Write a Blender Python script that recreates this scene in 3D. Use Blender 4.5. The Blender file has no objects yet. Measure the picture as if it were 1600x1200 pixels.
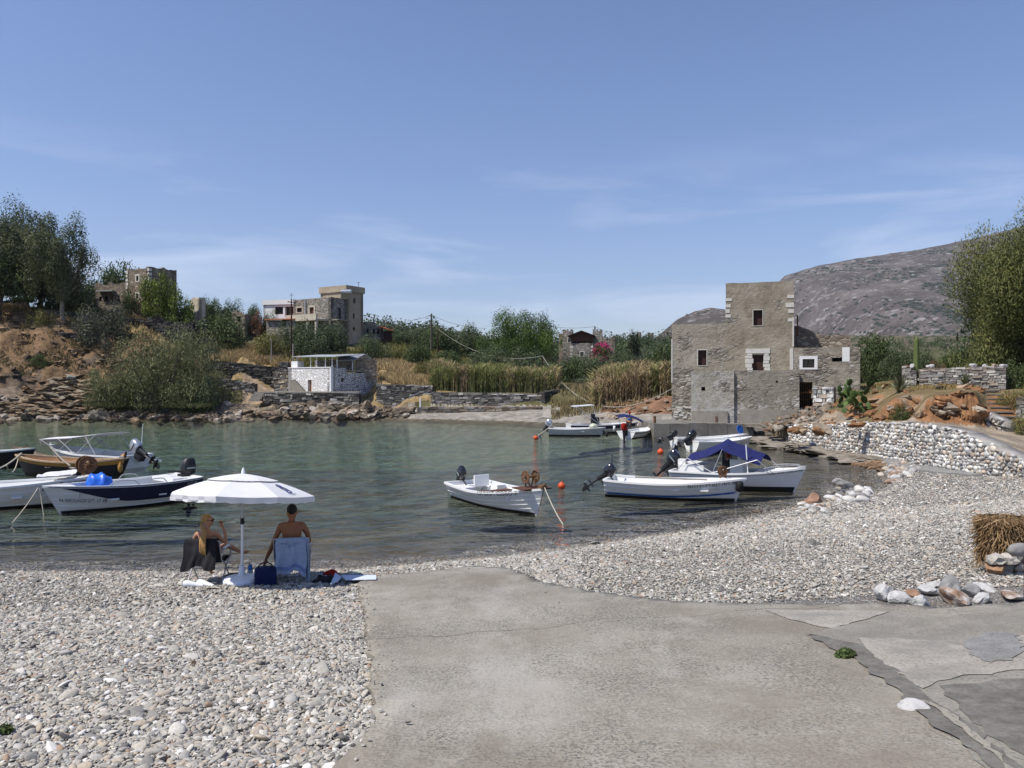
import bpy, bmesh, math, random
import numpy as np
from mathutils import Vector, Matrix, Euler

# ------------------------------------------------------------------ camera, world, sun, exposure
sc = bpy.context.scene
COL = sc.collection
EYE = 3.4                      # eye height above the sea (z = 0)
F = 1200.0                     # focal length in photo pixels (1600 wide)
cd = bpy.data.cameras.new("camera"); cam = bpy.data.objects.new("camera", cd); COL.objects.link(cam)
cam.location = (0, 0, EYE); cam.rotation_euler = (math.radians(90), 0, 0)
cd.sensor_width = 36; cd.lens = 27.0; cd.clip_start = 0.1; cd.clip_end = 20000
sc.camera = cam
SUN_EL = math.radians(57); SUN_PHI = math.radians(25)
to_sun = Vector((-math.cos(SUN_PHI)*math.cos(SUN_EL), -math.sin(SUN_PHI)*math.cos(SUN_EL), math.sin(SUN_EL)))
sl = bpy.data.lights.new("sun", 'SUN'); sun = bpy.data.objects.new("sun", sl); COL.objects.link(sun)
sl.energy = 4.6; sl.angle = math.radians(0.53); sl.color = (1.0, 0.94, 0.85)
sun.rotation_euler = to_sun.to_track_quat('Z', 'Y').to_euler(); sun.location = (-60, -30, 90)
w = bpy.data.worlds.new("World"); sc.world = w; w.use_nodes = True
wn = w.node_tree; wn.nodes.clear()
wo = wn.nodes.new('ShaderNodeOutputWorld'); wb = wn.nodes.new('ShaderNodeBackground')
sky = wn.nodes.new('ShaderNodeTexSky'); sky.sky_type = 'NISHITA'; sky.sun_disc = False
sky.sun_elevation = SUN_EL; sky.sun_rotation = math.atan2(to_sun.x, to_sun.y)
sky.air_density = 1.15; sky.dust_density = 0.25; sky.ozone_density = 3.6; sky.altitude = 0
SKY_S = 0.112
# thin cirrus streaks mixed into the sky
tc = wn.nodes.new('ShaderNodeTexCoord'); mp = wn.nodes.new('ShaderNodeMapping')
mp.inputs['Scale'].default_value = (1.3, 1.3, 8.0); mp.inputs['Rotation'].default_value = (0.0, 0.22, 0.3)
nz = wn.nodes.new('ShaderNodeTexNoise'); nz.inputs['Scale'].default_value = 2.1; nz.inputs['Detail'].default_value = 9; nz.inputs['Roughness'].default_value = .58; nz.inputs['Distortion'].default_value = .5
rp = wn.nodes.new('ShaderNodeValToRGB'); rp.color_ramp.elements[0].position = .47; rp.color_ramp.elements[1].position = .76
sx = wn.nodes.new('ShaderNodeSeparateXYZ')
lo = wn.nodes.new('ShaderNodeMapRange'); lo.inputs[1].default_value = .02; lo.inputs[2].default_value = .1; lo.inputs[3].default_value = 0; lo.inputs[4].default_value = 1
hi = wn.nodes.new('ShaderNodeMapRange'); hi.inputs[1].default_value = .17; hi.inputs[2].default_value = .30; hi.inputs[3].default_value = 1; hi.inputs[4].default_value = 0
m1 = wn.nodes.new('ShaderNodeMath'); m1.operation = 'MULTIPLY'; m2 = wn.nodes.new('ShaderNodeMath'); m2.operation = 'MULTIPLY'
m3 = wn.nodes.new('ShaderNodeMath'); m3.operation = 'MULTIPLY'; m3.inputs[1].default_value = .58
mx = wn.nodes.new('ShaderNodeMix'); mx.data_type = 'RGBA'; mx.inputs[7].default_value = (7.6, 8.0, 9.4, 1)
L = wn.links.new
L(tc.outputs['Generated'], mp.inputs['Vector']); L(mp.outputs[0], nz.inputs['Vector']); L(nz.outputs['Fac'], rp.inputs[0])
L(tc.outputs['Generated'], sx.inputs[0]); L(sx.outputs['Z'], lo.inputs[0]); L(sx.outputs['Z'], hi.inputs[0])
L(lo.outputs[0], m1.inputs[0]); L(hi.outputs[0], m1.inputs[1]); L(m1.outputs[0], m2.inputs[0]); L(rp.outputs[0], m2.inputs[1])
L(m2.outputs[0], m3.inputs[0]); L(m3.outputs[0], mx.inputs[0]); tn = wn.nodes.new('ShaderNodeMix'); tn.data_type = 'RGBA'; tn.blend_type = 'MULTIPLY'; tn.inputs[0].default_value = 1; tn.inputs[7].default_value = (.955, .905, 1.05, 1)
L(sky.outputs[0], tn.inputs[6]); L(tn.outputs[2], mx.inputs[6]); L(mx.outputs[2], wb.inputs[0])
wb.inputs[1].default_value = SKY_S; L(wb.outputs[0], wo.inputs[0])
sc.view_settings.view_transform = 'Standard'; sc.view_settings.look = 'None'
sc.view_settings.exposure = 0.2; sc.view_settings.gamma = 1.0; sc.view_settings.use_curve_mapping = False
sc.render.engine = 'CYCLES'
cy = sc.cycles
cy.use_denoising = True
try: cy.denoiser = 'OPENIMAGEDENOISE'
except Exception: pass
cy.max_bounces = 6; cy.diffuse_bounces = 3; cy.glossy_bounces = 3; cy.transmission_bounces = 4; cy.transparent_max_bounces = 14; cy.volume_bounces = 0
cy.caustics_reflective = False; cy.caustics_refractive = False; cy.sample_clamp_indirect = 6

rng = np.random.default_rng(11); random.seed(11)

# ------------------------------------------------------------------ helpers
def P(px, py, Y):
    """world point seen at photo pixel (px, py) at distance Y in front of the camera"""
    return np.array([(px-800)/F*Y, Y, EYE-(py-600)/F*Y])

OFF = {}                        # world offset of each parent whose children are written in world coordinates
def thing(name, label, cat, loc=(0, 0, 0), rotz=0.0, group=None, local=False):
    o = bpy.data.objects.new(name, None); COL.objects.link(o)
    o.location = tuple(float(c) for c in loc); o.rotation_euler = (0, 0, rotz); o.empty_display_size = .2
    o['label'] = label; o['category'] = cat
    if group: o['group'] = group
    OFF[o.name] = np.zeros(3) if local else np.array(loc, float)
    return o
def tag(o, label, cat, group=None, kind=None):
    if label: o['label'] = label
    if cat: o['category'] = cat
    if group: o['group'] = group
    if kind: o['kind'] = kind
    return o

class MB:
    """collects vertices and faces, then links them as ONE mesh object"""
    def __init__(s): s.v = []; s.f = []; s.n = 0
    def add(s, v, f, col=None, mi=0):
        v = np.asarray(v, float).reshape(-1, 3); f = np.asarray(f, int)
        if f.ndim == 1: f = f.reshape(1, -1)
        s.v.append(v); s.f.append((f+s.n, col, mi)); s.n += len(v)
        return s
    def quad(s, a, b, c, d, col=None, mi=0): return s.add([a, b, c, d], [[0, 1, 2, 3]], col, mi)
    def hexa(s, p, col=None, mi=0):      # p: 8 points, bottom 4 ccw then top 4
        return s.add(p, [[3, 2, 1, 0], [4, 5, 6, 7], [0, 1, 5, 4], [1, 2, 6, 5], [2, 3, 7, 6], [3, 0, 4, 7]], col, mi)
    def box(s, c, size, rz=0.0, col=None, mi=0, R=None):
        x, y, z = (q/2 for q in size)
        p = np.array([[-x, -y, -z], [x, -y, -z], [x, y, -z], [-x, y, -z], [-x, -y, z], [x, -y, z], [x, y, z], [-x, y, z]])
        if R is None:
            cc, ss = math.cos(rz), math.sin(rz); R = np.array([[cc, -ss, 0], [ss, cc, 0], [0, 0, 1]])
        return s.hexa(p@np.asarray(R).T+np.asarray(c, float), col, mi)
    def tube(s, pts, r, seg=8, col=None, mi=0, cap=True, sq=(1, 1)):
        pts = np.asarray(pts, float); n = len(pts)
        r = np.full(n, r, float) if np.isscalar(r) else np.asarray(r, float)
        T = np.gradient(pts, axis=0); T /= np.linalg.norm(T, axis=1)[:, None]+1e-12
        up = np.array([0, 0, 1.]) if abs(T[0, 2]) < .9 else np.array([1., 0, 0])
        U = np.cross(T[0], up); U /= np.linalg.norm(U); rings = []
        a = np.arange(seg)*2*math.pi/seg
        for i in range(n):
            U = U-T[i]*np.dot(U, T[i]); U /= np.linalg.norm(U)+1e-12; V = np.cross(T[i], U)
            rings.append(pts[i]+r[i]*(np.outer(np.cos(a)*sq[0], U)+np.outer(np.sin(a)*sq[1], V)))
        v = np.concatenate(rings); f = []
        for i in range(n-1):
            for k in range(seg):
                k2 = (k+1) % seg; f.append([i*seg+k, i*seg+k2, (i+1)*seg+k2, (i+1)*seg+k])
        s.add(v, f, col, mi)
        if cap:
            s.add(rings[0][::-1], [list(range(seg))], col, mi); s.add(rings[-1], [list(range(seg))], col, mi)
        return s
    def lathe(s, prof, c=(0, 0, 0), seg=16, col=None, mi=0, R=None):
        a = np.arange(seg)*2*math.pi/seg; v = []
        for (r, z) in prof: v.append(np.stack([r*np.cos(a), r*np.sin(a), np.full(seg, z)], 1))
        v = np.concatenate(v)
        if R is not None: v = v@np.asarray(R).T
        f = []
        for i in range(len(prof)-1):
            for k in range(seg):
                k2 = (k+1) % seg; f.append([i*seg+k, i*seg+k2, (i+1)*seg+k2, (i+1)*seg+k])
        return s.add(v+np.asarray(c, float), f, col, mi)
    def grid(s, G, col=None, mi=0, flip=False):   # G: (n, m, 3)
        G = np.asarray(G, float); n, m = G.shape[:2]
        i, j = np.meshgrid(np.arange(n-1), np.arange(m-1), indexing='ij'); a = (i*m+j).ravel()
        f = np.stack([a, a+1, a+m+1, a+m], 1)
        if flip: f = f[:, ::-1]
        return s.add(G.reshape(-1, 3), f, col, mi)
    def prism(s, poly, z0, z1, col=None, mi=0):   # poly: (n, 2) ccw; z1 may be a list
        poly = np.asarray(poly, float); n = len(poly)
        zt = np.full(n, z1, float) if np.isscalar(z1) else np.asarray(z1, float)
        zb = np.full(n, z0, float) if np.isscalar(z0) else np.asarray(z0, float)
        s.add(np.c_[poly, zt], [list(range(n))], col, mi); s.add(np.c_[poly, zb][::-1], [list(range(n))], col, mi)
        v = np.r_[np.c_[poly, zb], np.c_[poly, zt]]
        return s.add(v, [[i, (i+1) % n, n+(i+1) % n, n+i] for i in range(n)], col, mi)
    def ico(s, c, r, sub=1, jit=0.0, R=None, col=None, mi=0, seed=None):
        V, Fc = ICO[sub]; g = rng if seed is None else np.random.default_rng(seed)
        v = V*(1+jit*g.normal(size=(len(V), 1)))*np.asarray(r, float)
        if R is not None: v = v@np.asarray(R).T
        return s.add(v+np.asarray(c, float), Fc, col, mi)
    def build(s, name, mats, parent=None, smooth=False, loc=None, local=False, autosmooth=None):
        me = bpy.data.meshes.new(name)
        V = np.concatenate(s.v) if s.v else np.zeros((0, 3))
        if parent is not None: off = OFF.get(parent.name, np.zeros(3))
        elif loc is not None and not local: off = np.array(loc, float)
        else: off = np.zeros(3)
        V = V-off
        me.vertices.add(len(V)); me.vertices.foreach_set('co', V.ravel().astype(np.float32))
        lv = np.concatenate([f.ravel() for f, _, _ in s.f]); lt = np.concatenate([np.full(len(f), f.shape[1]) for f, _, _ in s.f])
        me.loops.add(len(lv)); me.loops.foreach_set('vertex_index', lv.astype(np.int32))
        me.polygons.add(len(lt)); me.polygons.foreach_set('loop_start', np.r_[0, np.cumsum(lt)[:-1]].astype(np.int32))
        me.polygons.foreach_set('loop_total', lt.astype(np.int32))
        if not isinstance(mats, (list, tuple)): mats = [mats]
        for m in mats: me.materials.append(m)
        if len(mats) > 1: me.polygons.foreach_set('material_index', np.concatenate([np.full(len(f), mi) for f, _, mi in s.f]).astype(np.int32))
        me.polygons.foreach_set('use_smooth', np.full(len(lt), bool(smooth)))
        if any(c is not None for _, c, _ in s.f):
            cols = []
            for f, c, _ in s.f:
                n, k = f.shape
                if c is None: c = (.5, .5, .5)
                c = np.asarray(c, float)
                if c.ndim == 1: c = np.tile(c, (n, 1))
                cols.append(np.repeat(np.c_[c, np.ones(n)], k, 0))
            at = me.color_attributes.new('Col', 'FLOAT_COLOR', 'CORNER'); at.data.foreach_set('color', np.concatenate(cols).ravel().astype(np.float32))
        me.update(calc_edges=True); me.validate()
        if smooth and autosmooth:
            try: me.set_sharp_from_angle(angle=math.radians(autosmooth))
            except Exception: pass
        o = bpy.data.objects.new(name, me); COL.objects.link(o)
        if parent is not None: o.parent = parent; OFF[o.name] = off
        elif loc is not None: o.location = tuple(float(c) for c in loc); OFF[o.name] = off
        return o

def _ico(sub):
    bm = bmesh.new(); bmesh.ops.create_icosphere(bm, subdivisions=sub+1, radius=1)
    bm.verts.ensure_lookup_table()
    V = np.array([v.co[:] for v in bm.verts]); Fc = np.array([[q.index for q in f.verts] for f in bm.faces]); bm.free(); return V, Fc
ICO = [_ico(0), _ico(1), _ico(2), _ico(3)]
def rotm(ax, ay, az): return np.array(Euler((ax, ay, az)).to_matrix())
def rnd(a, b): return float(rng.uniform(a, b))
def jitc(c, s=.1):
    c = np.asarray(c, float); return np.clip(c*(1+rng.normal()*s)+rng.normal(size=3)*s*.06, .005, 1)
def skin_mesh(o):
    """bake a modifier stack into plain mesh data"""
    dg = bpy.context.evaluated_depsgraph_get(); me = bpy.data.meshes.new_from_object(o.evaluated_get(dg)); old = o.data
    o.modifiers.clear(); o.data = me; return o

# value noise for terrain
def vnoise(x, y, seed=0):
    x = np.asarray(x, float); y = np.asarray(y, float)
    def h(i, j):
        n = (i.astype(np.int64)*374761393+j.astype(np.int64)*668265263+seed*982451653) & 0x7fffffff
        n = ((n ^ (n >> 13))*1274126177) & 0x7fffffff
        return ((n ^ (n >> 16)) & 0xffff)/65535.0
    i = np.floor(x); j = np.floor(y); u = x-i; v = y-j; u = u*u*(3-2*u); v = v*v*(3-2*v)
    return (h(i, j)*(1-u)+h(i+1, j)*u)*(1-v)+(h(i, j+1)*(1-u)+h(i+1, j+1)*u)*v
def fbm(x, y, oct=4, seed=0):
    s = 0; a = .5
    for k in range(oct): s = s+a*(vnoise(np.asarray(x)*2**k, np.asarray(y)*2**k, seed+k)-.5); a *= .5
    return s

# ------------------------------------------------------------------ materials
class NT:
    def __init__(s, name):
        s.m = bpy.data.materials.new(name); s.m.use_nodes = True; s.t = s.m.node_tree; s.t.nodes.clear()
        s.out = s.t.nodes.new('ShaderNodeOutputMaterial')
    def n(s, typ, **kw):
        q = s.t.nodes.new('ShaderNode'+typ)
        for k, v in kw.items(): setattr(q, k, v)
        return q
    def l(s, a, b): s.t.links.new(a, b)
    def put(s, inp, v):
        if hasattr(v, 'links') or isinstance(v, bpy.types.NodeSocket): s.l(v, inp)
        elif isinstance(v, (tuple, list)) and len(v) == 3 and inp.type == 'RGBA': inp.default_value = (*v, 1)
        else: inp.default_value = v
    def coord(s, scale=(1, 1, 1), kind='Object', rot=(0, 0, 0)):
        t = s.n('TexCoord'); m = s.n('Mapping'); s.l(t.outputs[kind], m.inputs[0]); m.inputs['Scale'].default_value = scale; m.inputs['Rotation'].default_value = rot
        return m.outputs[0]
    def noise(s, vec, scale, detail=4, rough=.55, dist=0.0, out='Fac'):
        q = s.n('TexNoise'); s.l(vec, q.inputs['Vector']); q.inputs['Scale'].default_value = scale; q.inputs['Detail'].default_value = detail
        q.inputs['Roughness'].default_value = rough; q.inputs['Distortion'].default_value = dist; return q.outputs[out]
    def voro(s, vec, scale, feat='F1', out='Distance', rand=1.0):
        q = s.n('TexVoronoi', feature=feat); s.l(vec, q.inputs['Vector']); q.inputs['Scale'].default_value = scale; q.inputs['Randomness'].default_value = rand; return q.outputs[out]
    def ramp(s, fac, stops, interp='LINEAR'):
        q = s.n('ValToRGB'); e = q.color_ramp.elements; q.color_ramp.interpolation = interp
        while len(e) < len(stops): e.new(.5)
        for k, (p, c) in enumerate(stops):
            e[k].position = p; c = (c, c, c) if np.isscalar(c) else c; e[k].color = (*c, 1)
        s.l(fac, q.inputs[0]); return q.outputs[0]
    def mix(s, fac, a, b, blend='MIX'):
        q = s.n('Mix', data_type='RGBA', blend_type=blend); s.put(q.inputs[0], fac); s.put(q.inputs[6], a); s.put(q.inputs[7], b); return q.outputs[2]
    def math(s, op, a, b=0.0):
        q = s.n('Math', operation=op); s.put(q.inputs[0], a); s.put(q.inputs[1], b); return q.outputs[0]
    def bump(s, h, strength=.5, dist=.05, normal=None):
        q = s.n('Bump'); s.l(h, q.inputs['Height']); q.inputs['Strength'].default_value = strength; q.inputs['Distance'].default_value = dist
        if normal is not None: s.l(normal, q.inputs['Normal'])
        return q.outputs[0]
    def bsdf(s, color, rough=.8, spec=.3, metal=0.0, normal=None, trans=0.0, coat=0.0):
        q = s.n('BsdfPrincipled'); s.put(q.inputs['Base Color'], color); s.put(q.inputs['Roughness'], rough); s.put(q.inputs['Specular IOR Level'], spec)
        s.put(q.inputs['Metallic'], metal)
        if coat: q.inputs['Coat Weight'].default_value = coat; q.inputs['Coat Roughness'].default_value = .12
        if normal is not None: s.l(normal, q.inputs['Normal'])
        if trans:
            t = s.n('BsdfTranslucent'); s.put(t.inputs[0], color); mm = s.n('MixShader'); mm.inputs[0].default_value = trans
            s.l(q.outputs[0], mm.inputs[1]); s.l(t.outputs[0], mm.inputs[2]); s.l(mm.outputs[0], s.out.inputs[0])
        else: s.l(q.outputs[0], s.out.inputs[0])
        return s.m
    def attr(s, name='Col'):
        q = s.n('Attribute'); q.attribute_name = name; return q.outputs['Color']

M = {}
def plain(name, c, rough=.7, spec=.3, metal=0.0, var=.12, sc_=6.0, bump=0.0, bs=40.0, trans=0.0, coat=0.0, dirt=None):
    t = NT(name); v = t.coord()
    n1 = t.noise(v, sc_, 5, .6); f = t.ramp(n1, [(.3, tuple(np.clip(np.array(c)*(1-var), 0, 1))), (.7, tuple(np.clip(np.array(c)*(1+var), 0, 1)))])
    if dirt is not None:
        n2 = t.noise(v, dirt[1], 6, .7); f = t.mix(t.ramp(n2, [(dirt[2], 0.0), (dirt[2]+.16, 1.0)]), f, dirt[0])
    nb = t.bump(t.noise(v, bs, 4), bump, .01) if bump else None
    M[name] = t.bsdf(f, rough, spec, metal, nb, trans, coat); return M[name]
def vcol(name, rough=.85, spec=.2, var=.35, sc_=9.0, bump=.4, bs=14.0, bd=.03, trans=0.0):
    """colour from the face attribute, broken up with noise"""
    t = NT(name); v = t.coord(); a = t.attr()
    n1 = t.noise(v, sc_, 6, .65); f = t.mix(1.0, a, t.ramp(n1, [(.25, 1-var), (.75, 1+var*.6)]), 'MULTIPLY')
    nb = t.bump(t.noise(v, bs, 5, .65), bump, bd) if bump else None
    M[name] = t.bsdf(f, rough, spec, 0.0, nb, trans); return M[name]
def rubble(name, c1, c2, c3, mortar, sx=3.2, sz=6.0, bumpd=.05, mort=.06, strength=.9):
    """coursed rubble masonry: flattened cells with joints"""
    t = NT(name); v = t.coord((sx, sx, sz)); w_ = t.coord()
    dn = t.noise(w_, 1.7, 3, .5, out='Color'); vv = t.n('MixRGB'); vv.blend_type = 'ADD'; vv.inputs[0].default_value = .35; t.l(v, vv.inputs[1]); t.l(dn, vv.inputs[2])
    cell = t.voro(vv.outputs[0], 1.0, 'F1', 'Color', .9); ed = t.voro(vv.outputs[0], 1.0, 'DISTANCE_TO_EDGE', 'Distance', .9)
    sp = t.n('SeparateColor'); t.l(cell, sp.inputs[0])
    col = t.ramp(sp.outputs[0], [(.05, c1), (.45, c2), (.8, c3), (.97, tuple(min(1, q*1.35) for q in c3))])
    col = t.mix(1.0, col, t.ramp(t.noise(w_, 5, 6, .65), [(.25, .7), (.75, 1.2)]), 'MULTIPLY')
    j = t.ramp(ed, [(mort*.5, 1.0), (mort*1.7, 0.0)]); col = t.mix(j, col, mortar)
    h = t.math('ADD', t.ramp(ed, [(0, 0.0), (mort*2.4, .8), (.5, 1.0)]), t.math('MULTIPLY', t.noise(w_, 14, 4), .5))
    M[name] = t.bsdf(col, .92, .15, 0.0, t.bump(h, strength, bumpd)); return M[name]

# whites, paints, metals, fabrics
plain('boat_white', (.78, .78, .76), .32, .45, var=.03, sc_=2, dirt=((.62, .6, .54), 3.0, .63))
plain('boat_inside', (.68, .69, .68), .5, .35, var=.06, sc_=3, dirt=((.42, .4, .36), 4.0, .64))
plain('boat_grey', (.5, .53, .53), .5, .35, var=.05, dirt=((.33, .33, .3), 5.0, .62))
plain('navy_paint', (.012, .016, .05), .35, .4, var=.2)
plain('blue_paint', (.02, .10, .38), .45, .35, var=.25, dirt=((.6, .62, .66), 3.0, .58))
plain('black_hull', (.010, .012, .018), .5, .35, var=.3)
plain('antifoul', (.02, .022, .02), .8, .15, var=.3)
plain('green_antifoul', (.07, .11, .09), .8, .15, var=.3)
plain('ochre_paint', (.42, .22, .05), .5, .35, var=.15)
plain('varnished_wood', (.30, .15, .065), .45, .35, var=.3, sc_=12, bump=.15)
plain('pale_wood', (.46, .34, .22), .7, .2, var=.2, sc_=8, bump=.2)
plain('brown_wood', (.10, .045, .03), .7, .2, var=.3, sc_=8, bump=.2)
plain('grey_wood', (.30, .27, .23), .85, .15, var=.25, sc_=9, bump=.25)
plain('motor_black', (.011, .012, .016), .22, .5, var=.2, coat=.5)
plain('motor_dull', (.016, .017, .02), .5, .4, var=.3)
plain('motor_silver', (.42, .44, .48), .28, .5, .6, var=.1)
plain('rubber', (.014, .014, .015), .75, .3, var=.3, bump=.1)
plain('steel', (.40, .41, .43), .42, .4, .3, var=.1)
plain('rust', (.16, .085, .045), .85, .2, .2, var=.45, sc_=14, bump=.3)
plain('white_plastic', (.74, .77, .8), .4, .4, var=.03)
plain('white_cloth', (.70, .705, .72), .9, .1, var=.03, bump=.05, bs=90, trans=.12)
plain('navy_cloth', (.018, .022, .095), .85, .15, var=.2, bump=.1, bs=30)
plain('dark_cloth', (.025, .024, .028), .95, .1, var=.3, bump=.15, bs=60)
plain('blue_towel', (.30, .36, .47), .95, .05, var=.1, sc_=18, bump=.3, bs=120)
plain('pattern_blue', (.18, .23, .40), .95, .05, var=.15, bump=.2, bs=120)
plain('blue_bag', (.012, .02, .075), .8, .2, var=.2, bump=.1)
plain('red_cloth', (.30, .02, .015), .9, .1, var=.25, bump=.2, bs=30)
plain('bright_blue_plastic', (.02, .13, .62), .4, .4, var=.2, bump=.3, bs=9)
plain('clear_plastic', (.62, .64, .52), .35, .4, var=.15, bump=.4, bs=14, trans=.3)
plain('paper_blue', (.52, .58, .68), .7, .2, var=.08)
plain('bottle_plastic', (.36, .45, .52), .2, .5, var=.06, trans=.2)
plain('blue_cap', (.03, .16, .48), .4, .4, var=.06)
plain('orange_float', (.62, .085, .02), .45, .35, var=.1, dirt=((.4, .12, .05), 6.0, .64))
plain('rope', (.5, .45, .36), .9, .1, var=.2, sc_=30)
plain('skin_fair', (.44, .22, .135), .55, .3, var=.08, sc_=14)
plain('skin_tan', (.25, .105, .05), .55, .3, var=.08, sc_=14)
plain('hair_blond', (.36, .21, .075), .6, .3, var=.35, sc_=40, bump=.5, bs=90)
plain('hair_black', (.006, .005, .005), .6, .3, var=.3, bump=.4, bs=90)
plain('black_item', (.012, .012, .014), .6, .3, var=.2)
plain('dark_void', (.012, .011, .01), .95, .05, var=.2)
plain('window_dark', (.02, .022, .026), .15, .5, var=.2)
plain('shutter_brown', (.045, .022, .018), .75, .2, var=.3, sc_=10)
plain('shutter_red', (.12, .035, .03), .7, .2, var=.2)
plain('white_frame', (.72, .72, .7), .7, .2, var=.06)
plain('roof_tile', (.40, .13, .06), .85, .15, var=.3, sc_=8, bump=.4, bs=12)
plain('slate_roof', (.24, .25, .27), .6, .3, var=.2, sc_=4, bump=.2)
plain('metal_roof', (.42, .45, .45), .5, .4, .3, var=.15, sc_=2)
plain('letter_dark', (.03, .03, .04), .6, .3, var=.1)
plain('letter_blue', (.04, .06, .2), .6, .3, var=.1)
plain('wire', (.03, .03, .03), .7, .2, var=.1)
plain('cable_pale', (.4, .38, .33), .7, .2, var=.1)
plain('pole_wood', (.10, .085, .07), .9, .1, var=.3, sc_=6, bump=.3)
plain('pole_dark', (.05, .03, .025), .9, .1, var=.3, sc_=6)
vcol('stone_v', .9, .15, .4, 7, .6, 11, .03)
vcol('white_stone_v', .8, .2, .3, 9, .5, 14, .02)
vcol('rock_v', .92, .12, .55, 2.2, .9, 3.2, .15)
vcol('cloth_v', .92, .1, .15, 9, .2, 40, .01)
vcol('leaf_v', .6, .25, .12, 2, 0, trans=.28)
vcol('dry_v', .85, .1, .15, 2, 0, trans=.2)
vcol('bark_v', .9, .1, .5, 6, .6, 12, .03)
rubble('rubble_grey', (.13, .12, .105), (.24, .22, .19), (.34, .31, .27), (.30, .28, .245))
rubble('rubble_dark', (.055, .05, .045), (.10, .095, .085), (.19, .175, .155), (.05, .045, .04), strength=1.0)
rubble('rubble_brown', (.16, .13, .10), (.235, .195, .15), (.31, .265, .21), (.22, .185, .15), 2.4, 4.5)
rubble('white_rubble', (.62, .61, .6), (.72, .71, .7), (.78, .77, .76), (.17, .165, .16), 3.4, 6.5, .06, .075)
rubble('white_rubble_top', (.66, .65, .63), (.73, .72, .7), (.78, .77, .75), (.52, .50, .47), 3.0, 5.0, .04, .05)
# ------------------------------------------------------------------ setting: terrain, beach, water, ramp, mountain, haze
def struct(o, kind='structure'): o['kind'] = kind; return o

def terrain_mat():
    t = NT('terrain_v'); v = t.coord(); a = t.attr()
    n1 = t.noise(v, 1.1, 8, .68); n2 = t.noise(v, .35, 4, .6)
    c = t.mix(1.0, a, t.ramp(n1, [(.28, .45), (.5, .95), (.72, 1.5)]), 'MULTIPLY')
    c = t.mix(t.ramp(t.noise(v, 2.3, 6, .7), [(.55, 0.0), (.66, .75)]), c, t.mix(.5, a, (.07, .075, .035)))
    h = t.math('ADD', t.noise(v, 1.6, 8, .7), t.math('MULTIPLY', t.voro(v, 1.3, 'F1', 'Distance'), .5))
    M['terrain_v'] = t.bsdf(c, .95, .08, 0, t.bump(h, .9, .22))
terrain_mat()
def earth_mat():
    t = NT('red_earth'); v = t.coord(); v2 = t.coord((1, 1, 2.2))
    n1 = t.noise(v2, 1.3, 8, .7, .6); c = t.ramp(n1, [(.25, (.10, .045, .02)), (.42, (.26, .125, .055)), (.56, (.36, .20, .10)), (.72, (.42, .33, .24))])
    h = t.math('ADD', t.noise(v2, 3.0, 9, .72), t.math('MULTIPLY', t.voro(v2, 2.2), .6))
    M['red_earth'] = t.bsdf(c, .95, .08, 0, t.bump(h, 1.0, .18))
    t = NT('shore_rock'); v = t.coord((1, 1, 1.8))
    c = t.ramp(t.noise(v, 1.6, 8, .7, .4), [(.28, (.045, .038, .03)), (.45, (.17, .13, .095)), (.62, (.30, .235, .175)), (.8, (.42, .37, .31))])
    M['shore_rock'] = t.bsdf(c, .93, .1, 0, t.bump(t.math('ADD', t.noise(v, 4.0, 8, .72), t.voro(v, 2.4)), 1.0, .16))
    t = NT('slab_rock'); v = t.coord((1, 1, 2.5))
    c = t.ramp(t.noise(v, 2.0, 7, .65), [(.3, (.12, .105, .085)), (.5, (.24, .21, .17)), (.7, (.33, .30, .26))])
    M['slab_rock'] = t.bsdf(c, .9, .15, 0, t.bump(t.noise(v, 7, 7, .7), .8, .08))
earth_mat()

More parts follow.
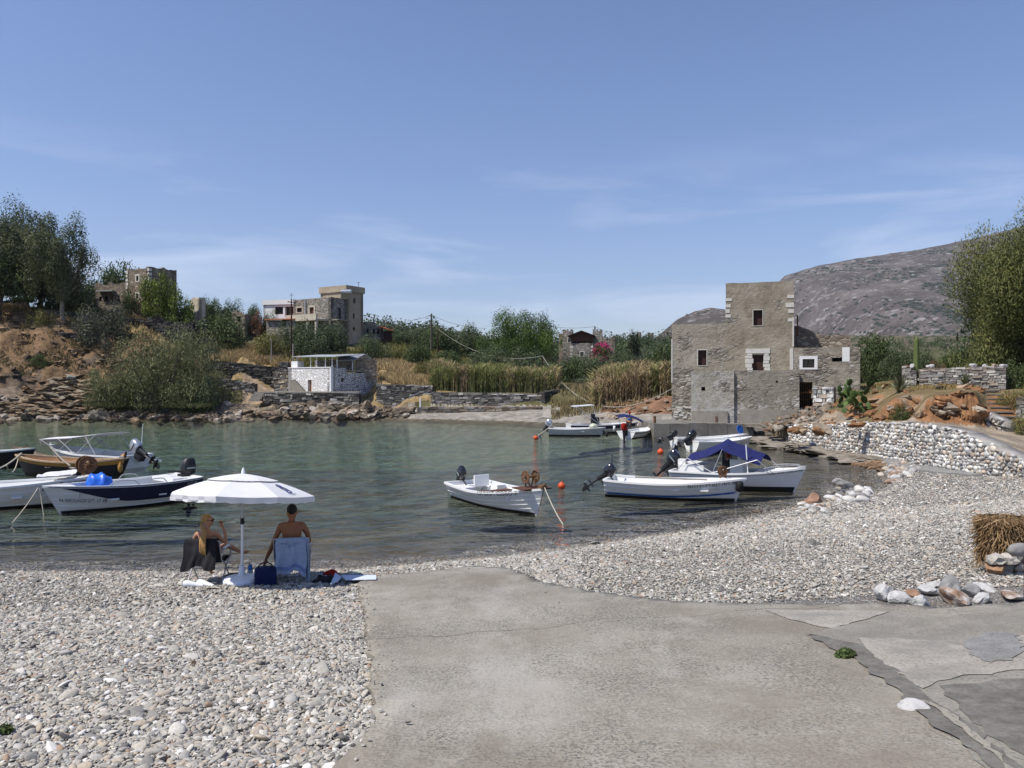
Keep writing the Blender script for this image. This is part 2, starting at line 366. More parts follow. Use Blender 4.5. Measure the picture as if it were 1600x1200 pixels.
# ---- columns: at photo column px the ground height z along the distance Y
def zz(py, Y): return EYE-(py-600)/F*Y
FAR = {
 -300: [(66, -2), (73, -.8), (75, .3), (78, 2), (84, 6), (90, 11), (95, 13), (120, 15), (180, 17), (420, 22)],
 0:   [(66, -2), (73, -.8), (74.6, .1), (76, 1.6), (79, 3.2), (80.5, 5.2), (84, 6.6), (86, 8.8), (90, 10.6), (92, 12.2), (100, 13.6), (140, 15), (420, 22)],
 60:  [(66, -2), (73, -.8), (74.6, .1), (77, 1.2), (80, 2.6), (82, 5.0), (85, 6.8), (87, 8.8), (90, 10.4), (92, 11.8), (100, 13.3), (140, 15), (420, 22)],
 150: [(66, -2), (73, -.8), (74.6, .1), (77, .8), (81, 2.6), (84, 5.2), (88, 7.4), (90, 9.0), (92.6, 10.0), (93.6, 11.9), (104, 13), (140, 15), (420, 21)],
 210: [(66, -2), (73, -.8), (74.6, .1), (77, .8), (82, 3), (86, 5.6), (90, 8.6), (92.6, 9.6), (93.6, 11.4), (103, 12), (140, 14), (420, 21)],
 300: [(66, -2), (73, -.8), (74.6, .1), (77, .8), (81.5, 1.8), (82.4, 3.4), (87, 4.0), (88, 4.2), (89, 6.2), (98, 8.5), (110, 11.5), (140, 14), (420, 20)],
 370: [(66, -2), (73, -.8), (74.8, .2), (77, 1.0), (81, 1.6), (82.0, 3.0), (87, 3.6), (88, 3.7), (89, 5.8), (98, 8.0), (110, 10.8), (140, 13.8), (420, 20)],
 430: [(66, -2), (73, -.8), (74.8, .3), (77, 1.1), (80, 1.6), (83, 2.1), (87, 2.8), (88, 3.0), (89, 5.2), (97, 7.2), (110, 10.3), (140, 13.5), (420, 20)],
 500: [(66, -2), (73, -.8), (74.6, .3), (76.5, 1.25), (79, 2.0), (84, 2.2), (88, 2.6), (89, 4.8), (96, 6.7), (108, 9.3), (125, 12), (160, 14), (420, 20)],
 570: [(66, -2), (73, -.8), (74.6, .3), (76.5, 1.1), (78.8, 1.5), (84, 2.0), (88, 2.6), (89, 4.8), (96, 6.5), (108, 9.0), (125, 11.3), (160, 13.5), (420, 20)],
 600: [(66, -2), (72, -.5), (74.2, .2), (76, .6), (79.5, 1.0), (80.3, 3.1), (88, 4.4), (95, 6.0), (108, 8.5), (125, 10.8), (160, 13), (420, 20)],
 672: [(66, -1.6), (70, -.3), (72.4, .2), (75, .6), (78.5, .9), (79.4, 2.7), (88, 4.1), (95, 5.2), (108, 7.2), (125, 9.6), (160, 12), (420, 20)],
 760: [(60, -1.5), (67, -.3), (69.5, .15), (73, .6), (78, 1.0), (78.9, 2.4), (88, 3.6), (100, 4.6), (125, 7.2), (160, 10), (420, 19)],
 850: [(56, -1.5), (63, -.3), (66, .15), (70, .6), (77, 1.2), (78, 2.2), (88, 3.3), (100, 4.1), (125, 6.0), (160, 8), (420, 18)],
 920: [(54, -1.5), (60, -.3), (63, .15), (67, .8), (73, 1.6), (80, 2.9), (90, 3.3), (125, 5.2), (160, 7), (420, 19)],
 960: [(53, -1.5), (59, -.3), (62, .15), (65.5, .8), (67, 1.3), (68, 1.9), (73, 2.4), (90, 3.2), (125, 5.0), (160, 7), (420, 26)],
 1045:[(52, -1.5), (57, -.3), (59.5, .15), (63, .8), (64.5, 1.2), (65.3, 2.2), (73, 2.6), (90, 3.2), (125, 5.0), (160, 7), (420, 27)],
 1130:[(52, .2), (60, .8), (64.5, 1.2), (66, 2.0), (73, 2.6), (90, 3.4), (125, 5.2), (160, 8), (420, 28)],
 1215:[(56, .3), (60, .8), (66, 1.6), (73, 2.6), (90, 3.6), (125, 5.6), (160, 8.5), (420, 29)],
}
RIGHT = {
 1200: [(47.5, .86), (60, .95), (66, 1.5), (70, 2.8), (80, 3.3), (120, 6), (420, 30)],
 1240: [(42.5, 1.15), (46, 1.2), (49, 1.35), (51.5, 1.8), (60, 2.8), (80, 3.6), (120, 6), (420, 30)],
 1265: [(39.8, 1.27), (43, 1.33), (45, 1.6), (47, 1.75), (49.5, 1.85), (60, 3.1), (80, 3.6), (120, 6), (420, 30)],
 1300: [(37.5, 1.45), (41, 1.5), (41.8, 1.75), (42.6, 2.05), (46, 2.15), (50, 2.3), (60, 3.2), (80, 3.8), (120, 6), (420, 30)],
 1340: [(35.3, 1.6), (38, 1.65), (38.6, 1.9), (39.6, 2.65), (43, 2.8), (60, 3.4), (80, 3.9), (120, 7), (420, 30)],
 1413: [(31.2, 1.82), (34, 1.8), (34.6, 2.1), (35.2, 2.9), (38.5, 3.1), (41, 3.3), (80, 4.2), (120, 7), (420, 30)],
 1459: [(28.6, 1.86), (32.5, 1.75), (33.0, 2.1), (33.5, 2.9), (37, 3.1), (40, 3.35), (80, 4.3), (120, 8), (420, 30)],
 1520: [(25.9, 1.55), (32.4, 1.6), (32.9, 2.0), (33.4, 3.0), (37.5, 3.15), (40, 3.4), (80, 4.4), (120, 8), (420, 30)],
 1545: [(25.0, 1.4), (32.6, 1.42), (33, 1.5), (37.0, 2.95), (38.5, 3.1), (80, 4.5), (120, 8), (420, 30)],
 1620: [(23.2, 1.0), (32.6, 1.3), (33, 1.45), (37.2, 2.95), (38.5, 3.2), (80, 4.5), (120, 8), (420, 30)],
 1900: [(18, 1.2), (28, 1.5), (34, 3.0), (80, 4.6), (120, 8), (420, 30)],
}
def make_lookup(T):
    pxs = np.array(sorted(T)); Yg = np.unique(np.concatenate([np.linspace(15, 130, 461), np.geomspace(130, 420, 70)]))
    Z = np.array([np.interp(Yg, *zip(*T[p])) for p in pxs]); Z0 = np.array([T[p][0][0] for p in pxs])
    def look(px, Y):
        px = np.asarray(px, float); Y = np.asarray(Y, float)
        k = np.clip(np.searchsorted(pxs, px)-1, 0, len(pxs)-2); t = np.clip((px-pxs[k])/(pxs[k+1]-pxs[k]), 0, 1); t = t*t*(3-2*t)
        yi = np.clip(np.interp(Y, Yg, np.arange(len(Yg))), 0, len(Yg)-1.001); j = yi.astype(int); q = yi-j
        a = Z[k, j]*(1-q)+Z[k, j+1]*q; b = Z[k+1, j]*(1-q)+Z[k+1, j+1]*q
        return a*(1-t)+b*t
    def start(px): return np.interp(px, pxs, Z0)
    return look, start
far_z, far_start = make_lookup(FAR); right_z, right_start = make_lookup(RIGHT)
def bumpz(x, y, amp): return amp*(1.6*fbm(x*.55, y*.55, 5, 3)+.5*fbm(x*2.1, y*2.1, 3, 8))

def far_colour(px, Y, z, n):
    """earth, dry grass or green ground by place"""
    c = np.tile(np.array([.115, .105, .05]), (len(px), 1))                      # scrub green-brown
    dry = (((px > 325) & (px < 470) & (Y > 88) & (Y < 99)) | ((px > 560) & (px < 720) & (Y > 79) & (Y < 97)) | ((px > 0) & (px < 330) & (Y > 92) & (Y < 106)))
    c[dry] = (.31, .225, .115)
    bank = (px < 330) & (Y < 92.4) & (Y > 78.5); c[bank] = (.20, .130, .075)
    c[bank & (n > .03)] = (.125, .095, .07)
    sh = (Y < 79.0) & (px < 640); c[sh] = (.21, .165, .12)
    peb = (px > 640) & (px < 1140) & (z < 1.25) & (Y < 79); c[peb] = (.285, .26, .225)
    path = (px > 380) & (px < 560) & (Y > 79) & (Y < 88.2); c[path] = (.33, .25, .17)
    red = (px > 935) & (px < 1060) & (Y > 63.6) & (Y < 68.5) & (z > .95); c[red] = (.23, .135, .085)
    far = Y > 170; c[far] = (.15, .125, .08); c[far & (n > .02)] = (.06, .07, .038)
    c[z < .12] = (.12, .105, .075); c[z < -.25] = (.17, .175, .115)
    return c
def make_terrain():
    px = np.arange(-300, 1215, 3.5); s = np.r_[np.linspace(0, 1, 150)*(112-60), np.geomspace(54, 360, 50)]
    PX, S = np.meshgrid(px, s, indexing='ij'); Y = far_start(PX)+S
    z = far_z(PX, Y); X = (PX-800)/F*Y
    wob = np.clip((z-.1)/1.0, 0, 1); steep = np.abs(np.gradient(z, axis=1))/np.maximum(np.gradient(Y, axis=1), .01)
    amp = np.where(PX < 640, .30+1.1*np.clip(steep, 0, 1.2), .16)*wob
    amp = np.where((PX > 640) & (z < 1.3), .04, amp)
    n = fbm(X*.35, Y*.35, 4, 21); z2 = z+bumpz(X, Y, amp)
    G = np.stack([X, Y, z2], 2)
    cen = lambda A: ((A[:-1, :-1]+A[1:, 1:])/2).ravel()
    jx = 26*fbm(X*.25, Y*.25, 4, 91); jy = 3*fbm(X*.3+9, Y*.3, 4, 92)
    col = far_colour(cen(PX+jx), cen(Y+jy), cen(z2), cen(n))
    mb = MB(); mb.grid(G, col=col, flip=True); e = G[:, 0]; e2 = e.copy(); e2[:, 1] -= 12; e2[:, 2] = -4.0; mb.grid(np.stack([e2, e], 1), col=(.17, .175, .115), flip=True)
    return struct(mb.build('terrain', M['terrain_v'], smooth=True))
make_terrain()
def right_colour(px, Y, z, n, steep):
    c = np.tile(np.array([.20, .15, .08]), (len(px), 1))
    c[(n > .03) & (Y > 42)] = (.10, .10, .05)
    c[(Y > 60)] = (.10, .10, .05); c[(Y > 150) & (n > 0)] = (.055, .065, .035); c[(Y > 150) & (n <= 0)] = (.15, .125, .085)
    fl = (Y < 33.5) | ((px < 1340) & (Y < 44) & (z < 1.9)); c[fl] = (.32, .265, .20)
    st = (steep > .35) & (Y < 60); c[st] = (.285, .15, .075); c[st & (n > .09)] = (.26, .19, .125)
    return c
def make_right():
    px = np.arange(1196, 1901, 2.6); s = np.r_[np.linspace(0, 26, 150), np.geomspace(26.6, 380, 60)]
    PX, S = np.meshgrid(px, s, indexing='ij'); Y = right_start(PX)+S; z = right_z(PX, Y); X = (PX-800)/F*Y
    steep = np.abs(np.gradient(z, axis=1))/np.maximum(np.gradient(Y, axis=1), .01)
    n = fbm(X*.6, Y*.6, 4, 5); face = np.clip((steep-.3)*2, 0, 1)*(PX < 1535)
    z2 = z+bumpz(X, Y, .05+.3*face)
    Y2 = Y+face*(1.5*fbm(X*1.3, z*3.0, 4, 9)+.5*fbm(X*4, z*7, 3, 19)); X2 = (PX-800)/F*Y2
    G = np.stack([X2, Y2, z2], 2); cen = lambda A: ((A[:-1, :-1]+A[1:, 1:])/2).ravel()
    col = right_colour(cen(PX), cen(Y), cen(z2), cen(n), cen(steep))
    mb = MB(); mb.grid(G, col=col, flip=True)
    # skirt under the retaining wall
    e = G[:, 0]; e2 = e.copy(); e2[:, 2] = -1.0; mb.grid(np.stack([e2, e], 1), col=(.2, .15, .1), flip=True)
    return struct(mb.build('terrace', M['terrain_v'], smooth=True))
make_right()

# ---- near beach and sea bed, height from the distance to the water line
SHORE = np.array([(-60, 12.0), (-30, 13.0), (-16, 13.7), (-9.3, 13.9), (-5.8, 13.9), (-2.8, 14.1), (-1.93, 14.47), (0, 15.2), (1.33, 16.0), (2.8, 16.86), (4.5, 18.1), (6.3, 19.9),
                  (7.8, 21.25), (9.1, 22.2), (11.2, 24.0), (12.9, 26.3), (13.9, 29.5), (14.6, 33.4), (14.8, 37), (15.0, 40.8), (14.7, 45), (14.9, 48.8)])
def shore_d(x, y):
    """signed distance to the water line, positive on land"""
    x = np.asarray(x, float); y = np.asarray(y, float); best = np.full(x.shape, 1e9); sgn = np.ones(x.shape)
    for (a, b) in zip(SHORE[:-1], SHORE[1:]):
        d = b-a; t = np.clip(((x-a[0])*d[0]+(y-a[1])*d[1])/(d@d), 0, 1); qx = a[0]+t*d[0]-x; qy = a[1]+t*d[1]-y
        r = np.hypot(qx, qy); s = np.sign(d[1]*(x-a[0])-d[0]*(y-a[1])); m = r < best-1e-9; best = np.where(m, r, best); sgn = np.where(m, s, sgn)
    return best*sgn
def beach_z(x, y):
    d = shore_d(x, y); x = np.asarray(x, float); y = np.asarray(y, float)
    land = .125*d+.06*np.clip(d, 0, 1.2); sea = np.maximum(.14*d, -3.2)-.0
    return np.where(d > 0, np.minimum(land, 1.9), sea)+np.where(d > .4, .05*fbm(x*.9, y*.9, 3, 33), 0.0)
def ray_beach(px, py, lift=0.0):
    """where the line of sight through a photo pixel meets the beach"""
    Y = 4.0
    for _ in range(60):
        x = (px-800)/F*Y; z = float(beach_z(np.array([x]), np.array([Y]))[0])+lift; Yn = (EYE-z)*F/(py-600); Y = .5*Y+.5*Yn
    return np.array([(px-800)/F*Y, Y, float(beach_z(np.array([(px-800)/F*Y]), np.array([Y]))[0])+lift])

def beach_mat():
    t = NT('pebble_ground'); v = t.coord((1, 1, .6)); dn = t.noise(v, 3, 2, out='Color')
    cell = t.voro(v, 36, 'F1', 'Color'); ed = t.voro(v, 36, 'DISTANCE_TO_EDGE'); sp = t.n('SeparateColor'); t.l(cell, sp.inputs[0])
    c = t.ramp(sp.outputs[0], [(0, (.17, .165, .155)), (.3, (.30, .285, .26)), (.55, (.40, .375, .335)), (.8, (.48, .455, .42)), (1, (.60, .585, .56))])
    c = t.mix(t.ramp(sp.outputs[1], [(.82, 0.0), (.9, .7)]), c, (.36, .25, .165))
    c = t.mix(t.ramp(ed, [(.0, .85), (.12, 0.0)]), c, (.12, .105, .085))
    # wet and weedy below the water line
    g = t.n('NewGeometry'); s = t.n('SeparateXYZ'); t.l(g.outputs['Position'], s.inputs[0])
    wet = t.n('MapRange'); t.l(s.outputs['Z'], wet.inputs[0]); wet.inputs[1].default_value = .10; wet.inputs[2].default_value = .0; wet.inputs[3].default_value = 0; wet.inputs[4].default_value = 1
    c = t.mix(t.math('MULTIPLY', wet.outputs[0], .8), c, t.mix(.72, c, (.085, .075, .042)))
    deep = t.n('MapRange'); t.l(s.outputs['Z'], deep.inputs[0]); deep.inputs[1].default_value = -.12; deep.inputs[2].default_value = -.9; deep.inputs[3].default_value = .0; deep.inputs[4].default_value = .85
    weed = t.mix(t.ramp(t.noise(v, .55, 5, .6), [(.42, 0.0), (.56, 1.0)]), (.25, .235, .17), (.095, .10, .07))
    c = t.mix(deep.outputs[0], c, weed)
    h = t.ramp(ed, [(0, 0.0), (.25, .9), (.5, 1.0)])
    M['pebble_ground'] = t.bsdf(c, .85, .2, 0, t.bump(h, .9, .03))
beach_mat()
def make_beach():
    xs = np.unique(np.r_[np.linspace(-70, -14, 50), np.linspace(-14, 19, 150), np.linspace(19, 40, 16)]); ys = np.unique(np.r_[np.linspace(-8, 3, 12), np.linspace(3, 30, 130), np.linspace(30, 75, 60)])
    X, Yy = np.meshgrid(xs, ys, indexing='ij'); Z = beach_z(X, Yy)
    Z = np.where((Yy > 50) & (Z > -.4), np.minimum(Z, -.4), Z)
    G = np.stack([X, Yy, Z], 2); mb = MB(); mb.grid(G, flip=True)
    return struct(mb.build('beach', M['pebble_ground'], smooth=True))
make_beach()
def make_base():
    t = NT('land_base'); v = t.coord(); M['land_base'] = t.bsdf(t.ramp(t.noise(v, .01, 5), [(.4, (.10, .095, .055)), (.6, (.17, .14, .09))]), .95, .1)
    mb = MB(); mb.quad((-6000, 300, 6.0), (6000, 300, 6.0), (6000, 6000, 30), (-6000, 6000, 30)); mb.quad((-6000, -60, -4.5), (6000, -60, -4.5), (6000, 300, -4.5), (-6000, 300, -4.5))
    return struct(mb.build('ground', M['land_base']))
make_base()

# ---- water: a clear surface over an absorbing volume
def water_mat():
    t = NT('sea_water')
    v1 = t.coord((1.0, 1.7, 1), rot=(0, 0, -.12)); v2 = t.coord((1, 1.6, 1), rot=(0, 0, .3))
    h = t.math('ADD', t.math('MULTIPLY', t.noise(v1, 1.15, 3, .5, .4), .8), t.math('MULTIPLY', t.noise(v2, .38, 2, .5, .3), 1.4)); h = t.math('ADD', h, t.math('MULTIPLY', t.noise(v1, 3.6, 2, .5), .16))
    nb = t.bump(h, 1.0, .25)
    fr = t.n('Fresnel'); fr.inputs['IOR'].default_value = 1.333; t.l(nb, fr.inputs['Normal'])
    tr = t.n('BsdfTransparent'); gl = t.n('BsdfGlossy'); gl.inputs['Roughness'].default_value = .04; t.l(nb, gl.inputs['Normal'])
    ms = t.n('MixShader'); t.l(fr.outputs[0], ms.inputs[0]); t.l(tr.outputs[0], ms.inputs[1]); t.l(gl.outputs[0], ms.inputs[2]); t.l(ms.outputs[0], t.out.inputs['Surface'])
    ab = t.n('VolumeAbsorption'); ab.inputs['Color'].default_value = (.42, .74, .70, 1); ab.inputs['Density'].default_value = .042; t.l(ab.outputs[0], t.out.inputs['Volume'])
    M['sea_water'] = t.m
water_mat()
def make_water():
    mb = MB(); a = np.array([(-120, 6), (40, 6), (40, 84), (-120, 84)], float); mb.prism(a, -4.2, 0.0)
    return struct(mb.build('water', M['sea_water']))
make_water()

# ---- concrete slipway with its worn surface
def concrete_mat():
    t = NT('ramp_concrete'); v = t.coord()
    base = t.ramp(t.noise(v, .8, 7, .65), [(.3, (.24, .215, .175)), (.5, (.305, .28, .232)), (.7, (.365, .338, .287))])
    cell = t.voro(v, 27, 'F1', 'Color'); d = t.voro(v, 27, 'F1', 'Distance'); sp = t.n('SeparateColor'); t.l(cell, sp.inputs[0])
    dens = t.ramp(t.noise(v, 1.1, 4, .6), [(.36, .25), (.62, 1.0)])
    spot = t.math('MULTIPLY', t.ramp(d, [(.3, 1.0), (.52, 0.0)]), t.ramp(sp.outputs[0], [(.38, 0.0), (.5, 1.0)])); spot = t.math('MULTIPLY', spot, dens); spot = t.math('MAXIMUM', t.math('MULTIPLY', spot, .6), t.math('MULTIPLY', t.ramp(t.noise(v, 46, 3, .6), [(.53, 0.0), (.60, .9)]), dens))
    c = t.mix(t.math('MULTIPLY', spot, .9), base, (.085, .082, .076)); c = t.mix(1.0, c, t.ramp(t.noise(v, 60, 4, .7), [(.3, .72), (.7, 1.2)]), 'MULTIPLY')
    lite = t.math('MULTIPLY', t.ramp(d, [(.15, 1.0), (.35, 0.0)]), t.ramp(sp.outputs[1], [(.72, 0.0), (.8, 1.0)])); c = t.mix(t.math('MULTIPLY', lite, .45), c, (.47, .455, .42))
    c = t.mix(t.ramp(t.noise(v, .45, 6, .7), [(.48, 0.0), (.62, .7)]), c, (.205, .178, .14)); c = t.mix(t.ramp(t.noise(t.coord((1, .35, 1), rot=(0, 0, .25)), .9, 6, .7), [(.52, 0.0), (.66, .55)]), c, (.40, .375, .33))
    # one long hairline crack running across
    q = t.n('SeparateXYZ'); t.l(v, q.inputs[0]); wv = t.math('MULTIPLY', t.math('SUBTRACT', t.noise(v, .9, 6, .6), .5), .9)
    ln = t.math('ABSOLUTE', t.math('ADD', t.math('SUBTRACT', q.outputs['Y'], t.math('ADD', t.math('MULTIPLY', q.outputs['X'], .13), 7.45)), wv)); c = t.mix(t.ramp(ln, [(.006, .75), (.022, 0.0)]), c, (.12, .105, .09))
    h = t.math('ADD', t.math('MULTIPLY', t.noise(v, 34, 5, .7), .6), t.math('MULTIPLY', spot, -.4)); h = t.math('ADD', h, t.math('MULTIPLY', t.noise(v, 3, 4), 1.5))
    M['ramp_concrete'] = t.bsdf(c, .9, .2, 0, t.bump(h, .55, .02))
    def simple(nm, c1, c2, sc_=3, bs=30):
        t = NT(nm); v = t.coord(); c = t.ramp(t.noise(v, sc_, 7, .65), [(.3, c1), (.7, c2)]); c = t.mix(t.ramp(t.noise(v, 42, 3, .6), [(.52, 0.0), (.64, .6)]), c, (.1, .095, .09)); c = t.mix(t.ramp(t.noise(v, 1.4, 7, .7), [(.5, 0.0), (.6, .5)]), c, (.19, .18, .16)); M[nm] = t.bsdf(c, .9, .2, 0, t.bump(t.noise(v, bs, 5, .65), .5, .015))
    simple('patch_light', (.29, .265, .225), (.385, .355, .305)); simple('patch_grey', (.17, .17, .165), (.28, .275, .26), 4); simple('patch_dark', (.095, .088, .077), (.22, .205, .18), 7)
    simple('patch_mid', (.20, .182, .15), (.29, .27, .23), 3); simple('patch_sand', (.27, .245, .20), (.35, .32, .265), 5)
    simple('quay_concrete', (.12, .11, .095), (.27, .25, .215), 1.6, 12); simple('house_concrete', (.27, .24, .2), (.36, .33, .28), 1.5, 12)
concrete_mat()
RAMP_L = [ray_beach(*p)[:2] for p in [(552, 1190), (577, 1158), (583, 1130), (580, 1060), (567, 960), (560, 915)]]
RAMP_T = [ray_beach(*p)[:2] for p in [(566, 907), (650, 899), (740, 889), (800, 893), (850, 916), (1000, 940), (1100, 949), (1200, 951), (1290, 951), (1390, 951), (1480, 958), (1600, 950)]]
RAMP = np.array([(-6.0, -8), (-3.2, 1.0), (-1.2, 3.2)]+[tuple(p) for p in RAMP_L]+[tuple(p) for p in RAMP_T]+[(12, 8.5), (14, -8)])
def in_poly(x, y, poly):
    x = np.asarray(x); y = np.asarray(y); r = np.zeros(x.shape, bool); n = len(poly)
    for i in range(n):
        (x1, y1), (x2, y2) = poly[i], poly[(i+1) % n]
        c = ((y1 > y) != (y2 > y)) & (x < (x2-x1)*(y-y1)/(y2-y1+1e-12)+x1); r ^= c
    return r
def rough_outline(poly, step=.12, amp=.03, seed=0):
    poly = np.asarray(poly, float); out = []; g = np.random.default_rng(seed)
    for a, b in zip(poly, np.roll(poly, -1, 0)):
        n = max(1, int(np.linalg.norm(b-a)/step))
        if np.linalg.norm(b-a) > 20: n = 1
        for k in range(n): out.append(a+(b-a)*k/n+g.normal(size=2)*amp*(n > 1))
    return np.array(out)
def sheet(name, poly, lift, mat, thick=.0, seed=0, amp=.03, step=.12, res=.22):
    """a thin sheet following the beach slope inside an outline"""
    out = rough_outline(poly, step, amp, seed); bm = bmesh.new()
    vs = [bm.verts.new((x, y, 0)) for x, y in out]; f = bm.faces.new(vs)
    x0, y0 = out.min(0); x1, y1 = out.max(0)
    for ax, lo_, hi_ in ((0, max(x0, -4), min(x1, 12)), (1, max(y0, 3), min(y1, 15))):
        q = lo_+res
        while q < hi_:
            nrm = [0, 0, 0]; nrm[ax] = 1; co = [0, 0, 0]; co[ax] = q
            bmesh.ops.bisect_plane(bm, geom=bm.verts[:]+bm.edges[:]+bm.faces[:], plane_co=co, plane_no=nrm); q += res
    bmesh.ops.triangulate(bm, faces=bm.faces[:])
    co = np.array([v.co[:] for v in bm.verts]); z = beach_z(co[:, 0], co[:, 1])+lift
    for v, q in zip(bm.verts, z): v.co.z = q
    bmesh.ops.recalc_face_normals(bm, faces=bm.faces[:])
    if sum(f.normal.z for f in bm.faces) < 0: bmesh.ops.reverse_faces(bm, faces=bm.faces[:])
    if thick:
        ed = [e for e in bm.edges if e.is_boundary]; r = bmesh.ops.extrude_edge_only(bm, edges=ed)
        for v in [g_ for g_ in r['geom'] if isinstance(g_, bmesh.types.BMVert)]: v.co.z -= thick
    me = bpy.data.meshes.new(name); bm.to_mesh(me); bm.free(); me.materials.append(mat)
    for p in me.polygons: p.use_smooth = abs(p.normal.z) > .6
    o = bpy.data.objects.new(name, me); COL.objects.link(o); return struct(o)
RAMP_LIFT = .055
sheet('slipway', RAMP, RAMP_LIFT, M['ramp_concrete'], .3, 4, .022, .14)
def px_poly(pts): return [ray_beach(x, y, RAMP_LIFT)[:2] for x, y in pts]
sheet('concrete_patch', px_poly([(1195, 953), (1290, 954), (1392, 956), (1340, 972), (1296, 982), (1262, 976), (1225, 966)]), RAMP_LIFT+.006, M['patch_light'], 0, 5, .012, .08)
sheet('slipway_edge', px_poly([(1296, 984), (1345, 973), (1395, 958), (1480, 964), (1640, 950), (1640, 1330), (1560, 1230), (1440, 1090), (1330, 1008), (1258, 992)]), RAMP_LIFT+.006, M['patch_mid'], 0, 6, .015, .1)
sheet('concrete_patch', px_poly([(1338, 998), (1400, 999), (1470, 1003), (1500, 1010), (1545, 1000), (1640, 990), (1640, 1045), (1560, 1052), (1500, 1058), (1470, 1068), (1440, 1078), (1408, 1058), (1370, 1030)]), RAMP_LIFT+.011, M['patch_light'], 0, 7, .02, .09)
sheet('concrete_patch', px_poly([(1508, 1010), (1530, 995), (1565, 988), (1595, 996), (1600, 1020), (1580, 1036), (1545, 1038), (1515, 1028)]), RAMP_LIFT+.016, M['patch_grey'], 0, 8, .02, .06)
sheet('drain_channel_shade', px_poly([(1258, 990), (1300, 1000), (1340, 1006), (1375, 1030), (1420, 1062), (1445, 1086), (1520, 1135), (1590, 1195), (1640, 1240), (1600, 1250), (1540, 1190), (1480, 1150), (1425, 1105), (1380, 1065), (1330, 1028), (1290, 1010)]), RAMP_LIFT+.011, M['patch_dark'], 0, 9, .018, .08)  # flat stained sheet; the sunken gutter's shade is put into its dark colour
sheet('concrete_patch', px_poly([(1440, 1096), (1500, 1140), (1560, 1190), (1600, 1240), (1590, 1215), (1545, 1165), (1480, 1112)]), RAMP_LIFT+.017, M['patch_sand'], 0, 10, .012, .06)
0 and sheet('concrete_patch', px_poly([(1355, 1078), (1390, 1073), (1405, 1082), (1385, 1092), (1362, 1088)]), RAMP_LIFT+.011, M['patch_sand'], 0, 11, .015, .05)
sheet('dark_tar_patch', px_poly([(1470, 1075), (1540, 1066), (1640, 1060), (1640, 1215), (1560, 1160), (1500, 1110)]), RAMP_LIFT+.011, M['patch_dark'], 0, 12, .02, .09)

# ---- distant mountain, fore hill and haze
def mountain_mat():
    t = NT('mountain'); v = t.coord()
    c = t.ramp(t.noise(v, .006, 8, .7), [(.3, (.066, .052, .042)), (.5, (.118, .095, .078)), (.7, (.195, .168, .145))])
    c = t.mix(t.ramp(t.noise(v, .03, 6, .75), [(.54, 0.0), (.62, .8)]), c, (.36, .34, .32))
    M['mountain'] = t.bsdf(c, .95, .05, 0, t.bump(t.noise(v, .02, 8, .7), .9, 25))
    t = NT('far_shrub'); v = t.coord(); M['far_shrub'] = t.bsdf(t.ramp(t.noise(v, .05, 3), [(.3, (.028, .034, .018)), (.7, (.055, .062, .034))]), .95, .05)
mountain_mat()
def ridge(name, prof, Yr, Y0, seed, rough, mat):
    """prof: (photo px, py) of the skyline at distance Yr; the slope falls towards the viewer to distance Y0"""
    px = np.linspace(prof[0][0], prof[-1][0], 200); sky_z = EYE-(np.interp(px, *zip(*prof))-600)/F*Yr
    t = np.linspace(0, 1.25, 70); PX, T = np.meshgrid(px, t, indexing='ij'); Yv = Y0+(Yr-Y0)*T
    X = (PX-800)/F*Yr; top = np.repeat(sky_z[:, None], len(t), 1)
    prof_t = np.where(T <= 1, np.clip(T, 0, 1)**.9, 1-.6*(T-1)/.25*.5); Z = 4+(top-4)*prof_t
    s = top/10; Z = Z+rough*top*fbm(X/Yr*9, T*5, 5, seed)*np.clip(np.sin(np.pi*np.clip(T, 0, 1)), 0, 1)*1.2+.022*top*fbm(X/Yr*50, T*20, 4, seed+7)
    mb = MB(); mb.grid(np.stack([X, Yv, Z], 2), flip=True); o = struct(mb.build(name, mat, smooth=True)); return X, Yv, Z
mt = ridge('mountain', [(1150, 545), (1190, 470), (1225, 432), (1262, 419), (1330, 405), (1400, 395), (1450, 387), (1510, 374), (1600, 354), (1750, 335), (2000, 345), (2300, 420)], 3200, 1500, 41, .16, M['mountain'])
hl = ridge('hill', [(985, 600), (1010, 545), (1032, 521), (1058, 499), (1085, 487), (1110, 481), (1135, 484), (1180, 500), (1230, 520), (1290, 570)], 1900, 1200, 57, .10, M['mountain'])
def far_shrubs():
    mb = MB(); g = np.random.default_rng(5)
    for (X, Yv, Z), n, smax, tlim in ((mt, 34000, 7.0, .97), (hl, 900, 4.5, 1.0)):
        i = g.integers(0, X.shape[0]-1, n*3); tt = g.random(n*3)**1.7*tlim*55; j = tt.astype(int)
        dens = fbm(X[i, j]/90, Yv[i, j]/160, 4, 77); keep = (dens > -.26+.5*(j/70.0))
        for a, b in list(zip(i[keep], j[keep]))[:n]:
            q = g.random(2); p = np.array([X[a, b]+q[0]*(X[a+1, b]-X[a, b]), Yv[a, b]+q[1]*(Yv[a, b+1]-Yv[a, b]), Z[a, b]+q[1]*(Z[a, b+1]-Z[a, b])])
            r = g.uniform(.35, 1)*smax; V, Fc = ICO[0]; mb.add(V*np.array([r*g.uniform(.8, 1.2), r, r*.85])*(1+.2*g.normal(size=(len(V), 1)))+p, Fc)
    o = mb.build('mountain_scrub', M['far_shrub'], smooth=True); tag(o, 'dark scrub dotted over the lower mountain slope', 'scrub', kind='stuff')
far_shrubs()
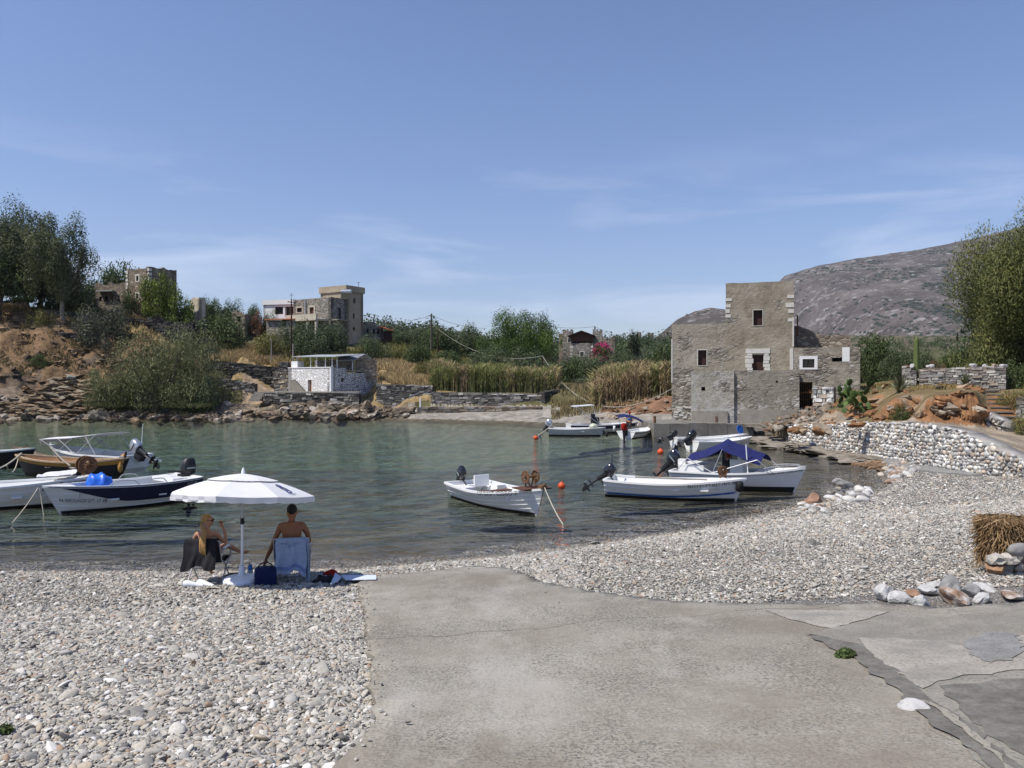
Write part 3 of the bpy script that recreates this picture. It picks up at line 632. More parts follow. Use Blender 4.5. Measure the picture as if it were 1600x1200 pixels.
def make_haze():
    t = NT('haze'); pv = t.n('VolumePrincipled'); pv.inputs['Color'].default_value = (.66, .80, 1.0, 1); pv.inputs['Density'].default_value = 0.6e-4; pv.inputs['Anisotropy'].default_value = .2
    t.l(pv.outputs[0], t.out.inputs['Volume'])
    mb = MB(); mb.prism([(-6500, -80), (6500, -80), (6500, 6500), (-6500, 6500)], -6.0, 900); o = mb.build('haze', t.m); o['kind'] = 'stuff'; o['label'] = 'thin pale air between the bay and the mountain'
HAZE = True
if HAZE: make_haze()
# ------------------------------------------------------------------ vegetation
def leaf_quads(mb, c, nrm, size, asp, col, g, up=None):
    """c (N,3) centres, nrm (N,3) facing, size (N,) length"""
    n = len(c); nrm = nrm/(np.linalg.norm(nrm, axis=1)[:, None]+1e-9)
    t = g.normal(size=(n, 3)) if up is None else up+.35*g.normal(size=(n, 3))
    t = t-nrm*(t*nrm).sum(1)[:, None]; t /= np.linalg.norm(t, axis=1)[:, None]+1e-9; b = np.cross(nrm, t)
    L_ = size[:, None]; W_ = (size*asp)[:, None]
    v = np.stack([c-t*L_*.5, c+b*W_*.5, c+t*L_*.5, c-b*W_*.5], 1).reshape(-1, 3)
    f = np.arange(4*n).reshape(-1, 4); mb.add(v, f, col)
KINDS = {
 'mastic':   dict(w=6.0, h=3.6, n=9000, lumps=34, lr=(.22, .38), leaf=.22, asp=.55, c1=(.036, .056, .018), c2=(.105, .138, .050), zmin=-.1, trunk=.0),
 'olive':    dict(w=6.0, h=4.2, n=9000, lumps=30, lr=(.24, .38), leaf=.24, asp=.38, c1=(.045, .066, .026), c2=(.13, .165, .080), zmin=-.1, trunk=.12),
 'greygreen':dict(w=6.0, h=4.0, n=6000, lumps=30, lr=(.22, .36), leaf=.24, asp=.4, c1=(.055, .066, .040), c2=(.145, .155, .10), zmin=-.1, trunk=0),
 'tamarisk': dict(w=10., h=7.0, n=30000, lumps=44, lr=(.13, .30), leaf=.24, asp=.24, c1=(.078, .092, .034), c2=(.225, .235, .108), zmin=-.2, trunk=.1, plume=1),
 'bigtam':   dict(w=14., h=10., n=230000, lumps=95, lr=(.14, .27), leaf=.21, asp=.30, c1=(.050, .070, .016), c2=(.205, .205, .068), zmin=-.5, trunk=.08, plume=1),
 'euc':      dict(w=9.0, h=9.5, n=24000, lumps=34, lr=(.13, .27), leaf=.24, asp=.4, c1=(.046, .064, .026), c2=(.135, .155, .068), zmin=-.6, trunk=.16),
 'pine':     dict(w=10., h=6.2, n=30000, lumps=46, lr=(.17, .26), leaf=.17, asp=.42, c1=(.036, .068, .011), c2=(.13, .19, .036), zmin=-.05, trunk=.22),
 'fig':      dict(w=8.0, h=6.2, n=6000, lumps=36, lr=(.15, .27), leaf=.30, asp=.65, c1=(.085, .125, .020), c2=(.24, .28, .060), zmin=-.1, trunk=.22),
 'yellow':   dict(w=4.0, h=3.0, n=3800, lumps=22, lr=(.2, .36), leaf=.20, asp=.35, c1=(.11, .115, .030), c2=(.23, .21, .072), zmin=-.1, trunk=0),
 'russet':   dict(w=4.0, h=3.0, n=3800, lumps=22, lr=(.2, .36), leaf=.20, asp=.4, c1=(.10, .055, .035), c2=(.24, .12, .075), zmin=-.1, trunk=0),
 'cypress':  dict(w=2.6, h=6.0, n=4500, lumps=30, lr=(.2, .4), leaf=.22, asp=.4, c1=(.014, .022, .010), c2=(.036, .050, .022), zmin=-.6, trunk=.05),
 'garden':   dict(w=4.0, h=3.0, n=5200, lumps=26, lr=(.2, .34), leaf=.15, asp=.5, c1=(.045, .070, .020), c2=(.115, .15, .048), zmin=-.1, trunk=.08),
}
def make_crown(kind, seed):
    K = KINDS[kind]; g = np.random.default_rng(seed*97+len(kind)); w_, h = K['w']/2, K['h']; z0 = K['trunk']*h; ch = h-z0
    d = g.normal(size=(K['lumps'], 3)); d /= np.linalg.norm(d, axis=1)[:, None]; d[:, 2] = np.abs(d[:, 2])*.95+K['zmin']*g.random(K['lumps'])
    rad = g.uniform(.42, .92, K['lumps'])
    if kind == 'bigtam': d /= (np.abs(d)**4).sum(1)[:, None]**.25; rad = np.where(g.random(K['lumps']) < .68, g.uniform(.76, .93, K['lumps']), g.uniform(.3, .75, K['lumps']))
    if kind == 'cypress':
        zz_ = g.random(K['lumps']); prof = .25+.75*np.sin(np.pi*np.clip(zz_*.8+.15, 0, 1)); ph = g.random(K['lumps'])*6.28
        lc = np.stack([np.cos(ph)*.45*prof, np.sin(ph)*.45*prof, zz_*.9+.05], 1)
    elif kind == 'euc':
        q_ = np.sqrt(g.random(K['lumps'])); ph = g.random(K['lumps'])*6.283; lc = np.stack([np.cos(ph)*q_*.82, np.sin(ph)*q_*.82, g.uniform(.0, .93, K['lumps'])*(1-.35*q_**2)], 1)
    else:
        lc = d*rad[:, None]; lc[:, 2] = np.clip(lc[:, 2], -.25, .9)
        lo_ = -.12; lc[:, 2] = (lc[:, 2]-lo_)/(1-lo_)*.93
    lr = g.uniform(*K['lr'], K['lumps']); per = (lr**2/np.sum(lr**2)*K['n']).astype(int)
    hue = g.normal(size=K['lumps'])*.24; lr = lr*g.uniform(.75, 1.25, K['lumps'])
    mb = MB(); c1, c2 = np.array(K['c1']), np.array(K['c2'])
    for c, r, n, hu in zip(lc, lr, per, hue):
        q = g.normal(size=(n, 3)); q /= np.linalg.norm(q, axis=1)[:, None]; rr = r*(.55+.52*g.random(n)**.6)*(1+.25*g.normal(size=n)*.4)
        p = c+q*rr[:, None]; p[:, 2] = np.maximum(p[:, 2], .012+.03*g.random(n)); pos = p*np.array([w_, w_, ch])+np.array([0, 0, z0])
        nr = q+g.normal(size=(n, 3))*.55; up = None
        if K.get('droop'): up = np.tile([0, 0, -1.], (n, 1))
        if K.get('plume'): up = q*.7+np.array([0, 0, .55])
        t = np.clip(.5+.26*g.normal(size=n)+hu+.16*q[:, 2], 0, 1)[:, None]; col = (c1*(1-t)+c2*t)*(1+.12*g.normal(size=(n, 1)))
        leaf_quads(mb, pos, nr, K['leaf']*g.uniform(.55, 1.35, n), K['asp'], np.clip(col, .004, 1), g, up)
    return mb, lc*np.array([w_, w_, ch])+np.array([0, 0, z0])
def make_trunk(kind, lc, seed):
    K = KINDS[kind]; g = np.random.default_rng(seed*31+5); mb = MB(); h = K['h']; tb = max(K['trunk'], .06)*h
    r0 = .035*K['w']**.9 if kind != 'cypress' else .1; bc = (.16, .125, .095) if kind != 'euc' else (.30, .26, .21)
    nst = 1 if K['trunk'] > .15 else 3
    for k in range(nst):
        b = np.array([g.normal()*.12*nst, g.normal()*.12*nst, -.45]); top = np.array([g.normal()*.22*nst, g.normal()*.22*nst, tb+.12*h])
        mid = (b+top)/2+np.array([g.normal()*.1, g.normal()*.1, 0]); mb.tube([b, mid, top], [r0*1.25, r0, r0*.8], 8, bc)
        idx = np.argsort(-lc[:, 2]+g.random(len(lc))*h*.7)[:9 if nst == 1 else 4]
        for i in idx:
            e = lc[i]; m = top*.45+e*.55+np.array([g.normal()*.2, g.normal()*.2, -.06*h]); mb.tube([top-(top-b)*.15, m, e], [r0*.55, r0*.32, r0*.1], 5, bc, cap=False)
    return mb
PROTO = {}
def proto(kind, k):
    if (kind, k) not in PROTO:
        mb, lc = make_crown(kind, k+1); o = mb.build('crown', M['leaf_v']); tr = make_trunk(kind, lc, k+1).build('trunk', M['bark_v'], smooth=True)
        q = np.concatenate(mb.v); wq = np.percentile(np.abs(q[:, :2]), 98.5)*2; hq = np.percentile(q[:, 2], 99.6)
        PROTO[(kind, k)] = (o.data, tr.data, wq, hq); bpy.data.objects.remove(o); bpy.data.objects.remove(tr)
    return PROTO[(kind, k)]
def ground_at(px, Y):
    return float(far_z(px, Y)) if px < 1165 else float(right_z(px, Y))
NPL = [0]
def plant(name, cat, label, px0, px1, top, base, Y, kind, group=None, sink=.25, rot=None):
    K = KINDS[kind]; NPL[0] += 1; k = NPL[0] % 3 if kind != 'bigtam' else 0; cm, tm, wq, hq = proto(kind, k)
    pc = (px0+px1)/2; x = (pc-800)/F*Y; zb = EYE-(base-600)/F*Y; zt = EYE-(top-600)/F*Y; wd = (px1-px0)/F*Y
    if abs(px0) < 2000 and 0 < pc < 1700: zb = min(zb, ground_at(pc, Y))-sink
    o = thing(name, label, cat, (x, Y, zb), rnd(0, 6.28) if rot is None else rot, group, local=True)
    o.scale = (wd/wq, wd/wq, (zt-zb)/hq)
    for nm, me in (('crown', cm), ('trunk', tm)):
        c = bpy.data.objects.new(nm, me); COL.objects.link(c); c.parent = o
    return o
T, S = 'tree', 'shrub'
PL = [
 ('eucalyptus_tree', T, 'tall grey-green eucalyptus at the left edge of the photo above the cliff', -75, 45, 340, 478, 93, 'euc'),
 ('eucalyptus_tree', T, 'tallest eucalyptus with the highest dark crown behind the pale flat roof', -8, 92, 318, 476, 99, 'euc'),
 ('eucalyptus_tree', T, 'leaning eucalyptus with airy crown reaching right towards the stone ruin', 48, 146, 340, 482, 92, 'euc'),
 ('eucalyptus_tree', T, 'broad eucalyptus crown filling the gap between the tall and the leaning one', 6, 118, 338, 478, 97, 'euc'),
 ('broadleaf_tree', T, 'olive-yellow low tree under the tall eucalyptuses at the left edge', -40, 40, 372, 480, 90, 'garden'),
 ('broadleaf_tree', T, 'dark low tree filling the gap under the leaning eucalyptus', 58, 128, 405, 486, 96, 'mastic'),
 ('round_tree', T, 'big dark round tree standing behind the low wing of the ruin', 143, 218, 411, 478, 118, 'mastic'),
 ('round_tree', T, 'smaller dark tree left of the low wing of the ruin', 112, 180, 436, 485, 112, 'mastic'),
 ('garden_shrub', S, 'bright green shrub on the terrace wall left of the ruin', 100, 160, 466, 496, 94.6, 'garden'),
 ('garden_shrub', S, 'yellow-green shrub in front of the small windows of the ruin', 150, 212, 480, 500, 95, 'yellow'),
 ('fig_tree', T, 'bright yellow-green fig tree leaning in front of the ruined tower', 222, 274, 430, 500, 96, 'fig'),
 ('fig_tree', T, 'lower fig tree with bare stems at the right foot of the ruined tower', 254, 303, 450, 502, 96.5, 'fig'),
 ('mastic_bush', S, 'dark grey-green bush hanging over the terrace wall below the ruin', 128, 206, 474, 548, 89.5, 'greygreen'),
 ('wild_bush', S, 'yellow-green bush on the cliff edge left of the grey terrace wall', 40, 88, 486, 522, 90.4, 'yellow'),
 ('wild_bush', S, 'small green bush clinging to the middle of the ochre cliff', 46, 80, 553, 572, 82.5, 'garden'),
 ('tamarisk_tree', T, 'large olive-green tamarisk spreading over the rocky shore below the ruin', 168, 345, 515, 650, 77.5, 'tamarisk'),
 ('tamarisk_tree', T, 'small pale tamarisk at the left foot of the large tamarisk', 132, 216, 578, 648, 76.4, 'tamarisk'),
 ('tamarisk_tree', T, 'dark low tamarisk at the water below the large tamarisk', 212, 268, 598, 652, 75.8, 'greygreen'),
 ('tamarisk_tree', T, 'dark tamarisk skirt beside the grey retaining wall on the shore', 268, 348, 585, 652, 76.6, 'olive'),
 ('mastic_bush', S, 'wide dark green bush above the black drystone wall', 288, 384, 487, 548, 97, 'mastic'),
 ('mastic_bush', S, 'grey bush between the wide dark bush and the large tamarisk', 296, 338, 520, 560, 91, 'greygreen'),
 ('pine_tree', T, 'small dark conifer on the skyline right of the ruin', 303, 345, 466, 500, 122, 'mastic'),
 ('pine_tree', T, 'small round conifer on the skyline beside the broken wall', 336, 380, 468, 500, 124, 'olive'),
 ('hedge', 'hedge', 'low green hedge on the skyline left of the white house', 376, 414, 476, 502, 128, 'garden'),
 ('oleander_bush', S, 'russet red bush at the left end of the white house', 384, 420, 486, 520, 108, 'russet'),
 ('garden_shrub', S, 'green shrub under the large window of the white house', 408, 436, 484, 508, 109, 'garden'),
 ('wild_bush', S, 'pale green wild bush on the dry slope above the shore house', 398, 452, 514, 562, 94, 'yellow'),
 ('olive_tree', T, 'left olive tree in front of the flat-roofed stone house', 426, 484, 504, 556, 98, 'olive'),
 ('olive_tree', T, 'middle olive tree in front of the flat-roofed stone house', 452, 516, 502, 560, 96.5, 'olive'),
 ('olive_tree', T, 'darkest olive tree at the foot of the tan tower', 494, 548, 503, 558, 99, 'olive'),
 ('round_bush', S, 'round green bush below the tan tower beside the veranda roof', 556, 610, 522, 566, 96, 'olive'),
 ('wild_bush', S, 'yellow bush just behind the slate roof of the shore house', 540, 576, 540, 566, 95, 'yellow'),
 ('wild_bush', S, 'dry yellow bush between the round green bush and the dark bush', 606, 640, 540, 568, 98, 'yellow'),
 ('mastic_bush', S, 'round dark bush standing alone on the dry yellow slope', 630, 678, 536, 576, 97, 'mastic'),
 ('wild_bush', S, 'small yellow-tipped bush in the dry grass left of the reeds', 646, 670, 562, 592, 88, 'yellow'),
 ('mastic_bush', S, 'dark bush beside the red-roofed outbuilding', 604, 664, 516, 548, 118, 'olive'),
 ('mastic_bush', S, 'dark bush around the foot of the tall power pole', 654, 722, 514, 556, 116, 'mastic'),
 ('mastic_bush', S, 'dark bush on the hillside left of the big pine', 706, 766, 508, 552, 122, 'olive'),
 ('mastic_bush', S, 'low dark bush behind the left end of the reeds', 668, 736, 548, 586, 94, 'mastic'),
 ('mastic_bush', S, 'wide green bush in front of the big pine above the reeds', 722, 806, 540, 588, 93, 'olive'),
 ('mastic_bush', S, 'green bush in front of the castle house above the reeds', 792, 872, 545, 590, 95, 'olive'),
 ('umbrella_pine', T, 'big bright green pine with rounded crown in the middle of the far shore', 751, 868, 485, 556, 112, 'pine'),
 ('pine_tree', T, 'slim green tree rising behind the right side of the big pine', 838, 866, 491, 540, 130, 'garden'),
 ('mastic_bush', S, 'dark green bush below the left corner of the castle house', 858, 928, 554, 594, 96, 'mastic'),
 ('olive_tree', T, 'olive tree directly below the front of the castle house', 905, 972, 556, 596, 95, 'olive'),
 ('olive_tree', T, 'olive tree right below the bougainvillea', 944, 1004, 544, 592, 97, 'olive'),
 ('mastic_bush', S, 'grey-brown bush behind the brown reeds', 978, 1034, 548, 592, 92, 'greygreen'),
 ('mastic_bush', S, 'dark tall bush touching the left wall of the tower house', 1008, 1072, 541, 596, 89, 'mastic'),
 ('cypress_tree', T, 'dark slender cypress rising above the bushes right of the castle house', 980, 1002, 517, 562, 108, 'cypress'),
 ('cypress_tree', T, 'tiny dark cypress on the skyline between the power pole and the pine', 729, 736, 508, 524, 170, 'cypress'),
 ('broadleaf_tree', T, 'dark round tree behind the right end of the tower house', 1326, 1400, 524, 598, 62, 'mastic'),
 ('broadleaf_tree', T, 'green tree between the tower house and the column cactus', 1378, 1440, 540, 596, 55, 'olive'),
 ('garden_shrub', S, 'green shrub behind the column cactus', 1424, 1474, 545, 592, 50, 'olive'),
 ('garden_shrub', S, 'green shrub behind the yuccas on the walled terrace', 1462, 1530, 546, 590, 52, 'garden'),
 ('garden_shrub', S, 'russet dry shrub on the walled terrace below the yuccas', 1446, 1482, 562, 584, 41.5, 'russet'),
 ('tamarisk_tree', T, 'huge tamarisk towering over the stairs at the right edge of the photo', 1528, 1850, 320, 606, 42.5, 'bigtam', None, .25, 0.0),
 ('tamarisk_tree', T, 'lower dark branches of tamarisk hanging behind the stairs', 1510, 1660, 480, 604, 45, 'olive'),
 ('garden_shrub', S, 'dark green shrub at the head of the stone stairs', 1560, 1640, 566, 624, 39, 'mastic'),
 ('trailing_shrub', S, 'yellow-green shrub trailing over the wall right of the stairs', 1557, 1612, 606, 640, 35.4, 'yellow'),
 ('trailing_shrub', S, 'small yellow-green shrub at the foot of the stairs at right edge', 1586, 1640, 640, 672, 31.5, 'yellow'),
 ('wild_bush', S, 'small green bush growing in the red earth bank', 1392, 1422, 630, 662, 34.0, 'garden'),
]
for a in PL: plant(*a)
def flowers(o, px0, px1, top, base, Y, n, c, seed):
    g = np.random.default_rng(seed); mb = MB(); q = g.normal(size=(n, 3)); q /= np.linalg.norm(q, axis=1)[:, None]; q[:, 2] = np.abs(q[:, 2])
    c0 = P((px0+px1)/2, base, Y); r = np.array([(px1-px0)/2/F*Y, (px1-px0)/2/F*Y*.8, (base-top)/F*Y]); p = c0+q*r*g.uniform(.75, 1.03, (n, 1))
    cc = np.array(c)*(1+.3*g.normal(size=(n, 1))); leaf_quads(mb, p, q+.4*g.normal(size=(n, 3)), g.uniform(.12, .3, n), .8, np.clip(cc, .01, 1), g)
    return mb.build('blossom', M['leaf_v'], parent=o)
def flowering(name, label, px0, px1, top, base, Y, c, n):
    o = thing(name, label, 'shrub', P((px0+px1)/2, base, Y)); cm, tm, wq, hq = proto('garden', 1)
    for nm, me in (('crown', cm), ('trunk', tm)):
        q = bpy.data.objects.new(nm, me); COL.objects.link(q); q.parent = o; q.scale = ((px1-px0)/F*Y/wq,)*2+((base-top)/F*Y/hq,)
    flowers(o, px0, px1, top, base, Y, n, c, 3)
flowering('bougainvillea', 'magenta flowering bougainvillea beside the castle house', 922, 960, 533, 566, 110, (.50, .02, .16), 1000)
flowering('oleander_bush', 'green shrub with pink flowers against the ruined tower', 190, 222, 446, 500, 97.5, (.40, .05, .09), 60)

# olive grove and far scrub that reads as one mass
def grove():
    g = np.random.default_rng(8); mb = MB(); K = KINDS['mastic']
    def crown(x, y, z, r, h, n, c1, c2):
        nl = 9; d = g.normal(size=(nl, 3)); d /= np.linalg.norm(d, axis=1)[:, None]; d[:, 2] = np.abs(d[:, 2]); lc = d*.6
        k = g.integers(0, nl, n); q = g.normal(size=(n, 3)); q /= np.linalg.norm(q, axis=1)[:, None]; p = (lc[k]+q*.38*g.uniform(.6, 1.05, (n, 1)))
        pos = p*np.array([r, r, h])+np.array([x, y, z+.1*h]); t = np.clip(.5+.3*g.normal(size=(n, 1)), 0, 1)
        leaf_quads(mb, pos, q+.5*g.normal(size=(n, 3)), g.uniform(.3, .75, n)*r*.24, .5, np.clip((np.array(c1)*(1-t)+np.array(c2)*t), .005, 1), g)
    cols = [(KINDS[k]['c1'], KINDS[k]['c2']) for k in ('mastic', 'olive', 'mastic', 'greygreen')]
    for _ in range(760):
        Y = g.uniform(118, 330); px = g.uniform(575, 1150) if Y < 200 else g.uniform(560, 1160)
        if Y < 145 and (740 < px < 975): continue
        z = float(far_z(px, Y)); r = g.uniform(2.6, 4.8)*(1+.3*(Y > 200)); c = cols[g.integers(0, 4)]; crown((px-800)/F*Y, Y, z-.3, r, r*g.uniform(.9, 1.3), 260, *c)
    for _ in range(70):
        Y = g.uniform(118, 170); px = g.uniform(-250, 420); z = float(far_z(px, Y)); r = g.uniform(2.0, 3.4); crown((px-800)/F*Y, Y, z-.3, r, r*1.1, 260, *cols[g.integers(0, 4)])
    for _ in range(120):
        Y = g.uniform(66, 260); px = g.uniform(1345, 1850); z = float(right_z(px, Y)); r = g.uniform(1.3, 2.6); crown((px-800)/F*Y, Y, z-.3, r, r*.95, 260, *cols[g.integers(0, 4)])
    for _ in range(150):
        Y = g.uniform(88, 100); px = g.uniform(690, 1060); z = float(far_z(px, Y)); r = g.uniform(1.1, 1.7); crown((px-800)/F*Y, Y, z-.3, r, r*.9, 320, *cols[g.integers(0, 4)])
    o = mb.build('olive_grove', M['leaf_v']); tag(o, 'dark green olive grove and scrub covering the slopes behind the bay', 'scrub', kind='stuff')
grove()

# ---- blades: dry grass and reeds
def blades(mb, xyz, h, wd, c1, c2, g, lean=.25, top=None):
    n = len(xyz); a = g.random(n)*6.283; d = np.stack([np.cos(a), np.sin(a), np.zeros(n)], 1); s = np.stack([-np.sin(a*3.1), np.cos(a*3.1), np.zeros(n)], 1)
    hh = h*g.uniform(.6, 1.15, n); ln = (hh*lean*g.random(n))[:, None]; up = np.array([0, 0, 1.]); w_ = wd*g.uniform(.6, 1.4, n)[:, None]
    m = xyz+up*(hh*.55)[:, None]+d*ln*.35; e = xyz+up*(hh)[:, None]*(1-.1*g.random((n, 1)))+d*ln
    v = np.stack([xyz-s*w_*.5, xyz+s*w_*.5, m+s*w_*.45, m-s*w_*.45, e+s*w_*.06, e-s*w_*.06], 1).reshape(-1, 3)
    b = np.arange(n)[:, None]*6; f = np.concatenate([b+np.array([[0, 1, 2, 3]]), b+np.array([[3, 2, 4, 5]])], 1).reshape(-1, 4)
    t = np.clip(.5+.3*g.normal(size=(n, 1)), 0, 1); col = np.clip(np.array(c1)*(1-t)+np.array(c2)*t, .01, 1); mb.add(v, f, np.repeat(col, 2, 0))
def grass_patch(label, regions, n, h, c1, c2, wd=.07, seed=1, lean=.5, name='dry_grass'):
    g = np.random.default_rng(seed); mb = MB(); tot = sum((r[1]-r[0])*(r[3]-r[2]) for r in regions)
    for (a, b, y0, y1) in regions:
        k = int(n*(b-a)*(y1-y0)/tot); px = g.uniform(a, b, k*2); Y = g.uniform(y0, y1, k*2); nn = fbm(px*.05, Y*.5, 3, seed); keep = nn > -.12; px, Y = px[keep][:k], Y[keep][:k]
        z = far_z(px, Y) if a < 1165 else right_z(px, Y); blades(mb, np.stack([(px-800)/F*Y, Y, z-.1], 1), h, wd, c1, c2, g, lean)
    o = mb.build(name, M['dry_v']); tag(o, label, 'grass', kind='stuff'); return o
grass_patch('golden dry grass on the slope above the black drystone wall', [(325, 470, 89.2, 98)], 9000, .9, (.32, .23, .11), (.50, .38, .20), .09, 1)
grass_patch('golden dry grass on the slope left of the reeds', [(560, 720, 80.4, 96)], 15000, .8, (.34, .25, .12), (.54, .42, .23), .09, 2)
grass_patch('dry yellow grass along the top of the left cliff', [(0, 330, 92.5, 99)], 4500, .6, (.26, .19, .075), (.42, .32, .15), .08, 3)
grass_patch('short dry grass on the bank and terrace below the garden wall', [(1420, 1530, 37.2, 40), (1340, 1420, 40.5, 43), (1215, 1420, 47.5, 54)], 3200, .28, (.20, .15, .055), (.36, .27, .11), .035, 4)
grass_patch('dry weeds beside the concrete path and behind the far shingle', [(862, 1060, 66.5, 86)], 5000, .7, (.16, .13, .06), (.34, .28, .15), .08, 6)
grass_patch('low brown and olive scrub on the eroded left cliff', [(-40, 330, 81, 92)], 6500, .4, (.12, .10, .045), (.27, .21, .11), .10, 7)
grass_patch('green and yellow weeds among the bushes of the hillside', [(430, 560, 90, 100), (590, 760, 97, 118)], 9000, .9, (.12, .12, .035), (.28, .25, .09), .10, 5)
def reeds(label, regions, n, h, cs, seed):
    g = np.random.default_rng(seed); mb = MB(); h0 = h
    for (a, b, y0, y1) in regions:
        px = g.uniform(a, b, n); Y = g.uniform(y0, y1, n); z = far_z(px, Y); xyz = np.stack([(px-800)/F*Y, Y, z-.1], 1); nn = fbm(px*.04, Y*.4, 3, seed)+.1*g.normal(size=n)
        for lo_, hi_, c1, c2 in cs:
            k = (nn >= lo_) & (nn < hi_)
            if not k.any(): continue
            h = h0*(.92+.55*fbm(px[k]*.022, Y[k]*.5, 3, seed+5)); blades(mb, xyz[k], h, .06, c1, c2, g, .22)
            for q in range(4):
                h = h0*(.9+.5*fbm(px[k]*.022, Y[k]*.5, 3, seed+5)); base = xyz[k]+np.array([0, 0, 1.])*(h*g.uniform(.2, .9, k.sum()))[:, None]; blades(mb, base, h*.26, .10, c1, c2, g, 1.6)
    o = mb.build('reed_bed', M['dry_v']); tag(o, label, 'reeds', kind='stuff')
GR, BR, YL = ((.15, .17, .055), (.30, .30, .12)), ((.24, .175, .10), (.42, .32, .19)), ((.28, .25, .11), (.44, .38, .20))
reeds('tall green-brown reeds along the top of the long shore wall', [(672, 872, 79.6, 85)], 3000, 2.7, [(-1, .06, *GR), (.06, .13, *YL), (.13, 1, *BR)], 3)
reeds('tall dry brown reeds between the path and the tower house', [(924, 1075, 67.6, 75)], 2600, 3.1, [(-1, -.08, *GR), (-.08, .02, *YL), (.02, 1, *BR)], 4)

# ---- succulents of the walled terrace
def rosette(name, label, cat, px, base, Y, n, L, c1, c2, stem=0.0, wd=.07, el=(.15, 1.3)):
    p = P(px, base, Y); p[2] = min(p[2], ground_at(px, Y)); o = thing(name, label, cat, p); g = np.random.default_rng(int(px)); mb = MB()
    if stem: MB().tube([p, p+[.03, 0, stem*.5], p+[0, 0, stem]], [.11, .09, .08], 8, (.17, .13, .09)).build('trunk', M['bark_v'], o, True)
    c = p+np.array([0, 0, stem])
    for k in range(n):
        a = g.random()*6.283; e = g.uniform(*el); l = L*g.uniform(.75, 1.1); d = np.array([math.cos(a)*math.cos(e), math.sin(a)*math.cos(e), math.sin(e)]); s = np.cross(d, [0, 0, 1]); s /= np.linalg.norm(s)
        sag = np.array([0, 0, -.22*l*math.cos(e)]); q = [c, c+d*l*.35, c+d*l*.7+sag*.3, c+d*l+sag]; wv = [wd*.7, wd, wd*.7, .005]; col = np.array(c1)*(1-g.random())+np.array(c2)*g.random()
        G = np.array([[x-s*y/2, x+s*y/2+np.array([0, 0, .0])] for x, y in zip(q, wv)]); mb.grid(G, col=np.clip(col, .01, 1))
    mb.build('leaf_rosette', M['leaf_v'], o); return o
rosette('agave', 'spiky grey-green agave on the bank left of the column cactus', 'plant', 1405, 606, 37.5, 34, 1.15, (.10, .12, .06), (.24, .23, .13), 0, .11)
rosette('yucca', 'left yucca with a round head of leaves on the walled terrace', 'plant', 1460, 578, 43, 60, .62, (.06, .085, .025), (.13, .16, .05), .75, .05, (-.5, 1.4))
rosette('yucca', 'larger right yucca with bright leaves on the walled terrace', 'plant', 1481, 580, 42.5, 75, .8, (.07, .10, .025), (.16, .19, .055), .75, .06, (-.5, 1.4))
rosette('agave', 'upright pale agave leaves behind the stones on the garden wall', 'plant', 1508, 577, 39.2, 22, .8, (.14, .17, .07), (.25, .27, .13), 0, .07, (.9, 1.45))
rosette('palm_bush', 'small palm on the terrace wall left of the ruin', 'plant', 104, 490, 94, 40, 2.4, (.05, .075, .025), (.11, .14, .05), .4, .2, (.1, 1.4))
def column_cactus():
    p = P(1432, 596, 40.5); o = thing('column_cactus', 'single tall green column cactus rising above the garden wall', 'cactus', p); h = 71/F*40.5; mb = MB(); prof = []
    seg = 20; a = np.arange(seg)*2*math.pi/seg; ring = 1+.22*np.cos(a*7)
    v = []; zs = np.linspace(0, 1, 16)
    for t in zs:
        r = .15*(1-.22*t)*(1 if t < .93 else math.sqrt(max(0.02, 1-((t-.93)/.07)**2)))
        v.append(np.stack([p[0]+r*ring*np.cos(a), p[1]+r*ring*np.sin(a), np.full(seg, p[2]+t*h)], 1))
    G = np.array(v); G = np.concatenate([G, G[:, :1]], 1); mb.grid(G, col=(.15, .19, .065)); b = mb.build('stem', M['leaf_v'], o, True)
    mb2 = MB(); q = p+np.array([-.12, 0, h*.97]); mb2.tube([q, q+[-.03, 0, .14]], [.05, .035], 8, (.17, .2, .08)); mb2.build('branch', M['leaf_v'], o, True)
column_cactus()
def prickly_pear():
    p = P(1330, 628, 38.6); p[2] = EYE-28/F*38.6; o = thing('prickly_pear', 'prickly pear cactus with round green pads hanging over the red bank', 'cactus', p); g = np.random.default_rng(6); mb = MB()
    V, Fc = ICO[2]; pads = []
    def pad(b, d, s, depth):
        c = b+d*s*.5; z = d; x = np.cross(d, g.normal(size=3)); x /= np.linalg.norm(x); y = np.cross(z, x); R = np.stack([x, y, z], 1); col = np.array((.07, .11, .03))*g.uniform(.6, 1.9)
        mb.add((V*np.array([.29*s, .06*s, .44*s]))@R.T+c, Fc, np.clip(col, 0, 1))
        if depth > 0:
            for _ in range(2):
                d2 = d+g.normal(size=3)*.65; d2 /= np.linalg.norm(d2); pad(b+d*s*.95, d2, s*.88, depth-1)
    for k in range(6):
        d = np.array([g.normal()*.7, -.3+g.normal()*.4, .7+g.random()*.4]); d /= np.linalg.norm(d); pad(p+np.array([(k-2.5)*.26, g.normal()*.15, -.1]), d, g.uniform(.42, .58), 2)
    for k in range(5):
        d = np.array([g.normal()*.4, -.5, -.7]); d /= np.linalg.norm(d); pad(p+np.array([(k-2)*.32, -.3, .05]), d, .42, 1)
    mb.build('pads', M['leaf_v'], o, True)
prickly_pear()
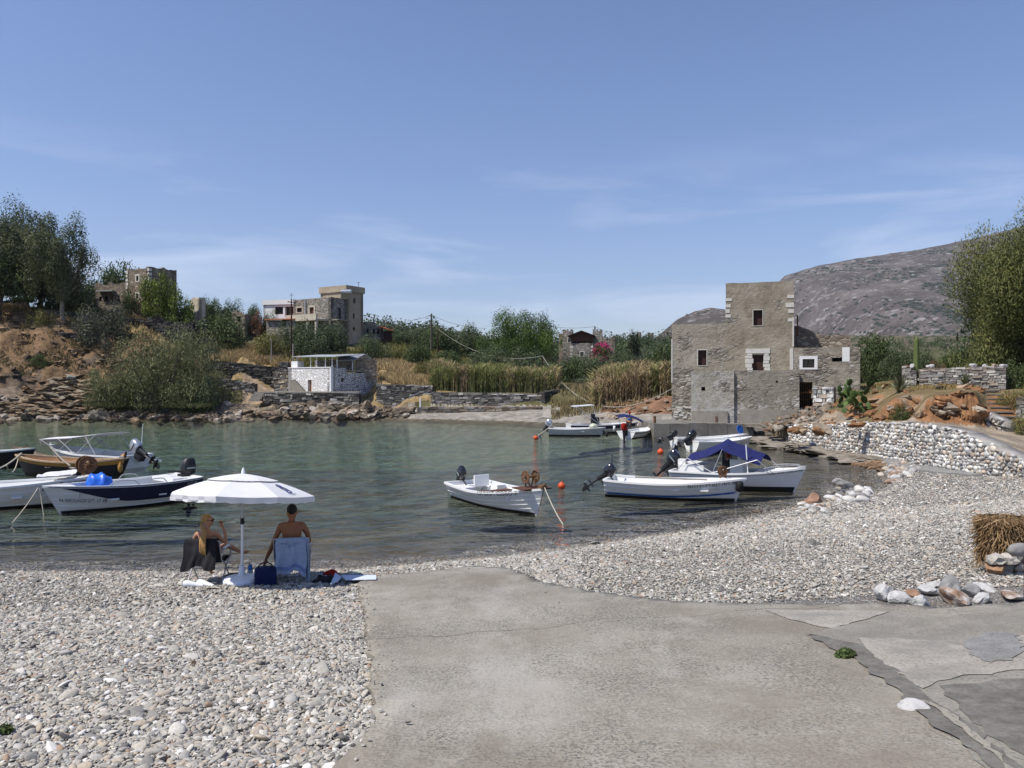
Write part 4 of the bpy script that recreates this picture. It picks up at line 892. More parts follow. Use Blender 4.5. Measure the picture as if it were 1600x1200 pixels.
# ------------------------------------------------------------------ buildings and walls
class Facade:
    """a vertical plane: origin (x, y), direction along it; photo pixels map to (u, z) on it"""
    def __init__(s, o, deg):
        s.o = np.array(o, float)[:2]; a = math.radians(deg); s.d = np.array([math.cos(a), -math.sin(a)]); s.b = np.array([math.sin(a), math.cos(a)])
    @classmethod
    def at(c, px, Y, deg): return c(((px-800)/F*Y, Y), deg)
    def uz(s, px, py):
        k = (px-800)/F; u = (k*s.o[1]-s.o[0])/(s.d[0]-k*s.d[1]); Y = s.o[1]+u*s.d[1]; return u, EYE-(py-600)/F*Y
    def rect(s, x0, y0, x1, y1):
        u0, _ = s.uz(x0, 600); u1, _ = s.uz(x1, 600); _, zt = s.uz((x0+x1)/2, y0); _, zb = s.uz((x0+x1)/2, y1); return (u0, u1, zb, zt)
    def w(s, u, z, dep=0.0): q = s.o+u*s.d+dep*s.b; return np.array([q[0], q[1], z])
    def side(s, u):      # plane that leaves this one backwards at u
        f = Facade.__new__(Facade); f.o = s.o+u*s.d; f.d = s.b.copy(); f.b = -s.d.copy(); return f
    def shift(s, dep):
        f = Facade.__new__(Facade); f.o = s.o+dep*s.b; f.d = s.d; f.b = s.b; return f
    def box(s, mb, u0, u1, z0, z1, d0, d1, col=None, mi=0):
        p = [s.w(u0, z0, d0), s.w(u1, z0, d0), s.w(u1, z0, d1), s.w(u0, z0, d1), s.w(u0, z1, d0), s.w(u1, z1, d0), s.w(u1, z1, d1), s.w(u0, z1, d1)]; mb.hexa(p, col, mi)
def wall(mb, f, u0, u1, z0, z1, openings=(), t=.5, top=None, step=None):
    """a wall slab with real openings; top(u) gives an uneven crest"""
    us = {u0, u1}; zs = {z0, z1}
    for (a, b, c, d) in openings: us |= {a, b}; zs |= {c, d}
    if step:
        q = u0+step
        while q < u1-.05: us.add(q); q += step
    us = sorted(q for q in us if u0-1e-6 <= q <= u1+1e-6); zs = sorted(q for q in zs if z0-1e-6 <= q <= z1+1e-6)
    n, m = len(us)-1, len(zs)-1
    fill = [[not any(a-1e-6 < (us[i]+us[i+1])/2 < b+1e-6 and c-1e-6 < (zs[j]+zs[j+1])/2 < d+1e-6 for (a, b, c, d) in openings) for j in range(m)] for i in range(n)]
    ok = lambda i, j: 0 <= i < n and 0 <= j < m and fill[i][j]
    Z = lambda i, j: (top(us[i]) if (top and j == m) else zs[j])
    for i in range(n):
        for j in range(m):
            if not fill[i][j]: continue
            A = [(us[i], Z(i, j)), (us[i+1], Z(i+1, j)), (us[i+1], Z(i+1, j+1)), (us[i], Z(i, j+1))]
            fr = [f.w(u, z) for u, z in A]; bk = [f.w(u, z, t) for u, z in A]
            mb.quad(*fr); mb.quad(*bk[::-1])
            for (di, dj, e) in ((0, -1, (0, 1)), (1, 0, (1, 2)), (0, 1, (2, 3)), (-1, 0, (3, 0))):
                if not ok(i+di, j+dj): a, b = e; mb.quad(fr[b], fr[a], bk[a], bk[b])
def window(parent, f, r, depth=.18, mat='window_dark', frame=None, fw=.07, name='window', surround=None, sw=.12, bars=0, label=None):
    u0, u1, z0, z1 = r; mb = MB(); f.box(mb, u0-.02, u1+.02, z0-.02, z1+.02, depth, depth+.06); o = mb.build(name, M[mat], parent)
    if label: o['label'] = label
    if frame:
        q = MB(); d0, d1 = depth-.05, depth-.003
        f.box(q, u0, u0+fw, z0, z1, d0, d1); f.box(q, u1-fw, u1, z0, z1, d0, d1); f.box(q, u0+fw, u1-fw, z0, z0+fw, d0, d1); f.box(q, u0+fw, u1-fw, z1-fw, z1, d0, d1)
        if u1-u0 > .7 and name == 'window': f.box(q, (u0+u1)/2-fw*.4, (u0+u1)/2+fw*.4, z0+fw, z1-fw, d0+.004, d1)
        q.build('frame', M[frame], o)
    if bars:
        q = MB()
        for k in range(bars): u = u0+(k+.5)*(u1-u0)/bars; q.tube([f.w(u, z0, depth-.08), f.w(u, z1, depth-.08)], .022, 6)
        for z in (z0+.33*(z1-z0), z0+.55*(z1-z0), z1-.06): q.tube([f.w(u0, z, depth-.085), f.w(u1, z, depth-.085)], .022, 6)
        q.build('bars', M['rust'], o)
    if surround:
        q = MB(); a, b = -.028, .05
        f.box(q, u0-sw, u0, z0-sw*.6, z1+sw, a, b); f.box(q, u1, u1+sw, z0-sw*.6, z1+sw, a, b); f.box(q, u0, u1, z1, z1+sw, a, b); f.box(q, u0, u1, z0-sw*.6, z0, a, b)
        q.build('surround', M[surround], o)
    return o
def qs(h, f, *r, nm='quoin_stone'): q = MB(); f.box(q, *r); q.build(nm, M['quoin_white'], h)
def house(name, label, cat, base): return thing(name, label, cat, base)

def plaster_mat():
    def mk(nm, c1, c2, c3, stone_amt, white_amt, zlo, zhi):
        t = NT(nm); v = t.coord(); vs = t.coord((2.6, 2.6, 4.6))
        base = t.ramp(t.noise(v, .8, 8, .68, .4), [(.3, c1), (.5, c2), (.7, c3)])
        dn = t.noise(v, 2, 3, out='Color'); vv = t.n('MixRGB'); vv.blend_type = 'ADD'; vv.inputs[0].default_value = .35; t.l(vs, vv.inputs[1]); t.l(dn, vv.inputs[2])
        cell = t.voro(vv.outputs[0], 1, 'F1', 'Color'); ed = t.voro(vv.outputs[0], 1, 'DISTANCE_TO_EDGE'); sp = t.n('SeparateColor'); t.l(cell, sp.inputs[0])
        st = t.ramp(sp.outputs[0], [(.1, (.20, .175, .145)), (.5, (.28, .25, .21)), (.85, (.35, .315, .27)), (.97, (.50, .47, .42))]); st = t.mix(t.ramp(ed, [(.02, .6), (.09, 0.0)]), st, (.15, .13, .105)); st = t.mix(1.0, st, t.ramp(t.noise(v, 4, 6, .7), [(.3, .7), (.7, 1.15)]), 'MULTIPLY')
        q = t.n('SeparateXYZ'); t.l(v, q.inputs[0]); low = t.n('MapRange'); t.l(q.outputs['Z'], low.inputs[0]); low.inputs[1].default_value = zhi; low.inputs[2].default_value = zlo; low.inputs[3].default_value = 0; low.inputs[4].default_value = 1
        sm = t.ramp(t.math('ADD', t.noise(v, .55, 6, .65), t.math('MULTIPLY', low.outputs[0], .13)), [(stone_amt, 0.0), (stone_amt+.05, 1.0)]); c = t.mix(sm, base, st)
        wm = t.ramp(t.math('ADD', t.noise(v, 1.5, 7, .7, .5), t.math('MULTIPLY', low.outputs[0], .16)), [(white_amt, 0.0), (white_amt+.04, .85)]); c = t.mix(wm, c, (.43, .415, .38))
        c = t.mix(t.ramp(t.noise(t.coord((1, 1, .22)), 2.2, 6, .7), [(.56, 0.0), (.74, .45)]), c, (.11, .095, .075))
        h = t.math('ADD', t.noise(v, 2.6, 9, .72), t.math('MULTIPLY', t.math('MULTIPLY', t.ramp(ed, [(0, 0.0), (.22, 1.0)]), t.math('ADD', sm, .06)), .3))
        M[nm] = t.bsdf(c, .95, .1, 0, t.bump(h, 1.0, .11))
    mk('house_plaster', (.225, .195, .155), (.315, .278, .222), (.41, .37, .305), .50, .70, 0, 4)
    mk('tower_plaster', (.205, .175, .13), (.30, .26, .20), (.38, .34, .275), .57, .86, 0, 1)
    mk('terrace_plaster', (.27, .24, .195), (.345, .315, .262), (.41, .38, .325), .56, .52, 0, 1.5)
    mk('terrace_rubble', (.21, .19, .155), (.28, .25, .205), (.36, .33, .28), .52, .60, 0, 2)
    mk('tan_plaster', (.33, .27, .195), (.39, .325, .24), (.45, .38, .29), .80, .9, 0, 1)
    mk('pale_plaster', (.42, .37, .29), (.50, .45, .36), (.56, .51, .42), .85, .9, 0, 1)
    plain('quoin_white', (.56, .54, .49), .9, .15, var=.12, sc_=5, bump=.3, bs=18)
    plain('limewash', (.74, .74, .73), .9, .1, var=.05, bump=.15, bs=8)
plaster_mat()

def tower_house():
    f = Facade.at(1049.5, 52.4, 16); zb = .55
    h = house('tower_house', 'big old plastered stone tower house standing on the quay beside the moored boats', 'house', f.w(6, .8, 3)); b = lambda *r: f.rect(*r)
    uT0, uT1 = f.uz(1134, 500)[0], f.uz(1240, 500)[0]; zT = f.uz(1187, 441)[1]; zL = f.uz(1092, 506)[1]; uA0 = f.uz(1233, 560)[0]; uA1 = f.uz(1344, 560)[0]; zA = f.uz(1288, 543)[1]
    wl, wt, wd = b(1090.6, 547, 1104, 571), b(1177, 484.5, 1191.5, 508.5), b(1175.5, 554.7, 1193, 579)
    rough = lambda z, a, s=3: (lambda u: z+a*(float(fbm(np.array([u*1.3]), np.array([s*1.0]), 3, s))))
    mb = MB(); wall(mb, f, 0, uT0, zb, zL, [wl], .55, rough(zL, .12), .5)
    fs = f.side(0); fs.b = f.d.copy(); wall(mb, fs, .55, 8.0, zb, zL, [], .5, rough(zL, .15, 5), .6); mb2 = f.shift(7.5); wall(mb, mb2, 0, uT1, zb, zL, [], .5)
    mb.build('wing_wall', M['house_plaster'], h)
    mb = MB(); wall(mb, f, uT0, uT1, zb, zT, [wt, wd], .55, rough(zT, .10, 7), .4)
    sL = f.side(uT0); sL.b = f.d.copy(); wall(mb, sL, .56, 5.4, zL-.4, zT, [], .5, rough(zT, .12, 9), .5)
    sR = Facade.__new__(Facade); sR.o = f.o+(uT1-.5)*f.d; sR.d = f.b.copy(); sR.b = f.d.copy(); wall(mb, sR, .56, 5.4, zb, zT, [], .5, rough(zT, .12, 11), .5)
    fb = f.shift(4.9); wall(mb, fb, uT0, uT1, zL-.4, zT, [], .5, rough(zT, .12, 13), .5)
    mb.build('tower_wall', M['tower_plaster'], h)
    r = MB(); f.box(r, .3, uT0-.02, zL-.45, zL-.25, .3, 7.7); f.box(r, uT0+.3, uT1-.3, zT-.55, zT-.35, .3, 5.0); f.box(r, uT0, uT1-.1, zL-.75, zL-.5, 5.4, 7.7); r.build('roof', M['house_concrete'], h)
    # annex on the right, with its rough back wall above
    wv, ws = b(1254, 561, 1272.5, 574.5), b(1300, 559, 1316, 565); dd = b(1248, 597, 1269.5, 637.5)
    fa = f.shift(-.35); wv, ws, dd = fa.rect(1254, 561, 1272.5, 574.5), fa.rect(1300, 559, 1316, 565), fa.rect(1248.5, 597, 1269.5, 637)
    uA0, uA1 = fa.uz(1235, 560)[0], fa.uz(1344, 560)[0]
    mb = MB(); wall(mb, fa, uA0, uA1, .6, zA, [wv, ws, dd], .45, rough(zA, .06, 15), .5); sA = Facade.__new__(Facade); sA.o = fa.o+(uA1-.45)*fa.d; sA.d = fa.b.copy(); sA.b = fa.d.copy(); wall(mb, sA, .46, 5.0, .6, zA, [], .45)
    mb.build('annex_wall', M['house_plaster'], h); r = MB(); fa.box(r, uA0+.2, uA1-.2, zA-.4, zA-.2, .4, 3.4); r.build('roof', M['house_concrete'], h)
    fk = f.shift(3.2); u0, u1 = fk.uz(1241, 530)[0], fk.uz(1328, 530)[0]; z0 = fk.uz(1288, 524)[1]; z1 = fk.uz(1245, 508)[1]
    um = fk.uz(1270, 530)[0]; tp = lambda u: (z1+(z0-z1)*np.clip((u-u0-.3)/(um-u0), 0, 1))+.28*float(fbm(np.array([u*2.1]), np.array([1.0]), 3, 2))
    mb = MB(); wall(mb, fk, u0, u1, zA-1.5, z0, [], .5, tp, .25); mb.build('ruined_wall', M['rubble_brown'], h)
    # front terrace block
    ft = f.shift(-1.5); ul, um2, ur = ft.uz(1080, 620)[0], ft.uz(1147, 620)[0], ft.uz(1249, 620)[0]; zt = ft.uz(1150, 579)[1]
    hole = ft.rect(1096, 604.5, 1102, 610.5); fl = ft.shift(-.18)
    mb = MB(); wall(mb, fl, ul, um2, .5, zt-.02, [hole], .4, rough(zt-.02, .05, 4), .5); q = f.side(ul).shift(0); sl_ = Facade.__new__(Facade); sl_.o = fl.o+ul*fl.d; sl_.d = fl.b.copy(); sl_.b = fl.d.copy(); wall(mb, sl_, .41, 1.6, .5, zt-.02, [], .3)
    mb.build('terrace_wall', M['terrace_plaster'], h)
    hole2 = ft.rect(1212, 595, 1215.5, 598)
    mb = MB(); wall(mb, ft, um2+.003, ur, .5, zt, [hole2], .4, rough(zt, .06, 6), .5); sr_ = Facade.__new__(Facade); sr_.o = ft.o+(ur-.3)*ft.d; sr_.d = ft.b.copy(); sr_.b = ft.d.copy(); wall(mb, sr_, .41, 1.1, .5, zt, [], .3)
    mb.build('terrace_wall', M['terrace_rubble'], h)
    r = MB(); ft.box(r, ul+.1, ur-.1, zt-.3, zt-.12, .35, 1.45); r.build('terrace_floor', M['house_concrete'], h)
    r = MB(); zp = ft.uz(1110, 642)[1]; fl.box(r, ul+.05, ft.uz(1137, 650)[0], .45, zp, -.14, .02); r.build('plinth', M['house_concrete'], h)
    r = MB(); zp = ft.uz(1200, 640)[1]; ft.box(r, ft.uz(1156, 650)[0], ft.uz(1246, 650)[0], .45, zp, -.12, .02); r.build('plinth', M['house_concrete'], h)
    r = MB(); fl.box(r, ft.uz(1118, 650)[0], ft.uz(1120.5, 650)[0], .6, ft.uz(1120, 650)[1], -.2, -.145); r.build('pipe', M['rust'], h)
    # openings
    window(h, f, wt, .2, 'shutter_brown', name='shutter', surround='quoin_white', sw=.04); window(h, f, wl, .2, 'shutter_brown', name='shutter', surround='quoin_white', sw=.05)
    d = window(h, f, wd, .2, 'shutter_brown', name='door'); q = MB()
    for (a, c, zz0, zz1) in ((wd[0]-.38, wd[0]-.01, wd[2], wd[3]+.1), (wd[1]+.01, wd[1]+.33, wd[2], wd[3]+.1)):
        z = zz0
        while z < zz1: hh = rnd(.18, .34); f.box(q, a+rnd(-.08, .05), c+rnd(-.03, .1), z+.01, min(z+hh, zz1)-.01, -.035-rnd(0, .02), .05); z += hh
    f.box(q, wd[0]-.42, wd[1]+.4, wd[3]+.11, wd[3]+.42, -.05, .05); q.build('surround', M['quoin_white'], d)
    window(h, fa, wv, .16, 'window_dark', 'shutter_brown', .06, surround='limewash', sw=.19); window(h, fa, ws, .2, 'dark_void', name='slit')
    g_ = window(h, fa, dd, .3, 'dark_void', name='gate', bars=7); q = MB(); fa.box(q, dd[0], dd[1], (dd[2]+dd[3])/2+.1, (dd[2]+dd[3])/2+.2, .1, .25); q.build('lintel', M['rust'], g_)
    q = MB(); fa.box(q, fa.uz(1316, 550)[0], fa.uz(1327.5, 550)[0], fa.uz(1320, 565)[1], zA-.02, -.02, .05); q.build('whitewash_patch', M['limewash'], h)
    q = MB(); fa.box(q, dd[0]-.1, dd[1]+.1, dd[2]-.18, dd[2]-.01, -.35, .1); q.build('door_step', M['quoin_white'], h)
    # quoins of the tower and pale corner strips
    z = zT-.9
    while z > f.uz(1187, 540)[1]+1.6: hh = rnd(.2, .3); wv_ = rnd(.28, .55); qs(h, f, uT1-wv_, uT1+.025, z-hh, z, -.03, .3); z -= hh+rnd(.14, .34)
    z = zT-1.0
    while z > zL+.2: hh = rnd(.18, .3); qs(h, f, uT0-.025, uT0+rnd(.2, .42), z-hh, z, -.03, .3); z -= hh+rnd(.1, .3)
    for fc, r in ((f, (uT1-.07, uT1+.02, zA+.1, zL+.3, -.025, .2)), (f, (-.025, .06, 3.5, zL-1.0, -.025, .3)), (fa, (uA0-.03, uA0+.17, zt+.05, zA-.05, -.03, .2))): q = MB(); fc.box(q, *r); q.build('corner_strip', M['quoin_white'], h)
    for _ in range(26):
        u = rnd(.05, 1.5); z = rnd(.7, 2.0); s_ = rnd(.08, .2); qs(h, f, u, u+s_*1.5, z, z+s_*.7, -.03-rnd(0, .03), .1, nm='facing_stone')
    q = MB(); p = f.w(f.uz(1251, 500)[0], f.uz(1251, 507)[1], 2.5); q.tube([p+[0, 0, -.6], p+[0, 0, .8]], .05, 6); q.build('chimney_pipe', M['rust'], h)
tower_house()

def stones(mb, A, B, zt0, zt1, zb0, zb1, t, sw, sh, pal, jit=.5, cap=True, proud=.05, round_=False, seed=0):
    """coursed stones laid along A-B; every stone is a jittered block"""
    g = np.random.default_rng(seed); A, B = np.array(A[:2], float), np.array(B[:2], float); Lw = np.linalg.norm(B-A); d = (B-A)/Lw; n = np.array([d[1], -d[0]])
    if n[1] > 0 and abs(n[1]) > .3: n = -n
    if abs(n[1]) <= .3 and n[0] > 0: n = -n
    N3 = np.array([n[0], n[1], 0]); D3 = np.array([d[0], d[1], 0]); pal = np.array(pal)
    core = [np.r_[A-n*(-.0)+n*-.0, zb0]]
    pA, pB = np.r_[A, 0], np.r_[B, 0]; bk = -N3*t
    mb.hexa([pA+[0, 0, zb0-.4], pB+[0, 0, zb1-.4], pB+bk+[0, 0, zb1-.4], pA+bk+[0, 0, zb0-.4], pA+[0, 0, zt0-.04], pB+[0, 0, zt1-.04], pB+bk+[0, 0, zt1-.04], pA+bk+[0, 0, zt0-.04]], tuple(pal.mean(0)*(.72 if round_ else .35)))
    hmax = max(zt0-zb0, zt1-zb1)+.3; v = -.3
    while v < hmax:
        hh = sh*g.uniform(.65, 1.4); u = -sw*g.random()
        while u < Lw:
            l = sw*g.uniform(.45, 1.7); uc = u+l/2; q = np.clip(uc/Lw, 0, 1); zb = zb0+(zb1-zb0)*q; zt = zt0+(zt1-zt0)*q
            z0 = zb+v; z1 = min(z0+hh, zt+g.uniform(-.03, .07))
            if z1-z0 > .03 and z0 < zt:
                a, b = max(u, 0), min(u+l, Lw); pr = proud*g.uniform(.1, 1.4); dn = sh*jit*.22
                c = pal[g.integers(0, len(pal))]*g.uniform(.7, 1.3)
                if round_:
                    R = np.stack([D3, N3, [0, 0, 1]], 1); V, Fc = ICO[1]; q_ = g.normal()*.45; R = R@rotm(g.normal()*.12, q_, g.normal()*.1); cc = pA+D3*((a+b)/2+g.normal()*.03)+N3*(pr*.25-.025)+[0, 0, (z0+z1)/2+g.normal()*sh*.16]
                    mb.add((V*np.array([(b-a)*g.uniform(.4, .62), .06+.035*g.random(), (z1-z0)*g.uniform(.45, .72)])*(1+.09*g.normal(size=(len(V), 1))))@R.T+cc, Fc, np.clip(c, 0, 1))
                else:
                    j = lambda: g.normal(size=3)*dn; gap = min(.02, sh*.08)
                    P8 = []
                    for zz_ in (z0+gap, z1-gap):
                        for (uu, nn) in ((a+gap, pr), (b-gap, pr), (b-gap, -.1), (a+gap, -.1)): P8.append(pA+D3*uu+N3*nn+np.array([0, 0, zz_])+(j() if nn > 0 else 0))
                    mb.hexa(P8, np.clip(c, 0, 1))
                    if z1 > zt-sh*.8: mb.box(pA+D3*(a+b)/2-N3*t*.5+np.array([0, 0, zt-.02]), ((b-a)*.95, t*.98, .1*g.uniform(.6, 1.4)), math.atan2(d[1], d[0]), np.clip(c, 0, 1))
            u += l
        v += hh
PGREY = [(.15, .145, .13), (.2, .19, .17), (.25, .235, .21), (.3, .285, .255), (.17, .15, .125)]
PDARK = [(.05, .047, .042), (.075, .07, .062), (.1, .093, .083), (.14, .13, .115)]
PMID = [(.095, .09, .083), (.14, .133, .12), (.19, .18, .16), (.25, .235, .21), (.38, .36, .33)]
PBROWN = [(.20, .16, .115), (.26, .21, .155), (.32, .27, .2), (.17, .135, .1)]
PWHITE = [(.56, .55, .52), (.64, .63, .60), (.44, .43, .41), (.33, .32, .31), (.50, .44, .36), (.60, .58, .54), (.42, .34, .27), (.27, .26, .25)]
def dry_wall(name, label, a, b, t=.6, sw=.5, sh=.2, pal=PGREY, mat='stone_v', round_=False, seed=1, proud=.05, pts=None):
    """a, b = (px, Y, py top, py base)"""
    segs = pts or [a, b]; p0 = P(segs[0][0], segs[0][3], segs[0][1]); o = thing(name, label, 'wall', p0); mb = MB()
    for k, (q, r) in enumerate(zip(segs[:-1], segs[1:])):
        A, B = P(q[0], 600, q[1]), P(r[0], 600, r[1]); stones(mb, A, B, zz(q[2], q[1]), zz(r[2], r[1]), zz(q[3], q[1]), zz(r[3], r[1]), t, sw, sh, pal, round_=round_, seed=seed+k, proud=proud)
    mb.build('stonework', M[mat], o, smooth=round_); return o
dry_wall('drystone_wall', 'black drystone wall below the dry grass left of the shore house', (316, 88.4, 561, 590), (437, 88.2, 575, 602), pal=PDARK, seed=3, proud=.1)
dry_wall('retaining_wall', 'grey retaining wall between the large tamarisk and the shore house', (322, 82.0, 588, 630), (399, 81.6, 600, 628), pal=PGREY, seed=5)
dry_wall('retaining_wall', 'dark high retaining wall just right of the whitewashed shore house', (588, 79.6, 600, 634), (676, 79.2, 603, 640), pal=PMID, seed=7, sw=.6, sh=.2)
dry_wall('retaining_wall', 'long grey stone wall below the green reeds behind the shingle beach', (674, 78.8, 613, 638), (852, 77.4, 616, 637), pal=PMID+PGREY, seed=9, sw=.6, sh=.2)
dry_wall('ledge_wall', 'low stone ledge along the top of the far shingle beach', (652, 74.8, 637, 646), (846, 74.0, 636, 645), pal=PBROWN+PGREY, seed=11, sw=.6, sh=.18, t=3.8)
dry_wall('path_wall', 'dark stone wall climbing beside the concrete path right of the long wall', (850, 77.2, 613, 638), (921, 84, 602, 614), pal=PDARK+PMID, seed=13)
dry_wall('terrace_wall', 'blue-grey terrace wall at the left edge of the cliff top', (70, 93.0, 486, 516), (150, 93.2, 489, 517), pal=[(.13, .135, .14), (.17, .175, .18), (.22, .22, .22)], seed=15)
dry_wall('terrace_wall', 'dark terrace wall below the fig trees and the ruin', (150, 93.2, 494, 520), (302, 93.4, 505, 530), pal=PDARK, seed=17, proud=.08)
dry_wall('ruined_wall', 'short dark broken wall halfway up the ochre cliff', (68, 88.6, 520, 538), (132, 88.8, 521, 541), pal=PDARK, seed=19, proud=.15)
dry_wall('garden_wall', 'pale drystone wall of the walled terrace above the red bank', None, None, pts=[(1436, 40.2, 578, 604), (1478, 39.8, 576, 603), (1572, 38.2, 573, 606)], pal=[(.30, .28, .25), (.4, .38, .34), (.24, .22, .2), (.36, .3, .24)], seed=21, sw=.3, sh=.13)
dry_wall('gate_pillar', 'square drystone pillar at the left end of the garden wall beside the cactus', None, None, pts=[(1409, 40.6, 573, 606), (1432, 40.2, 580, 607)], pal=[(.30, .28, .25), (.4, .38, .34), (.24, .22, .2)], seed=23, sw=.25, sh=.13, t=.8)
dry_wall('pebble_wall', 'long white-pebble sea wall curving up the right side of the beach', None, None, t=.7,
         pts=[(1232, 42.6, 667, 693), (1262, 39.5, 664, 700), (1345, 34.6, 661, 709), (1413, 30.8, 660, 718), (1459, 28.2, 664, 726), (1500, 26.3, 674, 733), (1545, 24.6, 694, 737), (1592, 23.5, 716, 742), (1640, 22.3, 736, 753)], sw=.155, sh=.122, pal=PWHITE, mat='white_stone_v', round_=True, seed=25, proud=.1)
dry_wall('low_wall', 'short white stone wall by the barred gate of the tower house', (1270, 46.8, 604, 634), (1303, 46.2, 606, 634), pal=PWHITE, mat='white_stone_v', seed=27, sw=.3, sh=.2, t=.9)
dry_wall('stair_wall', 'pebble side wall at the left of the stone stairs', (1530, 33.6, 640, 666), (1570, 32.4, 658, 672), pal=PWHITE[2:], mat='white_stone_v', round_=True, seed=29, sw=.25, sh=.18)
dry_wall('stair_wall', 'grey stone wall end right of the stairs under the trailing shrub', (1588, 34.0, 622, 655), (1640, 33.2, 622, 660), pal=PGREY, seed=31, sw=.3, sh=.15)

def far_house_tan():
    zb = 8.3; f = Facade.at(541, 107, 32); h = house('tower_house', 'tall tan plastered tower with a projecting parapet on the hill', 'house', f.w(0, zb))
    uL, uR = f.uz(501, 480)[0], 0.0; fR = f.side(0); kR = fR.uz(567.5, 480)[0]; zT = f.uz(541, 445.5)[1]; zp = f.uz(541, 455.5)[1]
    Rw = [fR.rect(552.3, 466, 555.5, 474), fR.rect(551.5, 490, 554.2, 498), fR.rect(551.5, 511.5, 555, 516.5)]
    fR.b = -f.d
    mb = MB(); wall(mb, f, uL, 0, zb-2, zp, [], .5); wall(mb, fR, 0, kR, zb-2, zp, Rw, .5); f2 = f.shift(kR-.5); wall(mb, f2, uL, 0, zb-2, zp, [], .5); sL = f.side(uL); sL.b = f.d.copy(); wall(mb, sL, 0, kR, zb-2, zp, [], .5)
    mb.build('wall', M['tan_plaster'], h); r = MB(); f.box(r, uL-.18, .18, zp-.003, zT, -.18, kR+.18); r.build('parapet', M['tan_plaster'], h)
    for q in Rw: window(h, fR, q, .2, 'window_dark')
    r = MB(); p = fR.w(kR*.72, zT); r.tube([p, p+[0, 0, .7]], .03, 5); r.tube([p+[-.3, 0, .6], p+[.3, 0, .6]], .02, 5); r.build('antenna', M['wire'], h)
far_house_tan()
def far_house_stone():
    f = Facade.at(517, 104, 32); zb = 8.4; h = house('stone_house', 'flat-roofed grey stone house joined to the left of the tan tower', 'house', f.w(0, zb)); fR = f.side(0); fR.b = -f.d
    uL = f.uz(459.5, 480)[0]; kR = fR.uz(541.5, 480)[0]; zT = f.uz(517, 464)[1]
    w1, w2 = f.rect(464, 481, 471.8, 488), f.rect(484, 480, 490.3, 490.5); w3 = fR.rect(526.8, 481, 533, 498)
    mb = MB(); wall(mb, f, uL, 0, zb-2, zT, [w1, w2], .5); wall(mb, fR, 0, kR, zb-2, zT, [w3], .5); wall(mb, f.shift(kR-.5), uL, 0, zb-2, zT, [], .5); s_ = f.side(uL); s_.b = f.d.copy(); wall(mb, s_, 0, kR, zb-2, zT, [], .5); mb.build('wall', M['rubble_grey'], h)
    r = MB(); f.box(r, uL+.2, -.2, zT-.5, zT-.3, .2, kR-.2); r.build('roof', M['house_concrete'], h)
    window(h, f, w1, .2, 'window_dark', 'shutter_brown', .08, surround='pale_plaster', sw=.2); window(h, f, w2, .2, 'shutter_red', name='door', surround='pale_plaster', sw=.25); window(h, fR, w3, .2, 'window_dark', 'shutter_brown', .1, name='balcony_door')
    r = MB(); zbal = fR.rect(517, 498, 541, 500)[2]; fR.box(r, .1, kR-.3, zbal-.15, zbal, -1.2, .05); r.build('balcony', M['house_concrete'], h)
    u = f.uz(478, 480)[0]; r = MB(); r.tube([f.w(u, zb, -.12), f.w(u, zT-.1, -.12)], .09, 6); r.build('drain_pipe', M['metal_roof'], h)
    # terrace and porch in front
    ft = f.shift(-2.2); zt = ft.uz(480, 490.5)[1]; z0 = ft.uz(480, 498)[1]; u0, u1 = ft.uz(446, 495)[0], ft.uz(494, 495)[0]
    r = MB(); ft.box(r, u0, u1, z0, zt, 0, .25); ft.box(r, u0, u1, z0-.25, z0-.01, -.1, 2.15); ft.box(r, u0, u0+.3, zb-2, z0-.26, .02, .35); um = ft.uz(478, 500)[0]; ft.box(r, um, um+.3, zb-2, z0-.26, .02, .35); ft.box(r, u1-.3, u1, zb-2, z0-.26, .02, .35); r.build('terrace', M['pale_plaster'], h)
    s = MB(); p = f.w(f.uz(528, 465)[0], zT-.1, 1.5); s.box(p+[0, 0, .4], (1.3, .1, 1.0), .2, R=rotm(.7, 0, .3)); s.tube([p+[-.7, .4, .95], p+[.7, .2, .95]], .28, 10); b = s.build('solar_heater', M['motor_silver'], h)
far_house_stone()
